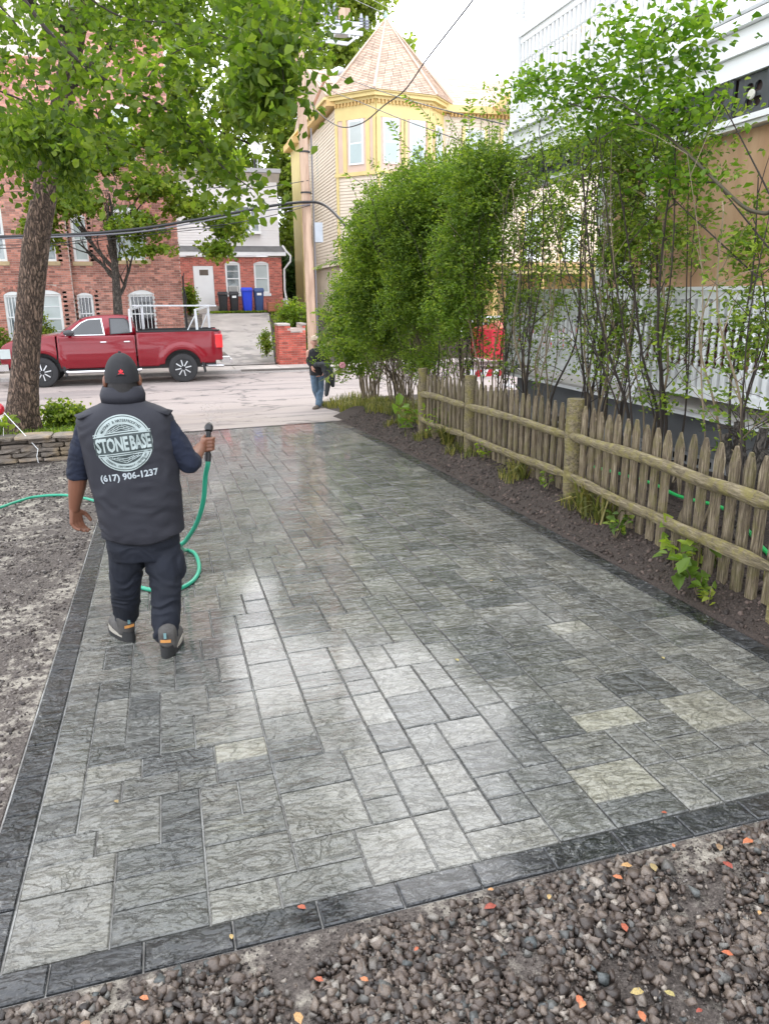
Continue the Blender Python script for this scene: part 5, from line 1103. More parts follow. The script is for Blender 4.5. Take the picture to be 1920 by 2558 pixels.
def quadgrid(x0, x1, fz0, fz1, n=24, m=6):
    V = [(x0+(x1-x0)*i/n, fz0(x0+(x1-x0)*i/n)+(fz1(x0+(x1-x0)*i/n)-fz0(x0+(x1-x0)*i/n))*j/m) for i in range(n+1) for j in range(m+1)]
    return V, [(i*(m+1)+j, (i+1)*(m+1)+j, (i+1)*(m+1)+j+1, i*(m+1)+j+1) for i in range(n) for j in range(m)]
LX, LZ, LR, TL = -.238, 1.066, .146, .085
V, F = disc(.001, LR); press(V, F, LX, LZ, TL, 'emblem_disc', LOGOD, .004)
V, F = disc(LR*.96, LR, m=1); press(V, F, LX, LZ, TL, 'emblem_ring', LOGO, .0052); V, F = disc(LR*.68, LR*.93, m=3, half=(.30, math.pi-.12)); press(V, F, LX, LZ, TL, 'emblem_arc', LOGO, .0052)
V, F = disc(LR*.74, LR*.93, m=2, half=(math.pi+.5, 2*math.pi-.45)); press(V, F, LX, LZ, TL, 'emblem_arc', LOGO, .0052)
bw = LR*.985
V, F = quadgrid(-bw, bw, lambda x: -.052, lambda x: .052-.3*x*x); press(V, F, LX, LZ, TL, 'emblem_band', LOGOD, .0065)
for z_ in (.047, .058): V, F = quadgrid(-bw, bw, lambda x: z_-.3*x*x, lambda x: z_+.005-.3*x*x, m=1); press(V, F, LX, LZ, TL, 'emblem_line', LOGO, .0078)
for z_ in (-.052, -.062): V, F = quadgrid(-bw*.93, bw*.93, lambda x: z_, lambda x: z_+.005, m=1); press(V, F, LX, LZ, TL, 'emblem_line', LOGO, .0078)
def lines(L_, w=.0028):
    V = []; F = []
    for (x0, z0), (x1, z1) in L_:
        d = Vector((x1-x0, z1-z0)).normalized()*w/2; nx, nz = -d.y, d.x; k = len(V); V += [(x0+nx, z0+nz), (x1+nx, z1+nz), (x1-nx, z1-nz), (x0-nx, z0-nz)]; F.append((k, k+1, k+2, k+3))
    return V, F
for sg, zb in ((1, .060), (-1, -.066)):
    L_ = []; H_ = .040 if sg > 0 else .036
    for sd in (-1, 1):
        for k in range(4):
            x1 = .078-.018*k; a = (0, zb+sg*(H_-.011*k)); b = (sd*x1, zb+sg*.003); L_.append((a, b)) if k < 3 else None
        for r_ in range(2):
            for k in range(3):
                f = (k+.35+.3*r_)/3.2; xa = sd*.078*f; za = zb+sg*((H_-.011*r_)*(1-f)+.002); L_.append(((xa, za), (xa, za-sg*.009)))
    V, F = lines(L_); press(V, F, LX, LZ, TL, 'emblem_bricks', LOGO, .0078)
def letters(s_, size, cx, cz, rot, name, mat, off, sx=1, bold=.03, space=1.0, drop=None):
    V, F = text_mesh(s_, size, bold, sx=sx, space=space); return press([(x, z-size*.34) for x, z in V], F, cx, cz, rot, name, mat, off)
letters('STONE', .098, LX-.056, LZ-.006, TL, 'lettering', LOGO, .0085, sx=.54, bold=.035, space=.95); letters('BASE', .098, LX+.084, LZ+.006, TL, 'lettering', LOGO, .0085, sx=.50, bold=.035, space=.95)
def arc_text(s_, R, size, mid, flip, mat, sx=.9):
    a_ = size*.66*sx/R; n = len(s_); VV = []; FF = []
    for i, ch in enumerate(s_):
        if ch == ' ': continue
        t = mid+(-1 if not flip else 1)*(i-(n-1)/2)*a_; V, F = text_mesh(ch, size, .03, sx=sx); r = t-math.pi/2 if not flip else t+math.pi/2; c, q_ = math.cos(r), math.sin(r); k = len(VV)
        VV += [(R*math.cos(t)+x*c-(z-size*.34)*q_, R*math.sin(t)+x*q_+(z-size*.34)*c) for x, z in V]; FF += [tuple(j+k for j in f) for f in F]
    press(VV, FF, LX, LZ, TL, 'lettering', mat, .0068)
arc_text('MASONRY & WATERPROOFING', LR*.805, .0190, math.pi/2+.03, False, LOGOD, .80); arc_text('STRENGTH, CRAFTSMANSHIP, PROTECTION', LR*.835, .0145, -math.pi/2+.03, True, LOGOD, .70)
letters('(617) 906-1237', .047, LX+.012, .895, .09, 'lettering', M('grey_print', (.36, .40, .42), .6), .005, sx=1.0, bold=.03)
# cap, hair
q = MB(); q.loft([(HC.z-.02+.125*math.sin(a), HC.x, HC.y, .087*math.cos(a)+.001, .106*math.cos(a)+.001) for a in np.linspace(-.12, 1.56, 14)], 32); q.v = [(x, y, HC.z-.02+(z-HC.z+.02)*1.06) for x, y, z in q.v]; q.sphere((HC.x, HC.y, HC.z+.113), .008)
capo = q.build('cap', CAPM, man, smooth=True)
q = MB(); q.prism([(HC.x-.06, HC.y+.08), (HC.x+.06, HC.y+.08), (HC.x+.05, HC.y+.17), (HC.x-.05, HC.y+.17)], 2, HC.z-.01, HC.z); q.build('brim', CAPM, capo)
q = MB(); q.loft([(HC.z-.10+.08*k/6, HC.x, HC.y-.012, .077+.003*math.sin(k), .092) for k in range(7)], 28, cap=True); q.build('hair', HAIR, man, smooth=True)
q = MB(); q.tube([(HC.x+.034*math.cos(t), HC.y-.109+.02*abs(math.cos(t))**2, HC.z-.022+.032*math.sin(t)) for t in np.linspace(0, math.pi, 12)], .0035, 6); q.build('cap_strap', CAPM, capo)
q = MB()   # red trefoil emblem with a bar under it
def onc(x, z): 
    fz = min(.99, max(-.1, (z-HC.z+.02)/.1325)); k = math.sqrt(max(0.02, 1-fz*fz)); yy = math.sqrt(max(0, 1-((x-HC.x)/(.087*k))**2)); return HC.y-.108*k*yy-.004
ez = HC.z+.018
for ang, L in ((-.75, .016), (0, .020), (.75, .016)):
    P_ = [(HC.x+.002+u*math.cos(ang)+w*math.sin(ang), ez+w*math.cos(ang)-u*math.sin(ang)) for u, w in ((0, 0), (-.005, L*.5), (0, L), (.005, L*.5))]; q.add([(x, onc(x, z), z) for x, z in P_], [(0, 1, 2, 3)])
P_ = [(HC.x-.012, ez-.008), (HC.x+.016, ez-.008), (HC.x+.016, ez-.003), (HC.x-.012, ez-.003)]; q.add([(x, onc(x, z), z) for x, z in P_], [(0, 1, 2, 3)]); q.build('emblem', REDE, capo)
# boots
BOOT = M('grey_boot', (.075, .07, .065), .75, .3, 30, bmp=.3, bs=150); SOLE = M('black_sole', (.018, .018, .018), .8); SOLEP = M('pale_midsole', (.36, .33, .28), .7); TEAL = M('teal_tab', (.15, .27, .28), .7); ORG = M('orange_tab', (.55, .25, .07), .7)
def boot(hx, hy, ang, tip=0):
    g_ = T(hx, hy)+.002; c, s_ = math.cos(ang), math.sin(ang); Rm = lambda x, y, z: Vector((hx+x*c-y*s_, hy+x*s_+y*c, g_+z+tip*max(0, .10-y)))
    mb = MB(); chain(mb, [(Rm(0, .045, .056), .050), (Rm(0, .045, .125), .052)]); chain(mb, [(Rm(0, .05, .056), .050), (Rm(0, .14, .055), .049), (Rm(.004, .215, .048), .044)]); chain(mb, [(Rm(0, .05, .095), .044), (Rm(0, .15, .060), .036)])
    b_ = fuse('boot', mb, BOOT, man, .005, 2)
    out = []; n = 28
    def ol(k, sc, z):
        t = 2*math.pi*k/n; y = .115+.150*sc*math.sin(t); w = (.047+.010*sm(.05, .2, y))*sc*1.05; return Rm(w*math.cos(t)*(1 if abs(math.cos(t)) < 1 else 1), y, z)
    for nm, z0, z1, sc, mt in (('sole', 0, .020, 1.03, SOLE), ('midsole', .0205, .040, .985, SOLEP)):
        q = MB(); V = [ol(k, sc, z0) for k in range(n)]+[ol(k, sc, z1) for k in range(n)]; q.add(V, [tuple(range(n-1, -1, -1)), tuple(range(n, 2*n))]+[(k, (k+1) % n, (k+1) % n+n, k+n) for k in range(n)]); q.build(nm, mt, b_)
    q = MB(); V = [ol(k, 1.02, .020) for k in range(17, 27)]+[ol(k, .99, .062) for k in range(17, 27)]; q.add(V, [(k, k+1, k+11, k+10) for k in range(9)]); q.build('heel_counter', SOLE, b_)
    def tab(nm, x0, x1, z0, z1, mt, y): q = MB(); V = [Rm(x, y+.35*abs(x)**1.3, z) for z in (z0, z1) for x in (x0, (x0+x1)/2, x1)]; q.add(V, [(0, 1, 4, 3), (1, 2, 5, 4)]); o = q.build(nm, mt, b_); o.modifiers.new('s', 'SOLIDIFY').thickness = .004
    tab('heel_tab', -.028, .028, .084, .100, ORG, -.0105); tab('pull_loop', -.007, .007, .108, .140, TEAL, -.0105)
    for k in range(3): q = MB(); q.tube([Rm(-.02, .10+.025*k, .105-.013*k), Rm(0, .105+.025*k, .113-.014*k), Rm(.02, .10+.025*k, .105-.013*k)], .0025, 5); q.build('lace', SOLEP, b_)
boot(-.325, 4.36, .42, 0.0); boot(-.118, 4.06, -.22)
# nozzle and hose
HOSE = M('green_hose', (.025, .33, .20), .35, .08, 4); 
hose = thing('garden_hose', 'green garden hose held by the person, trailing over the pavers and gravel', 'hose', (0, 5.3, T(0, 5.3)))
tp = gp+ax*.075; bt = gp-ax*.075
q = MB(); q.tube([bt, gp, tp], [.015, .014, .015], 12); q.tube([tp, tp+Vector((.004, .012, .018)), tp+Vector((.008, .05, .022))], [.022, .026, .020], 14); q.build('spray_nozzle', BLACK, hose, smooth=True)
def spline(W_, n=8):
    W_ = [Vector(w) for w in W_]; out = []
    for i in range(len(W_)-1):
        p0, p1, p2, p3 = W_[max(i-1, 0)], W_[i], W_[i+1], W_[min(i+2, len(W_)-1)]
        for k in range(n): t = k/n; out.append(.5*((2*p1)+(p2-p0)*t+(2*p0-5*p1+4*p2-p3)*t*t+(3*p1-p0-3*p2+p3)*t**3))
    return out+[W_[-1]]
hz = lambda x, y: max(T(x, y), fg(x, y) if x < -.73 else -9)+.015
Hp = [bt+ax*.004, bt-ax*.05, A4(513, 1190, 4.62), A4(508, 1250, 4.66), A4(492, 1305, 4.74), A4(466, 1348, 4.86), A4(452, 1362, 5.0), (.02, 5.75, T(0, 5.7)+.10), (.05, 6.02, T(0, 6)+.018), (.105, 5.92, T(.1, 5.9)+.015), (.125, 5.62, T(.1, 5.6)+.015), (.10, 5.36, T(.1, 5.3)+.015), (.02, 5.18, T(0, 5.2)+.015), (-.12, 5.10, T(-.1, 5)+.015), (-.35, 5.4, T(-.3, 5.4)+.015), (-.45, 6.3, hz(-.45, 6.3)), (-.52, 7.3, hz(-.52, 7.3)), (-.68, 7.95, hz(-.68, 7.95)), (-.86, 8.28, hz(-.86, 8.28)+.01), (-1.15, 8.62, hz(-1.15, 8.62)+.01), (-1.45, 8.70, hz(-1.45, 8.7)+.01), (-1.62, 8.50, hz(-1.6, 8.5)+.01), (-1.80, 8.18, hz(-1.8, 8.1)+.01), (-2.3, 7.6, hz(-2.3, 7.6)+.01)]
q = MB(); q.tube(spline(Hp), .0145, 10); q.build('hose_tube', HOSE, hose, smooth=True)
q = MB(); q.tube([bt+ax*.02, bt-ax*.03], .019, 12); q.build('coupling', BLACK, hose, smooth=True)
n = 260; dv = rng.random((n, 1)); Pm = np.array(tp+Vector((.01, .06, .024)))+dv*np.array([.06, .75, .02])+rng.normal(size=(n, 3))*(.008+dv*.05)*np.array([1, 1, .7])
m, t, p, out = base_mat('water_drop'); p.inputs['Transmission Weight'].default_value = 1; p.inputs['Roughness'].default_value = .02; p.inputs['IOR'].default_value = 1.33
rocks('water_spray', Pm, rng.uniform(.002, .005, n), m, kind='stuff', label='fine spray of water drops from the nozzle')
# second person
GZ2 = T(3.2, 17.1); man2 = thing('person', 'person in black pullover and blue jeans walking in the street, jacket over one arm', 'person', (3.27, 17.1, GZ2))
B4 = lambda x, y, d=17.1: Vector(at(x, y, d)); mb = MB(); H2 = B4(785, 852); cx2 = B4(795, 920).x
hd = H2; chain(mb, [(hd+Vector((.01, 0, -.20)), .06), (hd+Vector((0, 0, -.08)), .058)]); mb.sphere(tuple(hd), (.078, .098, .115), 18, 12); mb.sphere((hd.x-.01, hd.y-.100, hd.z-.02), (.014, .02, .022), 8, 6); mb.sphere((hd.x-.01, hd.y-.08, hd.z-.07), (.028, .012, .009), 8, 6)
for s_ in (-1, 1): mb.sphere((hd.x+s_*.082, hd.y, hd.z-.02), (.014, .024, .032), 8, 6); mb.sphere((hd.x-.01+s_*.03, hd.y-.088, hd.z+.008), (.013, .01, .008), 8, 6)
mb.loft([(B4(795, 940).z, cx2-.03, 17.1, .14, .10), (B4(795, 880).z, cx2-.03, 17.1, .17, .10)], 16)
sl, el, hl = B4(770, 880), B4(770, 903), B4(779, 916, 17.0); sr, er, hr = B4(815, 880), B4(822, 905), B4(811, 926, 16.92)
chain(mb, [(sl, .055), (el, .045), (hl, .03)]); chain(mb, [(sr, .055), (er, .045), (hr, .03)]); lk, la = B4(788, 972), B4(800, 1003, 17.3); rk_, ra = B4(800, 975), B4(795, 1006, 16.95)
chain(mb, [((cx2-.09, 17.1, GZ2+.78), .08), (lk, .06), (la, .045)]); chain(mb, [((cx2+.06, 17.1, GZ2+.78), .08), (rk_, .06), (ra, .045)])
hand(mb, hl, (.2, -.1, -1), (.3, -.9, 0), .5, .95, axis=(.9, .1, 0)); hand(mb, hr, (-.5, -.3, -.9), (0, -.8, .5), .6, .95, axis=(-.2, .9, -.2)); fuse('body', mb, SKINP, man2, .008, 2)
PUL = M('black_pullover', (.018, .018, .02), .9, .2, 8); JEAN = M('blue_denim', (.09, .14, .20), .85, .3, 9, bmp=.2, bs=80)
mb = MB(); wz, sz = B4(795, 934).z, B4(795, 874).z
mb.loft([(wz-.02, cx2-.03, 17.1, .165, .125), (wz+.15, cx2-.03, 17.1, .17, .13), (sz-.12, cx2-.03, 17.1, .19, .13), (sz-.02, cx2-.025, 17.1, .175, .11), (sz+.04, cx2-.03, 17.1, .09, .08)], 20, 2.3)
chain(mb, [(sl+Vector((.03, 0, -.01)), .062), (el, .052), (hl+(el-hl)*.25, .044)]); chain(mb, [(sr+Vector((-.03, 0, -.01)), .062), (er, .052), (hr+(er-hr)*.25, .048)]); fuse('pullover', mb, PUL, man2, .011, 2, wr=wrinkle(.006, (10, 10, 20), 2))
mb = MB(); mb.loft([(GZ2+.74, cx2-.03, 17.1, .15, .12), (wz+.01, cx2-.03, 17.1, .155, .12)], 18, 2.3); chain(mb, [((cx2-.10, 17.1, GZ2+.76), .092), (lk, .080), (la+Vector((0, 0, -.03)), .062)]); chain(mb, [((cx2+.04, 17.1, GZ2+.76), .092), (rk_, .080), (ra+Vector((0, 0, -.03)), .066)]); fuse('jeans', mb, JEAN, man2, .011, 2, wr=wrinkle(.007, (9, 9, 20), 6))
for a_, dx in ((la, .0), (ra, -.07)):
    mb = MB(); chain(mb, [(Vector((a_.x, a_.y+.03, GZ2+.06)), .052), (Vector((a_.x+dx-.06, a_.y-.16, GZ2+.045)), .042)]); fuse('boot', mb, M('brown_grey_boot', (.14, .11, .09), .8) if not bpy.data.materials.get('brown_grey_boot') else bpy.data.materials['brown_grey_boot'], man2, .01, 2)
q = MB(); q.loft([(hd.z+.03+.10*math.sin(a), hd.x, hd.y, .088*math.cos(a)+.001, .105*math.cos(a)+.001) for a in np.linspace(-.1, 1.55, 10)], 20); q.prism([(hd.x-.06, hd.y-.08), (hd.x+.05, hd.y-.08), (hd.x+.04, hd.y-.17), (hd.x-.05, hd.y-.17)], 2, hd.z+.03, hd.z+.042); q.build('cap', M('tan_cap', (.45, .36, .26), .8), man2, smooth=True)
for s_ in (-1, 1): q = MB(); q.sphere((hd.x-.01+s_*.03, hd.y-.096, hd.z+.008), (.010, .004, .005), 8, 6); q.build('eye', BLACK, man2)
jk = thing('jacket', 'dark jacket with light cuffs hanging over the walking person\'s forearm', 'jacket', tuple(hr))
mb = MB(); J0 = B4(803, 915, 16.88); chain(mb, [(J0+Vector((-.12, 0, .04)), .05), (J0+Vector((.10, 0, .03)), .07)]); chain(mb, [(J0+Vector((.06, 0, .0)), .075), (B4(820, 950, 16.88), .065), (B4(815, 984, 16.88), .045)]); chain(mb, [(J0+Vector((.12, 0, .0)), .07), (B4(830, 940, 16.92), .06), (B4(831, 962, 16.92), .04)])
fuse('jacket_body', mb, M('dark_jacket_cloth', (.045, .048, .052), .9, .2, 8), jk, .011, 2, wr=wrinkle(.01, (12, 12, 9), 1))
# ---------------------------------------------------------------- stacked stone wall, planting bed
SLATE = M('stacked_fieldstone', (.20, .17, .145), .85, .3, 8, orand=.35, bmp=.6, bs=50, bd=.02, col2=(.30, .23, .15), c2s=3)
wl_ = thing('stone_wall', 'low dry-stacked fieldstone wall holding the planting bed under the big tree', 'wall', (-2.8, 11.45, fg(-2.8, 11.3)))
def fstone(x0, x1, y0, y1, z0, z1):
    q = MB(); n = 4; V = []; F = []; j = lambda a: random.uniform(-a, a)
    hx, hy, hz_ = (x1-x0)/2, (y1-y0)/2, (z1-z0)/2; cx, cy, cz = (x0+x1)/2, (y0+y1)/2, (z0+z1)/2; rings = []
    for k, (u, s_) in enumerate(((-1, .82), (-.9, 1), (-.3, 1.03), (.35, .98), (.9, .97), (1, .78))):
        for a, b in ((-1, -1), (-.2, -1.06), (1, -1), (1, 1), (-1, 1)): V.append((cx+u*hx, cy+b*hy*s_+j(.012), cz+a*hz_*s_+j(.006)))
    m_ = 5
    for i in range(5):
        for k in range(m_): F.append((i*m_+k, i*m_+(k+1) % m_, (i+1)*m_+(k+1) % m_, (i+1)*m_+k))
    F += [tuple(range(m_)), tuple(range(5*m_, 6*m_))]; q.add(V, F); q.build('stone', SLATE, wl_)
# swap: section polygon runs over (z, y); stones long in x
for r_ in range(5):
    x = -5.2-random.random()*.2; h = .062
    while x < -1.15:
        L = random.uniform(.18, .52); z = -.40+r_*h+random.uniform(-.006, .006)+.006*(x+3); fstone(x, min(x+L-.012, -1.1), 11.36+random.uniform(-.02, .02)+r_*.012, 11.62, z, z+h*random.uniform(.80, .95)); x += L
x = -5.1
while x < -1.2:
    L = random.uniform(.4, .8); fstone(x, x+L-.015, 11.33, 11.72, -.085, -.045+random.uniform(-.01, .01)); x += L
# ---------------------------------------------------------------- big bark tree on the left
BARK = M_bark('flaky_bark', (.05, .033, .025), (.32, .22, .165)); BARK2 = M_bark('grey_bark', (.03, .026, .022), (.16, .14, .12), (7, 7, 3), .04); TWIG = M('dark_twig', (.035, .026, .02), .85, .2, 8); STEM = M('pale_stem', (.19, .148, .092), .8, .25, 8)
LV1 = M_leaf('tree_leaf', (.06, .11, .016), (.12, .19, .028), (.22, .29, .045), tr=.6); LV2 = M_leaf('light_leaf', (.12, .19, .03), (.20, .29, .045), (.34, .38, .07), tr=.6); LV3 = M_leaf('shrub_leaf', (.08, .14, .028), (.165, .26, .042), (.31, .39, .06), .38, tr=.5)
LV4 = M_leaf('far_leaf', (.14, .20, .04), (.24, .31, .06), (.36, .42, .09), tr=.55); LVD = M_leaf('dark_leaf', (.02, .055, .014), (.035, .085, .02), (.07, .14, .03), .4, tr=.25)
tr_ = thing('tree', 'big leaning tree with flaky brown bark growing above the stacked stone wall', 'tree', (-2.2, 12.6, fg(-2.2, 12.6)))
TP_ = [(-2.22, 12.6, -.30, 0.352), (-2.17, 12.6, -.12, 0.290), (-2.12, 12.6, .10, 0.242), (-2.05, 12.6, .5, 0.207), (-1.97, 12.6, .9, 0.195), (-1.80, 12.6, 1.75, 0.192), (-1.62, 12.6, 2.58, 0.183), (-1.40, 12.58, 3.3, 0.172), (-1.19, 12.55, 3.92, 0.160), (-.92, 12.5, 4.78, 0.145), (-.66, 12.45, 5.66, 0.136), (-.35, 12.3, 7.0, 0.114), (0, 12.0, 8.6, 0.079)]
V = []; F = []; nn_ = 40; RZ = []
for i in range(len(TP_)-1):
    for k in range(8):
        t = k/8; RZ.append([TP_[i][j]*(1-t)+TP_[i+1][j]*t for j in range(4)])
for x, y, z, r in RZ:
    for k in range(nn_):
        a = 2*math.pi*k/nn_; rr_ = r*(1+.05*mnoise.noise(Vector((math.cos(a)*2.5, math.sin(a)*2.5, z*.9)))+.055*mnoise.noise(Vector((math.cos(a)*7, math.sin(a)*7, z*2.2)))+.16*sm(.35, -.3, z)*math.cos(a*5+1)); V.append((x+rr_*math.cos(a), y+rr_*math.sin(a), z))
for i in range(len(RZ)-1):
    for k in range(nn_): F.append((i*nn_+k, i*nn_+(k+1) % nn_, (i+1)*nn_+(k+1) % nn_, (i+1)*nn_+k))
link('trunk', mesh_np(V, F, smooth=True), BARK, tr_)
q = MB(); tips = []
for (x, y, z), d, L in (((-1.0, 12.5, 4.5), (.8, -.9, .5), 3.5), ((-.8, 12.45, 5.2), (-1, -.7, .5), 3.6), ((-.6, 12.4, 5.8), (.3, -1, .3), 4), ((-.5, 12.3, 6.3), (1, .2, .4), 4), ((-1.3, 12.5, 3.7), (-1, -.2, .3), 2.6), ((-.3, 12.2, 7), (-.6, .7, .6), 4)):
    branch(q, (x, y, z), d, L, .06, 2, up=.0, wob=.22, n=7, tips=tips, split=3)
q.build('limb', TWIG, tr_, smooth=True)
# long drooping boughs that come forward over the drive, leaves hanging from them
def bough(P_, r0, r1): q = MB(); W_ = spline(P_, 6); q.tube(W_, list(np.linspace(r0, r1, len(W_))), 6); q.build('bough', TWIG, tr_, smooth=True); return W_
B_ = []
pp = lambda x, y, d: tuple(at(x, y, d))
B_.append(bough([pp(20, -60, 6.6), pp(110, 65, 6.6), pp(185, 140, 6.5), pp(265, 200, 6.4), pp(345, 235, 6.3), pp(400, 262, 6.2), pp(450, 290, 6.1), pp(500, 350, 6.0), pp(560, 420, 5.9), pp(640, 478, 5.8)], .016, .003))
B_.append(bough([pp(350, 228, 6.3), pp(390, 165, 6.2), pp(440, 128, 6.1), pp(520, 100, 6)], .007, .002)); B_.append(bough([pp(440, 290, 6.1), pp(470, 345, 6.1), pp(500, 400, 6.2)], .006, .002)); B_.append(bough([pp(232, 170, 6.5), pp(232, 240, 6.4), pp(255, 320, 6.4), pp(275, 400, 6.3), pp(300, 500, 6.3)], .006, .002))
B_.append(bough([pp(-30, 215, 7.5), pp(80, 260, 7.5), pp(200, 320, 7.4), pp(330, 360, 7.2), pp(430, 392, 7)], .009, .002)); B_.append(bough([pp(620, -60, 5.5), pp(640, 60, 5.4), pp(700, 150, 5.3), pp(710, 250, 5.2)], .008, .002)); B_.append(bough([pp(740, -80, 5.6), pp(760, -20, 5.6), pp(745, 60, 5.5)], .006, .002))
B_.append(bough([pp(-60, -40, 7), pp(40, 60, 7), pp(80, 170, 7), pp(110, 290, 7)], .008, .002)); B_.append(bough([pp(150, -60, 8), pp(300, 40, 8), pp(450, 60, 8), pp(600, 110, 7.8), pp(690, 200, 7.6)], .01, .002))
C = []; 
for i, (W_, per, sp) in enumerate(zip(B_, (42, 26, 20, 26, 34, 60, 20, 40, 50), (.13, .10, .09, .10, .13, .14, .10, .16, .2))):
    for w in W_[(4 if i < 1 else 1):]:
        for _ in range(int(per*.42)): C.append((w.x+random.gauss(0, sp), w.y+random.gauss(0, sp), w.z+random.gauss(-.05, sp*.8)))
foliage('near_leaves', C, .068, LV1, tr_, up=.2, droop=.5, wide=.36)
C, tn = sprays([(-2.4, 9.3, 4.4), (.0, 9.3, 4.8), (.8, 9.5, 4.9), (-2.6, 9.8, 4.2), (1.1, 10.0, 4.9), (-3.2, 11.5, 4.2), (.2, 8.3, 4.6), (.8, 8.6, 4.1)], [(1.2, 1.3, .8)]*4+[(.9, 1.2, .7), (1.2, 1.5, 1.0), (1.2, .9, .55), (.75, .8, .5)], 330, 26, .16)
foliage('crown', C, .066, LV1, tr_, up=.25, droop=.35, wide=.36, tone=tn)
C, tn = sprays([(-1.2, 12.2, 5.4), (.8, 12.4, 5.6), (1.6, 12.5, 5.5), (-3.4, 12.5, 4.8), (-.6, 12.0, 6.9), (1.2, 12, 7.0), (-3.8, 12, 3.6), (1.9, 12.0, 4.7)], [(1.4, 1.4, 1.0), (1.4, 1.5, .9), (1.2, 1.4, .9), (1.3, 1.6, 1.3), (2, 1.6, 1), (2, 1.6, .9), (.8, 1, 1.0), (.8, .8, .6)], 620, 26, .2)
foliage('upper_crown', C, .082, LV1, tr_, up=.25, droop=.3, wide=.36, tone=np.clip(tn+.25, 0, 1), k6=False)
# hanging curtains of leaves beside the trunk
C = []
for x0, y0, y1, w in ((30, 330, 520, 60), (190, 380, 540, 22), (95, 300, 430, 50), (150, 330, 470, 25), (640, 200, 330, 25), (690, 130, 300, 22)):
    for _ in range(60):
        xx = random.gauss(x0, w); l = random.uniform(.3, 1)*(y1-y0); d_ = random.uniform(8.6, 10.5) if x0 < 500 else random.uniform(5.2, 6.5); p0 = at(xx, y0-30, d_); p1 = at(xx+random.gauss(0, 6), y0+l, d_)
        for k in range(14): t = k/14; C.append(p0*(1-t)+p1*t+rng.normal(size=3)*.03)
foliage('hanging_leaves', C, .075, LV1, tr_, up=.1, droop=1.2, wide=.33)
# ---------------------------------------------------------------- other trees
def tree(name, label, x, y, z, h, r, crowns, radii, n, per, spread, size, mat, bark=BARK2, limbs=5, group=None, k6=False, lean=(0, 0), fork=.35, tone=0):
    t_ = thing(name, label, 'tree', (x, y, z), group); q = MB(); H_ = h
    q.tube([(x+lean[0]*k/6, y+lean[1]*k/6, z-.2+H_*k/6) for k in range(7)], [r*(1-.10*k) for k in range(7)], 12, cap=False); q.build('trunk', bark, t_, smooth=True)
    q = MB(); tips = []
    for k in range(limbs):
        a = 2*math.pi*k/limbs+random.random(); f = fork+(1-fork)*k/limbs; branch(q, (x+lean[0]*f, y+lean[1]*f, z+H_*f), (math.cos(a), math.sin(a)*.8, .7), H_*.42, r*.36, 2, up=.06, wob=.25, n=6, tips=tips, split=3)
    q.build('limb', bark, t_, smooth=True)
    C, tn = sprays(crowns, radii, n, per, spread); foliage('crown', C, size, mat, t_, k6=k6, tone=np.clip(tn+tone, 0, 1)); return t_
st = tree('street_tree', 'yellow-green street tree with a forked grey trunk in front of the brick house', -1.42, 28.2, -.5, 4.4, .21,
     [(-2.3, 27.6, 4.6), (-.5, 27.4, 3.9), (1.3, 27.6, 4.5), (2.5, 27.6, 4.0), (1.0, 27.9, 6.6), (-1.6, 27.9, 6.4), (-3.4, 27.8, 4.0), (2.3, 27.8, 5.8), (-.2, 27.4, 3.2), (1.9, 27.4, 3.2), (.2, 27.4, 5.2), (-2.8, 27.5, 5.6)], [(.9, .9, .5), (1.0, .8, .4), (.9, .9, .45), (.7, .8, .5), (1.3, 1, .8), (1.5, 1, .9), (.6, .7, .8), (.8, .8, .6), (.9, .6, .25), (.7, .7, .3), (1.1, .8, .5), (.9, .8, .6)], 1500, 14, .26, .15, LV2, limbs=7, lean=(.15, 0), fork=.5)
C = []
tree('background_tree', 'tall pale green tree behind the pole and the turret', 9.5, 52, .8, 14, .35, [(9.3, 50, 17.5), (8.8, 50, 14), (12, 50, 15.5), (7.8, 50, 11), (12.7, 50, 18.3), (15.3, 52, 15.8), (6.6, 50, 16.5), (8.2, 50, 8.3), (5.6, 51, 12.6)], [(2, 2, 1.8), (1.8, 2, 2), (1.9, 2, 1.6), (1.4, 2, 2), (2, 2, 1.5), (1.5, 2, 1.6), (1.8, 2, 2), (1.1, 2, 1.8), (1.3, 2, 1.8)], 1700, 12, .45, .30, LV4, tone=.15)
tree('background_tree', 'green tree rising behind the flat roof of the row house', 2.2, 54, 1, 10, .35, [(0, 53, 10.5), (3, 53, 11), (5.5, 54, 10), (-2.5, 53, 12), (2, 54, 14), (6, 54, 13.5), (-3, 55, 15.5), (1, 54, 17.5)], [(2, 2, 1.8)]*8, 1300, 12, .45, .30, LV4, tone=.05)
tree('background_tree', 'bright green tree filling the gap between the row house and the yellow house', 8.2, 50, .8, 6, .3, [(8.2, 49, 5.0), (7.6, 49, 3.8), (8.8, 49, 7), (7.4, 50, 8.2)], [(1.2, 1.5, 1.2), (1.0, 1.5, 1.0), (1.2, 1.5, 1.2), (1.0, 1, 1.0)], 700, 12, .35, .22, LV4, tone=.0)
tree('background_tree', 'dark green tree low in the gap behind the white downspout', 7.7, 46.5, .8, 3.2, .2, [(7.4, 46, 3.2), (8.0, 46, 2.2), (7.1, 46, 2.2)], [(.8, .8, .8), (.9, .8, .8), (.6, .8, .7)], 500, 12, .25, .16, LVD)
tree('background_tree', 'leafy tree at the left edge behind the big trunk', -9.5, 29, -.4, 6, .25, [(-8, 28, 5.5), (-6.6, 28, 4.5), (-9.5, 28, 4), (-7.5, 28, 8), (-6.8, 28.2, 2.6)], [(1.5, 1.2, 1.4), (1, 1, 1), (1.5, 1, 1.5), (1.8, 1, 1.4), (.8, .6, .8)], 500, 14, .3, .16, LV2, tone=.1)
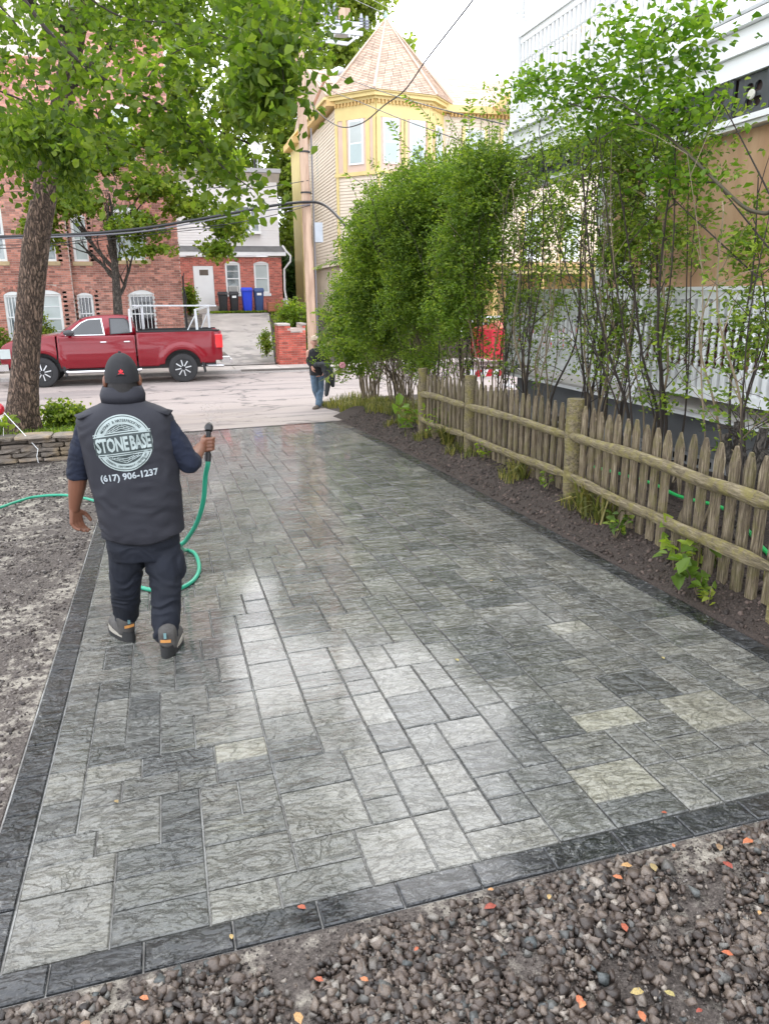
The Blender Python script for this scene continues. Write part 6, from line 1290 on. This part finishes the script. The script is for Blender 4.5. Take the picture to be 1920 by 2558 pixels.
def bush(name, label, x, y, z, rx, rz, n, size, mat, cat='shrub', group=None, tone=0, stems=6):
    t_ = thing(name, label, cat, (x, y, z), group); q = MB()
    for k in range(stems): a = random.uniform(0, 6.28); q.tube([(x, y, z-.05), (x+rx*.3*math.cos(a), y+rx*.3*math.sin(a), z+rz*.8), (x+rx*.6*math.cos(a), y+rx*.6*math.sin(a), z+rz*1.5)], [.02, .014, .006], 5)
    q.build('stem', TWIG, t_); C, tn = sprays([(x, y, z+rz), (x-rx*.3, y, z+rz*1.35), (x+rx*.35, y, z+rz*.8)], [(rx, rx*.8, rz), (rx*.6, rx*.5, rz*.6), (rx*.6, rx*.5, rz*.6)], n, 12, size*2.2)
    foliage('foliage', C, size, mat, t_, k6=False, tone=np.clip(tn+tone, 0, 1)); return t_
bush('shrub', 'feathery pale green shrub behind the brick pier', 4.75, 29.2, -.1, .75, .85, 260, .10, LV2, tone=-.1)
bush('shrub', 'low green growth along the left foot of the brick pier', 3.55, 28.2, -.3, .22, .45, 90, .07, LV2, tone=-.1)
bush('shrub', 'dark shrub between the brick pier and the utility pole', 5.25, 27.5, -.45, .35, .55, 120, .07, LVD)
bush('shrub', 'bright climbing shrub at the corner of the brick house by the row house door', 1.35, 37.5, .8, .35, .75, 140, .10, LV2, tone=.15)
bush('shrub', 'yellow-green weeds in front of the brick house at the left edge', -5.6, 29.5, -.2, .55, .6, 130, .10, LV2, tone=.2)
bush('shrub', 'small sapling in front of the wide white basement window', -3.95, 29.6, -.1, .3, .7, 60, .10, LV2, tone=.25)
C = pts(900, 2.3, 5.3, 38.2, 38.7, f=G, dz=.08); foliage('verge_weeds', C, .12, LV2, None, kind='stuff', label='strip of low weeds in front of the wheelie bins'); C = pts(500, 3.4, 5.6, 28.5, 38, f=G, keep=lambda x, y: x > 3.85+1.3*(y-27.3)/11.3, dz=.06); foliage('slope_weeds', C, .14, LV2, None, kind='stuff', label='green weeds on the bank right of the uphill driveway')
# ---------------------------------------------------------------- hedge and shrubs along the fence
def shrub(label, x, y, stems, crowns, radii, n, per, spread, size, mat=LV3, h=3.0, group='privet shrubs along the fence', sr=.014, fan=.35, tone=0, lean=(-.15, 0), k6=True):
    z = fg(x, y); t_ = thing('privet_shrub', label, 'shrub', (x, y, z), group); SP = []
    for k in range(stems):
        a = random.uniform(0, 6.28); rr_ = random.random()**.5; bx, by = x+.22*rr_*math.cos(a), y+.35*rr_*math.sin(a); tx, ty = bx+fan*rr_*math.cos(a)*h*.4+lean[0]*h+random.gauss(0, .1), by+fan*rr_*math.sin(a)*h*.5+random.gauss(0, .12)
        hh = h*random.uniform(.75, 1.08); mx_, my_ = bx*.6+tx*.4+random.gauss(0, .05), by*.6+ty*.4+random.gauss(0, .05); r_ = sr*random.uniform(.6, 1.5)
        q = MB(); W_ = spline([(bx, by, z-.04), (bx*.85+mx_*.15+random.gauss(0, .05), by*.85+my_*.15+random.gauss(0, .05), z+hh*.22), (mx_+random.gauss(0, .05), my_+random.gauss(0, .06), z+hh*.45), ((mx_+tx)/2+random.gauss(0, .07), (my_+ty)/2+random.gauss(0, .08), z+hh*.72), (tx, ty, z+hh)], 4); q.tube(W_, list(np.linspace(r_, r_*.3, len(W_))), 6)
        for w in W_[5:]:
            if random.random() < .75:
                d = Vector((random.gauss(0, 1), random.gauss(0, 1), .9)).normalized(); e_ = w+d*random.uniform(.15, .5); q.tube([w, (w+e_)/2+Vector((0, 0, .02)), e_], [r_*.4, r_*.25, .0012], 4); SP.append(tuple(e_))
        q.build('stem', STEM if random.random() < (.85 if h < 2.3 else .5) else TWIG, t_, smooth=True)
    C, tn = sprays(crowns, radii, n, per, spread)
    if SP and h > 2.3:
        E_ = np.repeat(np.array(SP), 9, 0); E_ = E_+rng.normal(size=E_.shape)*.05; C = np.concatenate([C, E_]); tn = np.concatenate([tn, rng.random(len(E_))])
    foliage('foliage', C, size, mat, t_, k6=k6, tone=np.clip(tn+tone, 0, 1), up=.3, wide=.26); return t_
shrub('dense dark green shrub at the street end, its left side overhanging the pavement', 4.15, 15.9, 30, [(4.0, 15.4, 1.6), (3.7, 15.3, .75), (4.3, 15.4, 2.6), (3.45, 15.3, 1.4), (3.4, 15.2, .9)], [(.9, .9, .9), (.75, .7, .6), (.8, .9, .8), (.45, .5, .7), (.4, .5, .5)], 1350, 22, .13, .055, h=1.9, fan=.5, lean=(-.05, 0))
shrub('tall dense shrub next to the street end shrub with a fan of pale stems', 4.25, 13.9, 60, [(3.9, 13.3, 1.9), (3.7, 13.2, 1.1), (4.1, 13.4, 3.0), (3.45, 13.2, 2.5), (3.35, 13.2, 1.6), (4.5, 13.4, 3.6), (5.2, 13.3, 3.7), (3.5, 13.2, 3.0), (5.3, 13.2, 3.0)], [(.85, .9, .85), (.7, .6, .5), (.8, .9, .75), (.5, .6, .6), (.45, .5, .55), (.5, .8, .35), (.5, .7, .35), (.3, .5, .3), (.6, .7, .5)], 2700, 22, .13, .050, h=1.9, fan=.5, tone=.0, sr=.009, lean=(-.1, 0))
shrub('tall shrub with bright arching top sprays at the end of the picket fence', 4.2, 12.2, 46, [(4.1, 11.9, 2.4), (3.9, 11.7, 3.1), (4.4, 11.9, 3.3), (3.65, 11.7, 2.4), (4.0, 11.6, 1.5), (3.5, 11.6, 1.5), (3.75, 11.5, 1.9), (3.9, 11.6, .8), (4.1, 12.5, .9), (4.5, 11.8, 3.1), (4.7, 12, 2.8), (4.9, 11.8, 2.6), (3.7, 12.2, 2.9)], [(.7, .8, .75), (.65, .7, .55), (.5, .7, .4), (.4, .5, .6), (.5, .6, .5), (.4, .4, .4), (.5, .4, .5), (.35, .5, .3), (.4, .7, .35), (.22, .4, .35), (.2, .4, .35), (.4, .6, .4), (.5, .6, .4)], 2500, 22, .12, .046, h=2.1, fan=.35, tone=.1, sr=.009, lean=(-.06, 0))
shrub('leggy shrub with mid-green leaves behind the first picket bay', 4.15, 10.6, 26, [(4.0, 10.1, 2.3), (4.2, 10.1, 3.1), (3.8, 10.0, 1.6), (4.4, 10.4, 3.2), (4.3, 10.6, 3.3)], [(.5, .7, .65), (.5, .7, .6), (.4, .6, .45), (.4, .6, .5), (.25, .4, .35)], 1600, 20, .11, .045, h=2.9, fan=.25, tone=.1, sr=.010, lean=(0, 0))
shrub('open shrub of forked brown stems in front of the far end of the porch rail', 4.15, 9.3, 15, [(4.4, 9.2, 2.4), (4.5, 9.2, 3.2), (4.3, 9.2, 1.7)], [(.35, .6, .6), (.35, .5, .5), (.3, .5, .35)], 170, 18, .11, .045, h=3.0, fan=.22, lean=(.02, 0), sr=.011)
shrub('shrub with curved grey stems in front of the porch balusters', 4.15, 8.3, 13, [(4.4, 8.2, 2.6), (4.5, 8.1, 3.3), (4.3, 8.2, 1.8)], [(.35, .6, .6), (.35, .5, .4), (.25, .5, .35)], 150, 18, .11, .045, h=3.0, fan=.22, lean=(.02, 0), sr=.012)
shrub('upright bundle of many thin stems with narrow dark leaves before the balusters', 4.25, 7.0, 26, [(4.4, 7.0, 1.5), (4.4, 7.0, 2.3), (4.4, 7, 3.0)], [(.16, .28, .6), (.25, .4, .5), (.35, .5, .4)], 330, 20, .09, .042, h=3.3, fan=.14, sr=.011, lean=(.0, 0))
shrub('shrub with a thick pale forked stem in front of the plywood sheet', 4.15, 6.0, 12, [(4.3, 6.2, 2.3), (4.3, 6.0, 1.5), (4.3, 5.9, 2.8), (4.1, 5.8, .9)], [(.3, .4, .5), (.25, .35, .3), (.3, .4, .35), (.15, .25, .15)], 140, 18, .10, .042, h=3.0, fan=.3, sr=.013)
shrub('sparse shrub with dark crooked stems by the downspout', 3.85, 4.5, 9, [(4.0, 4.6, 1.5), (4.0, 4.7, 2.1), (4.1, 4.5, .9)], [(.2, .3, .35), (.25, .35, .3), (.15, .2, .2)], 95, 16, .09, .042, h=2.4, fan=.3, sr=.011, lean=(.0, 0))
HS = thing('privet_shrub', 'loose tall sprays of bright leaves rising above the dense hedge', 'shrub', (4.4, 12.8, fg(4.4, 12.8)), 'privet shrubs along the fence'); C = []; q = MB()
for _ in range(60):
    x0, y0 = random.uniform(3.3, 5.6), random.uniform(11.6, 13.6); zt = 2.9+.62*(x0-3.3)+random.uniform(0, .75); z0 = zt-random.uniform(.7, 1.3); dx, dy = random.gauss(-.08, .22), random.gauss(-.1, .15); q.tube([(x0, y0, z0), (x0+dx*.4, y0+dy*.4, (z0+zt)/2+.05), (x0+dx, y0+dy, zt)], [.006, .004, .0015], 4)
    for k in range(34): f = random.random(); C.append((x0+dx*f+random.gauss(0, .035), y0+dy*f+random.gauss(0, .035), z0+(zt-z0)*f+random.gauss(0, .02)))
q.build('stem', TWIG, HS); foliage('foliage', C, .055, LV3, HS, up=.4, wide=.28, tone=np.full(len(C), .75))
# cut stump with bristling twigs
t_ = thing('stump', 'pruned dead stump of several cut stems behind the near pickets', 'stump', (3.75, 4.25, fg(3.75, 4.25)))
for k in range(5):
    a = k*1.25; q = MB(); q.tube([(3.8, 4.35, .05), (3.8+.05*math.cos(a), 4.35+.06*math.sin(a), .5), (3.8+.13*math.cos(a), 4.35+.16*math.sin(a), .88+.05*k*math.cos(k))], [.05, .04, .032], 9); q.build('cut_stem', BARK2, t_, smooth=True)
q = MB()
for k in range(26): a = random.uniform(0, 6.28); c0 = Vector((3.8+.1*math.cos(a), 4.35+.12*math.sin(a), random.uniform(.55, .95))); q.tube([c0, c0+Vector((math.cos(a)*.15, math.sin(a)*.3, random.uniform(-.05, .2)))], [.004, .001], 4)
q.build('twig', TWIG, t_)
# overhanging branch tree from the right
rt = thing('overhanging_tree', 'bright leafy tree whose long branch reaches in from the right in front of the plywood', 'tree', (3.9, 3.4, .05))
Q = lambda x, y, d: tuple(atx(x, y, d))
q = MB(); W_ = spline([(3.95, 3.2, .1), (3.95, 3.4, 1.2), Q(1990, 545, 3.75), Q(1910, 533, 3.7), Q(1860, 518, 3.65), Q(1790, 455, 3.6), Q(1700, 368, 3.6), Q(1620, 305, 3.6), Q(1570, 270, 3.6), Q(1510, 240, 3.6), Q(1400, 270, 3.7), Q(1330, 272, 3.8)], 6); q.tube(W_, list(np.linspace(.017, .003, len(W_))), 9); q.build('main_branch', M('olive_bark', (.05, .042, .02), .7, .2, 10), rt, smooth=True)
S_ = [[(1585, 275), (1605, 220), (1603, 150), (1640, 90)], [(1560, 262), (1500, 210), (1480, 160)], [(1660, 335), (1680, 270), (1700, 190), (1760, 120)], [(1700, 368), (1720, 300), (1730, 250)], [(1620, 305), (1560, 310), (1480, 290)], [(1500, 245), (1420, 200), (1330, 200), (1300, 240)], [(1480, 275), (1400, 250), (1300, 210)], [(1640, 90), (1700, 50), (1800, 30)], [(1603, 150), (1560, 100), (1530, 40)], [(1790, 455), (1700, 450), (1650, 430)]]
C = []
q = MB()
for s_ in S_:
    W2 = spline([Q(x, y, 3.62+random.uniform(-.1, .25)) for x, y in s_], 5); q.tube(W2, list(np.linspace(.007, .0015, len(W2))), 5)
    for w in W2[2:]:
        for _ in range(26): C.append((w.x+random.gauss(0, .10), w.y+random.gauss(0, .15), w.z+random.gauss(0, .07)))
for a, b in (((1690, 330), (1920, 620)), ((1720, 100), (1960, 560)), ((1500, 320), (1900, 700))): q.tube([Q(*a, 3.9), Q((a[0]+b[0])/2+10, (a[1]+b[1])/2+14, 3.9), Q(*b, 3.9)], [.002, .005, .007], 5)
q.build('side_branch', TWIG, rt, smooth=True); foliage('foliage', C, .055, M_leaf('bright_leaf', (.06, .14, .014), (.13, .24, .025), (.22, .33, .04), .4, tr=.55), rt, up=.5, wide=.38)
C = []
for x, y, n, s_ in ((1800, 400, 60, .12), (1880, 600, 60, .12), (1860, 250, 40, .1), (1750, 560, 60, .12), (1650, 520, 80, .14), (1850, 720, 50, .1), (1720, 640, 50, .12), (1580, 420, 110, .16), (1450, 380, 160, .2), (1350, 330, 130, .18), (1400, 450, 90, .16), (1540, 620, 60, .14)):
    p = Q(x, y, 4.0)
    for _ in range(n): C.append((p[0]+random.gauss(0, s_), p[1]+random.gauss(0, s_*1.3), p[2]+random.gauss(0, s_)))
foliage('loose_leaves', C, .045, LV3, rt, up=.3, wide=.3)
# fronds reaching out by the walking person
def frond_plant(label, base, fr, size, mat, cat='plant', group=None):
    t_ = thing('sumac_plant', label, cat, base, group); q = MB(); C = []
    V_ = []; 
    for (a, b, c) in fr:
        W_ = spline([a, b, c], 8); q.tube(W_, .004, 5)
        for i, w in enumerate(W_[2:]):
            d = (W_[min(i+3, len(W_)-1)]-w).normalized() if i+3 < len(W_) else Vector((1, 0, 0)); s_ = d.cross(Vector((0, 0, 1))).normalized()
            for sg in (-1, 1):
                e = (s_*sg*.9+d*.55+Vector((0, 0, random.uniform(-.7, -.1)))).normalized(); L = size*random.uniform(.6, 1.1); p0 = w+d*random.uniform(-.02, .02); V_.append([p0, p0+e*L*.45+d*L*.17, p0+e*L, p0+e*L*.45-d*L*.17])
    q.build('stalk', STEM, t_); V = [v for l in V_ for v in l]; F = [(4*k, 4*k+1, 4*k+2, 4*k+3) for k in range(len(V_))]; link('leaflet_sprays', mesh_np([tuple(v) for v in V], F, rng.random(len(F))), mat, t_, kind='stuff'); return t_
P3 = lambda x, y, d: Vector(at(x, y, d))
frond_plant('pale sumac fronds sticking out of the hedge beside the walking person', tuple(P3(860, 930, 14.5)), [(P3(890, 770, 14.5), P3(840, 790, 14.4), P3(785, 775, 14.3)), (P3(880, 840, 14.5), P3(840, 845, 14.4), P3(805, 860, 14.3)), (P3(880, 930, 14.5), P3(845, 925, 14.4), P3(812, 945, 14.3)), (P3(860, 780, 14.4), P3(810, 820, 14.4), P3(800, 850, 14.3)), (P3(880, 650, 14), P3(835, 650, 14), P3(790, 665, 14))], .17, LV2)
frond_plant('two long arching fern-like sprays at the top of the hedge', tuple(P3(1050, 560, 12.5)), [(P3(1050, 600, 12.5), P3(960, 500, 12.2), P3(860, 430, 12.0)), (P3(1060, 540, 12.5), P3(1000, 450, 12.2), P3(950, 430, 12)), (P3(1080, 420, 12.2), P3(1010, 360, 12), P3(975, 300, 11.8)), (P3(1000, 640, 12.3), P3(940, 570, 12.1), P3(880, 520, 12)), (P3(1100, 350, 12), P3(1060, 280, 11.9), P3(1010, 235, 11.8)), (P3(1180, 360, 11.6), P3(1170, 300, 11.5), P3(1175, 245, 11.4))], .12, LV3)
# grass fringe and weeds
GR = M_leaf('grass_blade', (.07, .09, .025), (.16, .17, .045), (.34, .29, .11), .5, tr=.4)
def blades(P, L, w=.012, lean=.5):
    n = len(P); a = rng.uniform(0, 6.28, n); L = rng.uniform(L*.5, L*1.2, n); le = rng.uniform(.2, lean*1.4, n); d = np.stack([np.cos(a), np.sin(a), np.zeros(n)], 1); s_ = np.stack([-np.sin(a), np.cos(a), np.zeros(n)], 1)*w/2
    up = np.array([0, 0, 1.]); m1 = P+up*(L*.6)[:, None]+d*(L*le*.35)[:, None]; tp_ = P+up*(L*(1-le*.5))[:, None]+d*(L*le)[:, None]
    V = np.stack([P-s_, P+s_, m1+s_*.8, m1-s_*.8, tp_], 1).reshape(-1, 3); F = []; b = np.arange(n)*5; F = np.stack([b, b+1, b+2, b+3], 1); F2 = np.stack([b+3, b+2, b+4, b+4], 1)
    return V, F, np.stack([b+3, b+2, b+4], 1)
def grass(name, P, L, label, w=.012, mat=GR, parent=None, lean=.5, **kw):
    V, F, F3 = blades(P, L, w, lean); me = bpy.data.meshes.new('m'); me.from_pydata(V.tolist(), [], F.tolist()+F3.tolist()); r = rng.random(len(F)); a = me.attributes.new('rnd', 'FLOAT', 'FACE'); a.data.foreach_set('value', np.concatenate([r, r]).astype(np.float32)); return link(name, me, mat, parent, label=label, **kw)
P = pts(2600, 3.05, 4.4, 11.0, 17.6, keep=lambda x, y: (x > 3.45-.12*np.sin(y*3)) & ((y > 13.2) | (x > 3.2))); grass('grass', P, .22, 'yellow-green grass and weeds fringing the foot of the hedge', .014, kind='stuff')
P = pts(900, 3.2, 3.42, 3.0, 11.5, keep=lambda x, y: np.sin(y*4.2+x*3)+.5*np.sin(y*11) > .55); grass('fence_grass', P, .13, 'tufts of weed grass along the foot of the picket fence', .010, kind='stuff')
def tuft(x, y, n, L, label, w=.02, mat=GR, grp='clumps of weed along the fence foot'):
    z = fg(x, y); t_ = thing('grass_clump', label, 'plant', (x, y, z), grp); P = np.array([(x+random.gauss(0, .035), y+random.gauss(0, .06), z) for _ in range(n)]); grass('blades', P, L, None, w, mat, t_, lean=.9)
tuft(3.30, 5.55, 60, .34, 'arching yellow-green grass clump just past the third fence post'); tuft(3.28, 5.2, 45, .28, 'arching grass clump in the middle of the near picket bay'); tuft(3.34, 6.9, 60, .26, 'bright weed clump in front of the second picket bay'); tuft(3.38, 9.1, 70, .32, 'tall green weed clump beside the second fence post')
def leafy(x, y, h, n, size, label, mat=LV3, grp='broad-leaved weeds along the fence foot', tone=.6):
    z = fg(x, y); t_ = thing('weed', label, 'plant', (x, y, z), grp); q = MB(); C = []
    for k in range(max(3, n//7)):
        a = random.uniform(0, 6.28); tx, ty = x+h*.35*math.cos(a), y+h*.5*math.sin(a); hh = h*random.uniform(.6, 1); q.tube([(x, y, z-.02), (x*.5+tx*.5, y*.5+ty*.5, z+hh*.6), (tx, ty, z+hh)], [.004, .003, .001], 5)
        for j in range(7): f = .35+.65*j/6; C.append((x+(tx-x)*f+random.gauss(0, size*.5), y+(ty-y)*f+random.gauss(0, size*.5), z+hh*f+random.gauss(0, size*.2)))
    q.build('stem', STEM, t_); foliage('leaves', C, size, mat, t_, up=.9, wide=.34, tone=np.full(len(C), tone))
leafy(3.16, 4.15, .34, 34, .085, 'weed with large pointed leaves growing up the near pickets'); leafy(3.05, 3.75, .30, 30, .10, 'weed with broad heart-shaped leaves beside the nearest fence post'); leafy(3.18, 4.9, .24, 40, .06, 'low ivy-like weed under the bottom rail'); leafy(3.02, 3.62, .12, 26, .045, 'round yellow-green leaflets low beside the nearest post', LV2, tone=.5)
leafy(3.36, 7.9, .22, 30, .05, 'small weed at the second picket bay', LV2); leafy(3.38, 9.6, .5, 60, .07, 'leafy weed climbing the first picket bay', LV3); leafy(3.33, 6.3, .16, 20, .05, 'small three-leaved weed beside the third post'); leafy(3.32, 10.6, .45, 24, .16, 'broad-leaved plant in front of the farthest fence post', LV3, tone=.9)
# bed plants under the tree
P = pts(2600, -4.2, -1.15, 11.55, 13.9); grass('bed_groundcover', P, .16, 'fine dark green ground cover in the bed at the foot of the tree', .012, mat=LV3, kind='stuff', lean=.8)
P = pts(900, -1.9, -1.05, 11.7, 13.9); P[:, 2] += .05; foliage('bed_weeds', P, .07, LV2, None, kind='stuff', label='bright green weeds at the right end of the planting bed')
def hosta(x, y, n, L, label):
    z = G(x, y); t_ = thing('hosta', label, 'plant', (x, y, z)); q = MB(); C = []
    for k in range(n):
        a = 2*math.pi*k/n+random.random()*.4; r_ = L*random.uniform(.4, 1); h_ = L*random.uniform(.6, 1.1); q.tube([(x, y, z), (x+r_*.5*math.cos(a), y+r_*.5*math.sin(a), z+h_*.8), (x+r_*math.cos(a), y+r_*math.sin(a), z+h_)], [.006, .005, .003], 5); C.append((x+r_*1.15*math.cos(a), y+r_*1.15*math.sin(a), z+h_))
    q.build('stalk', LV2, t_); foliage('leaves', C, L*.42, LV2, t_, up=.9, wide=.42)
hosta(-2.35, 11.75, 26, .32, 'pale green broad-leaved plant on the wall top in front of the big trunk')
bush('shrub', 'bright green bushy plant right of the big trunk in the planting bed', -1.55, 12.7, G(-1.6, 12.7), .36, .20, 150, .06, LV2, cat='plant', tone=.1)
# red marker with string
t_ = thing('string_marker', 'red round marker tied with white string to the stone wall', 'marker', tuple(at(0, 1022, 11.6)))
c0 = Vector(at(-2, 1022, 11.6)); q = MB(); q.sphere(tuple(c0), (.07, .05, .085), 14, 10); q.build('red_float', VR, t_, smooth=True)
q = MB(); q.tube([c0+Vector((.04, 0, -.03)), Vector(at(95, 1122, 11.34))], .006, 5); q.tube([c0+Vector((0, 0, -.07)), c0+Vector((.02, 0, -.25)), c0+Vector((.0, 0, -.4))], .004, 5); q.tube([Vector(at(95, 1122, 11.34)), Vector(at(92, 1140, 11.3)), Vector(at(96, 1156, 11.3))], .005, 5); q.build('string', WHITE, t_)
# green hose behind the fence
q = MB(); q.tube(spline([(4.0, 6.6, .13), (4.15, 5.9, .12), (4.1, 5.4, .12), (4.2, 5.0, .12), (4.0, 4.5, .12), (3.75, 4.0, .12), (3.55, 3.5, .12), (3.5, 3.0, .12)], 6), .015, 8); q.build('garden_hose', M('bright_green_hose', (.02, .42, .10), .35, .05), None, smooth=True, label='bright green garden hose lying behind the picket fence', cat='hose')
# pink blossoms on the hedge
q = MB(); c0 = at(855, 912, 14.6)
t_ = thing('blossom', 'single pink blossom on the street side of the hedge', 'flower', tuple(c0))
for k in range(6): a = k*1.05; q = MB(); q.sphere((c0[0]+.035*math.cos(a), c0[1], c0[2]+.035*math.sin(a)), (.03, .012, .03), 8, 6); q.build('petal', M('pink_petal', (.75, .32, .38), .6) if k == 0 else bpy.data.materials['pink_petal'], t_, smooth=True)
# satellite dish on the row house roof
t_ = thing('satellite_dish', 'white satellite dish on a short mast on the roof of the row house', 'satellite dish', (5.15, 40.6, 7.55))
q = MB(); q.lathe([(.001, .10), (.15, .07), (.28, .0), (.30, -.01), (.28, .012), (.14, .085), (.001, .115)], (5.1, 40.3, 8.55), 24, axis=1); q.build('dish', WHITE, t_, smooth=True)
q = MB(); q.tube([(5.15, 40.6, 7.5), (5.15, 40.6, 8.3), (5.12, 40.42, 8.5)], .03, 7); q.build('mast', GALV, t_); q = MB(); q.tube([(5.1, 40.4, 8.35), (5.1, 39.95, 8.42)], .012, 5); q.box(5.06, 5.14, 39.9, 39.97, 8.39, 8.47); q.build('feed_arm', GALV, t_)
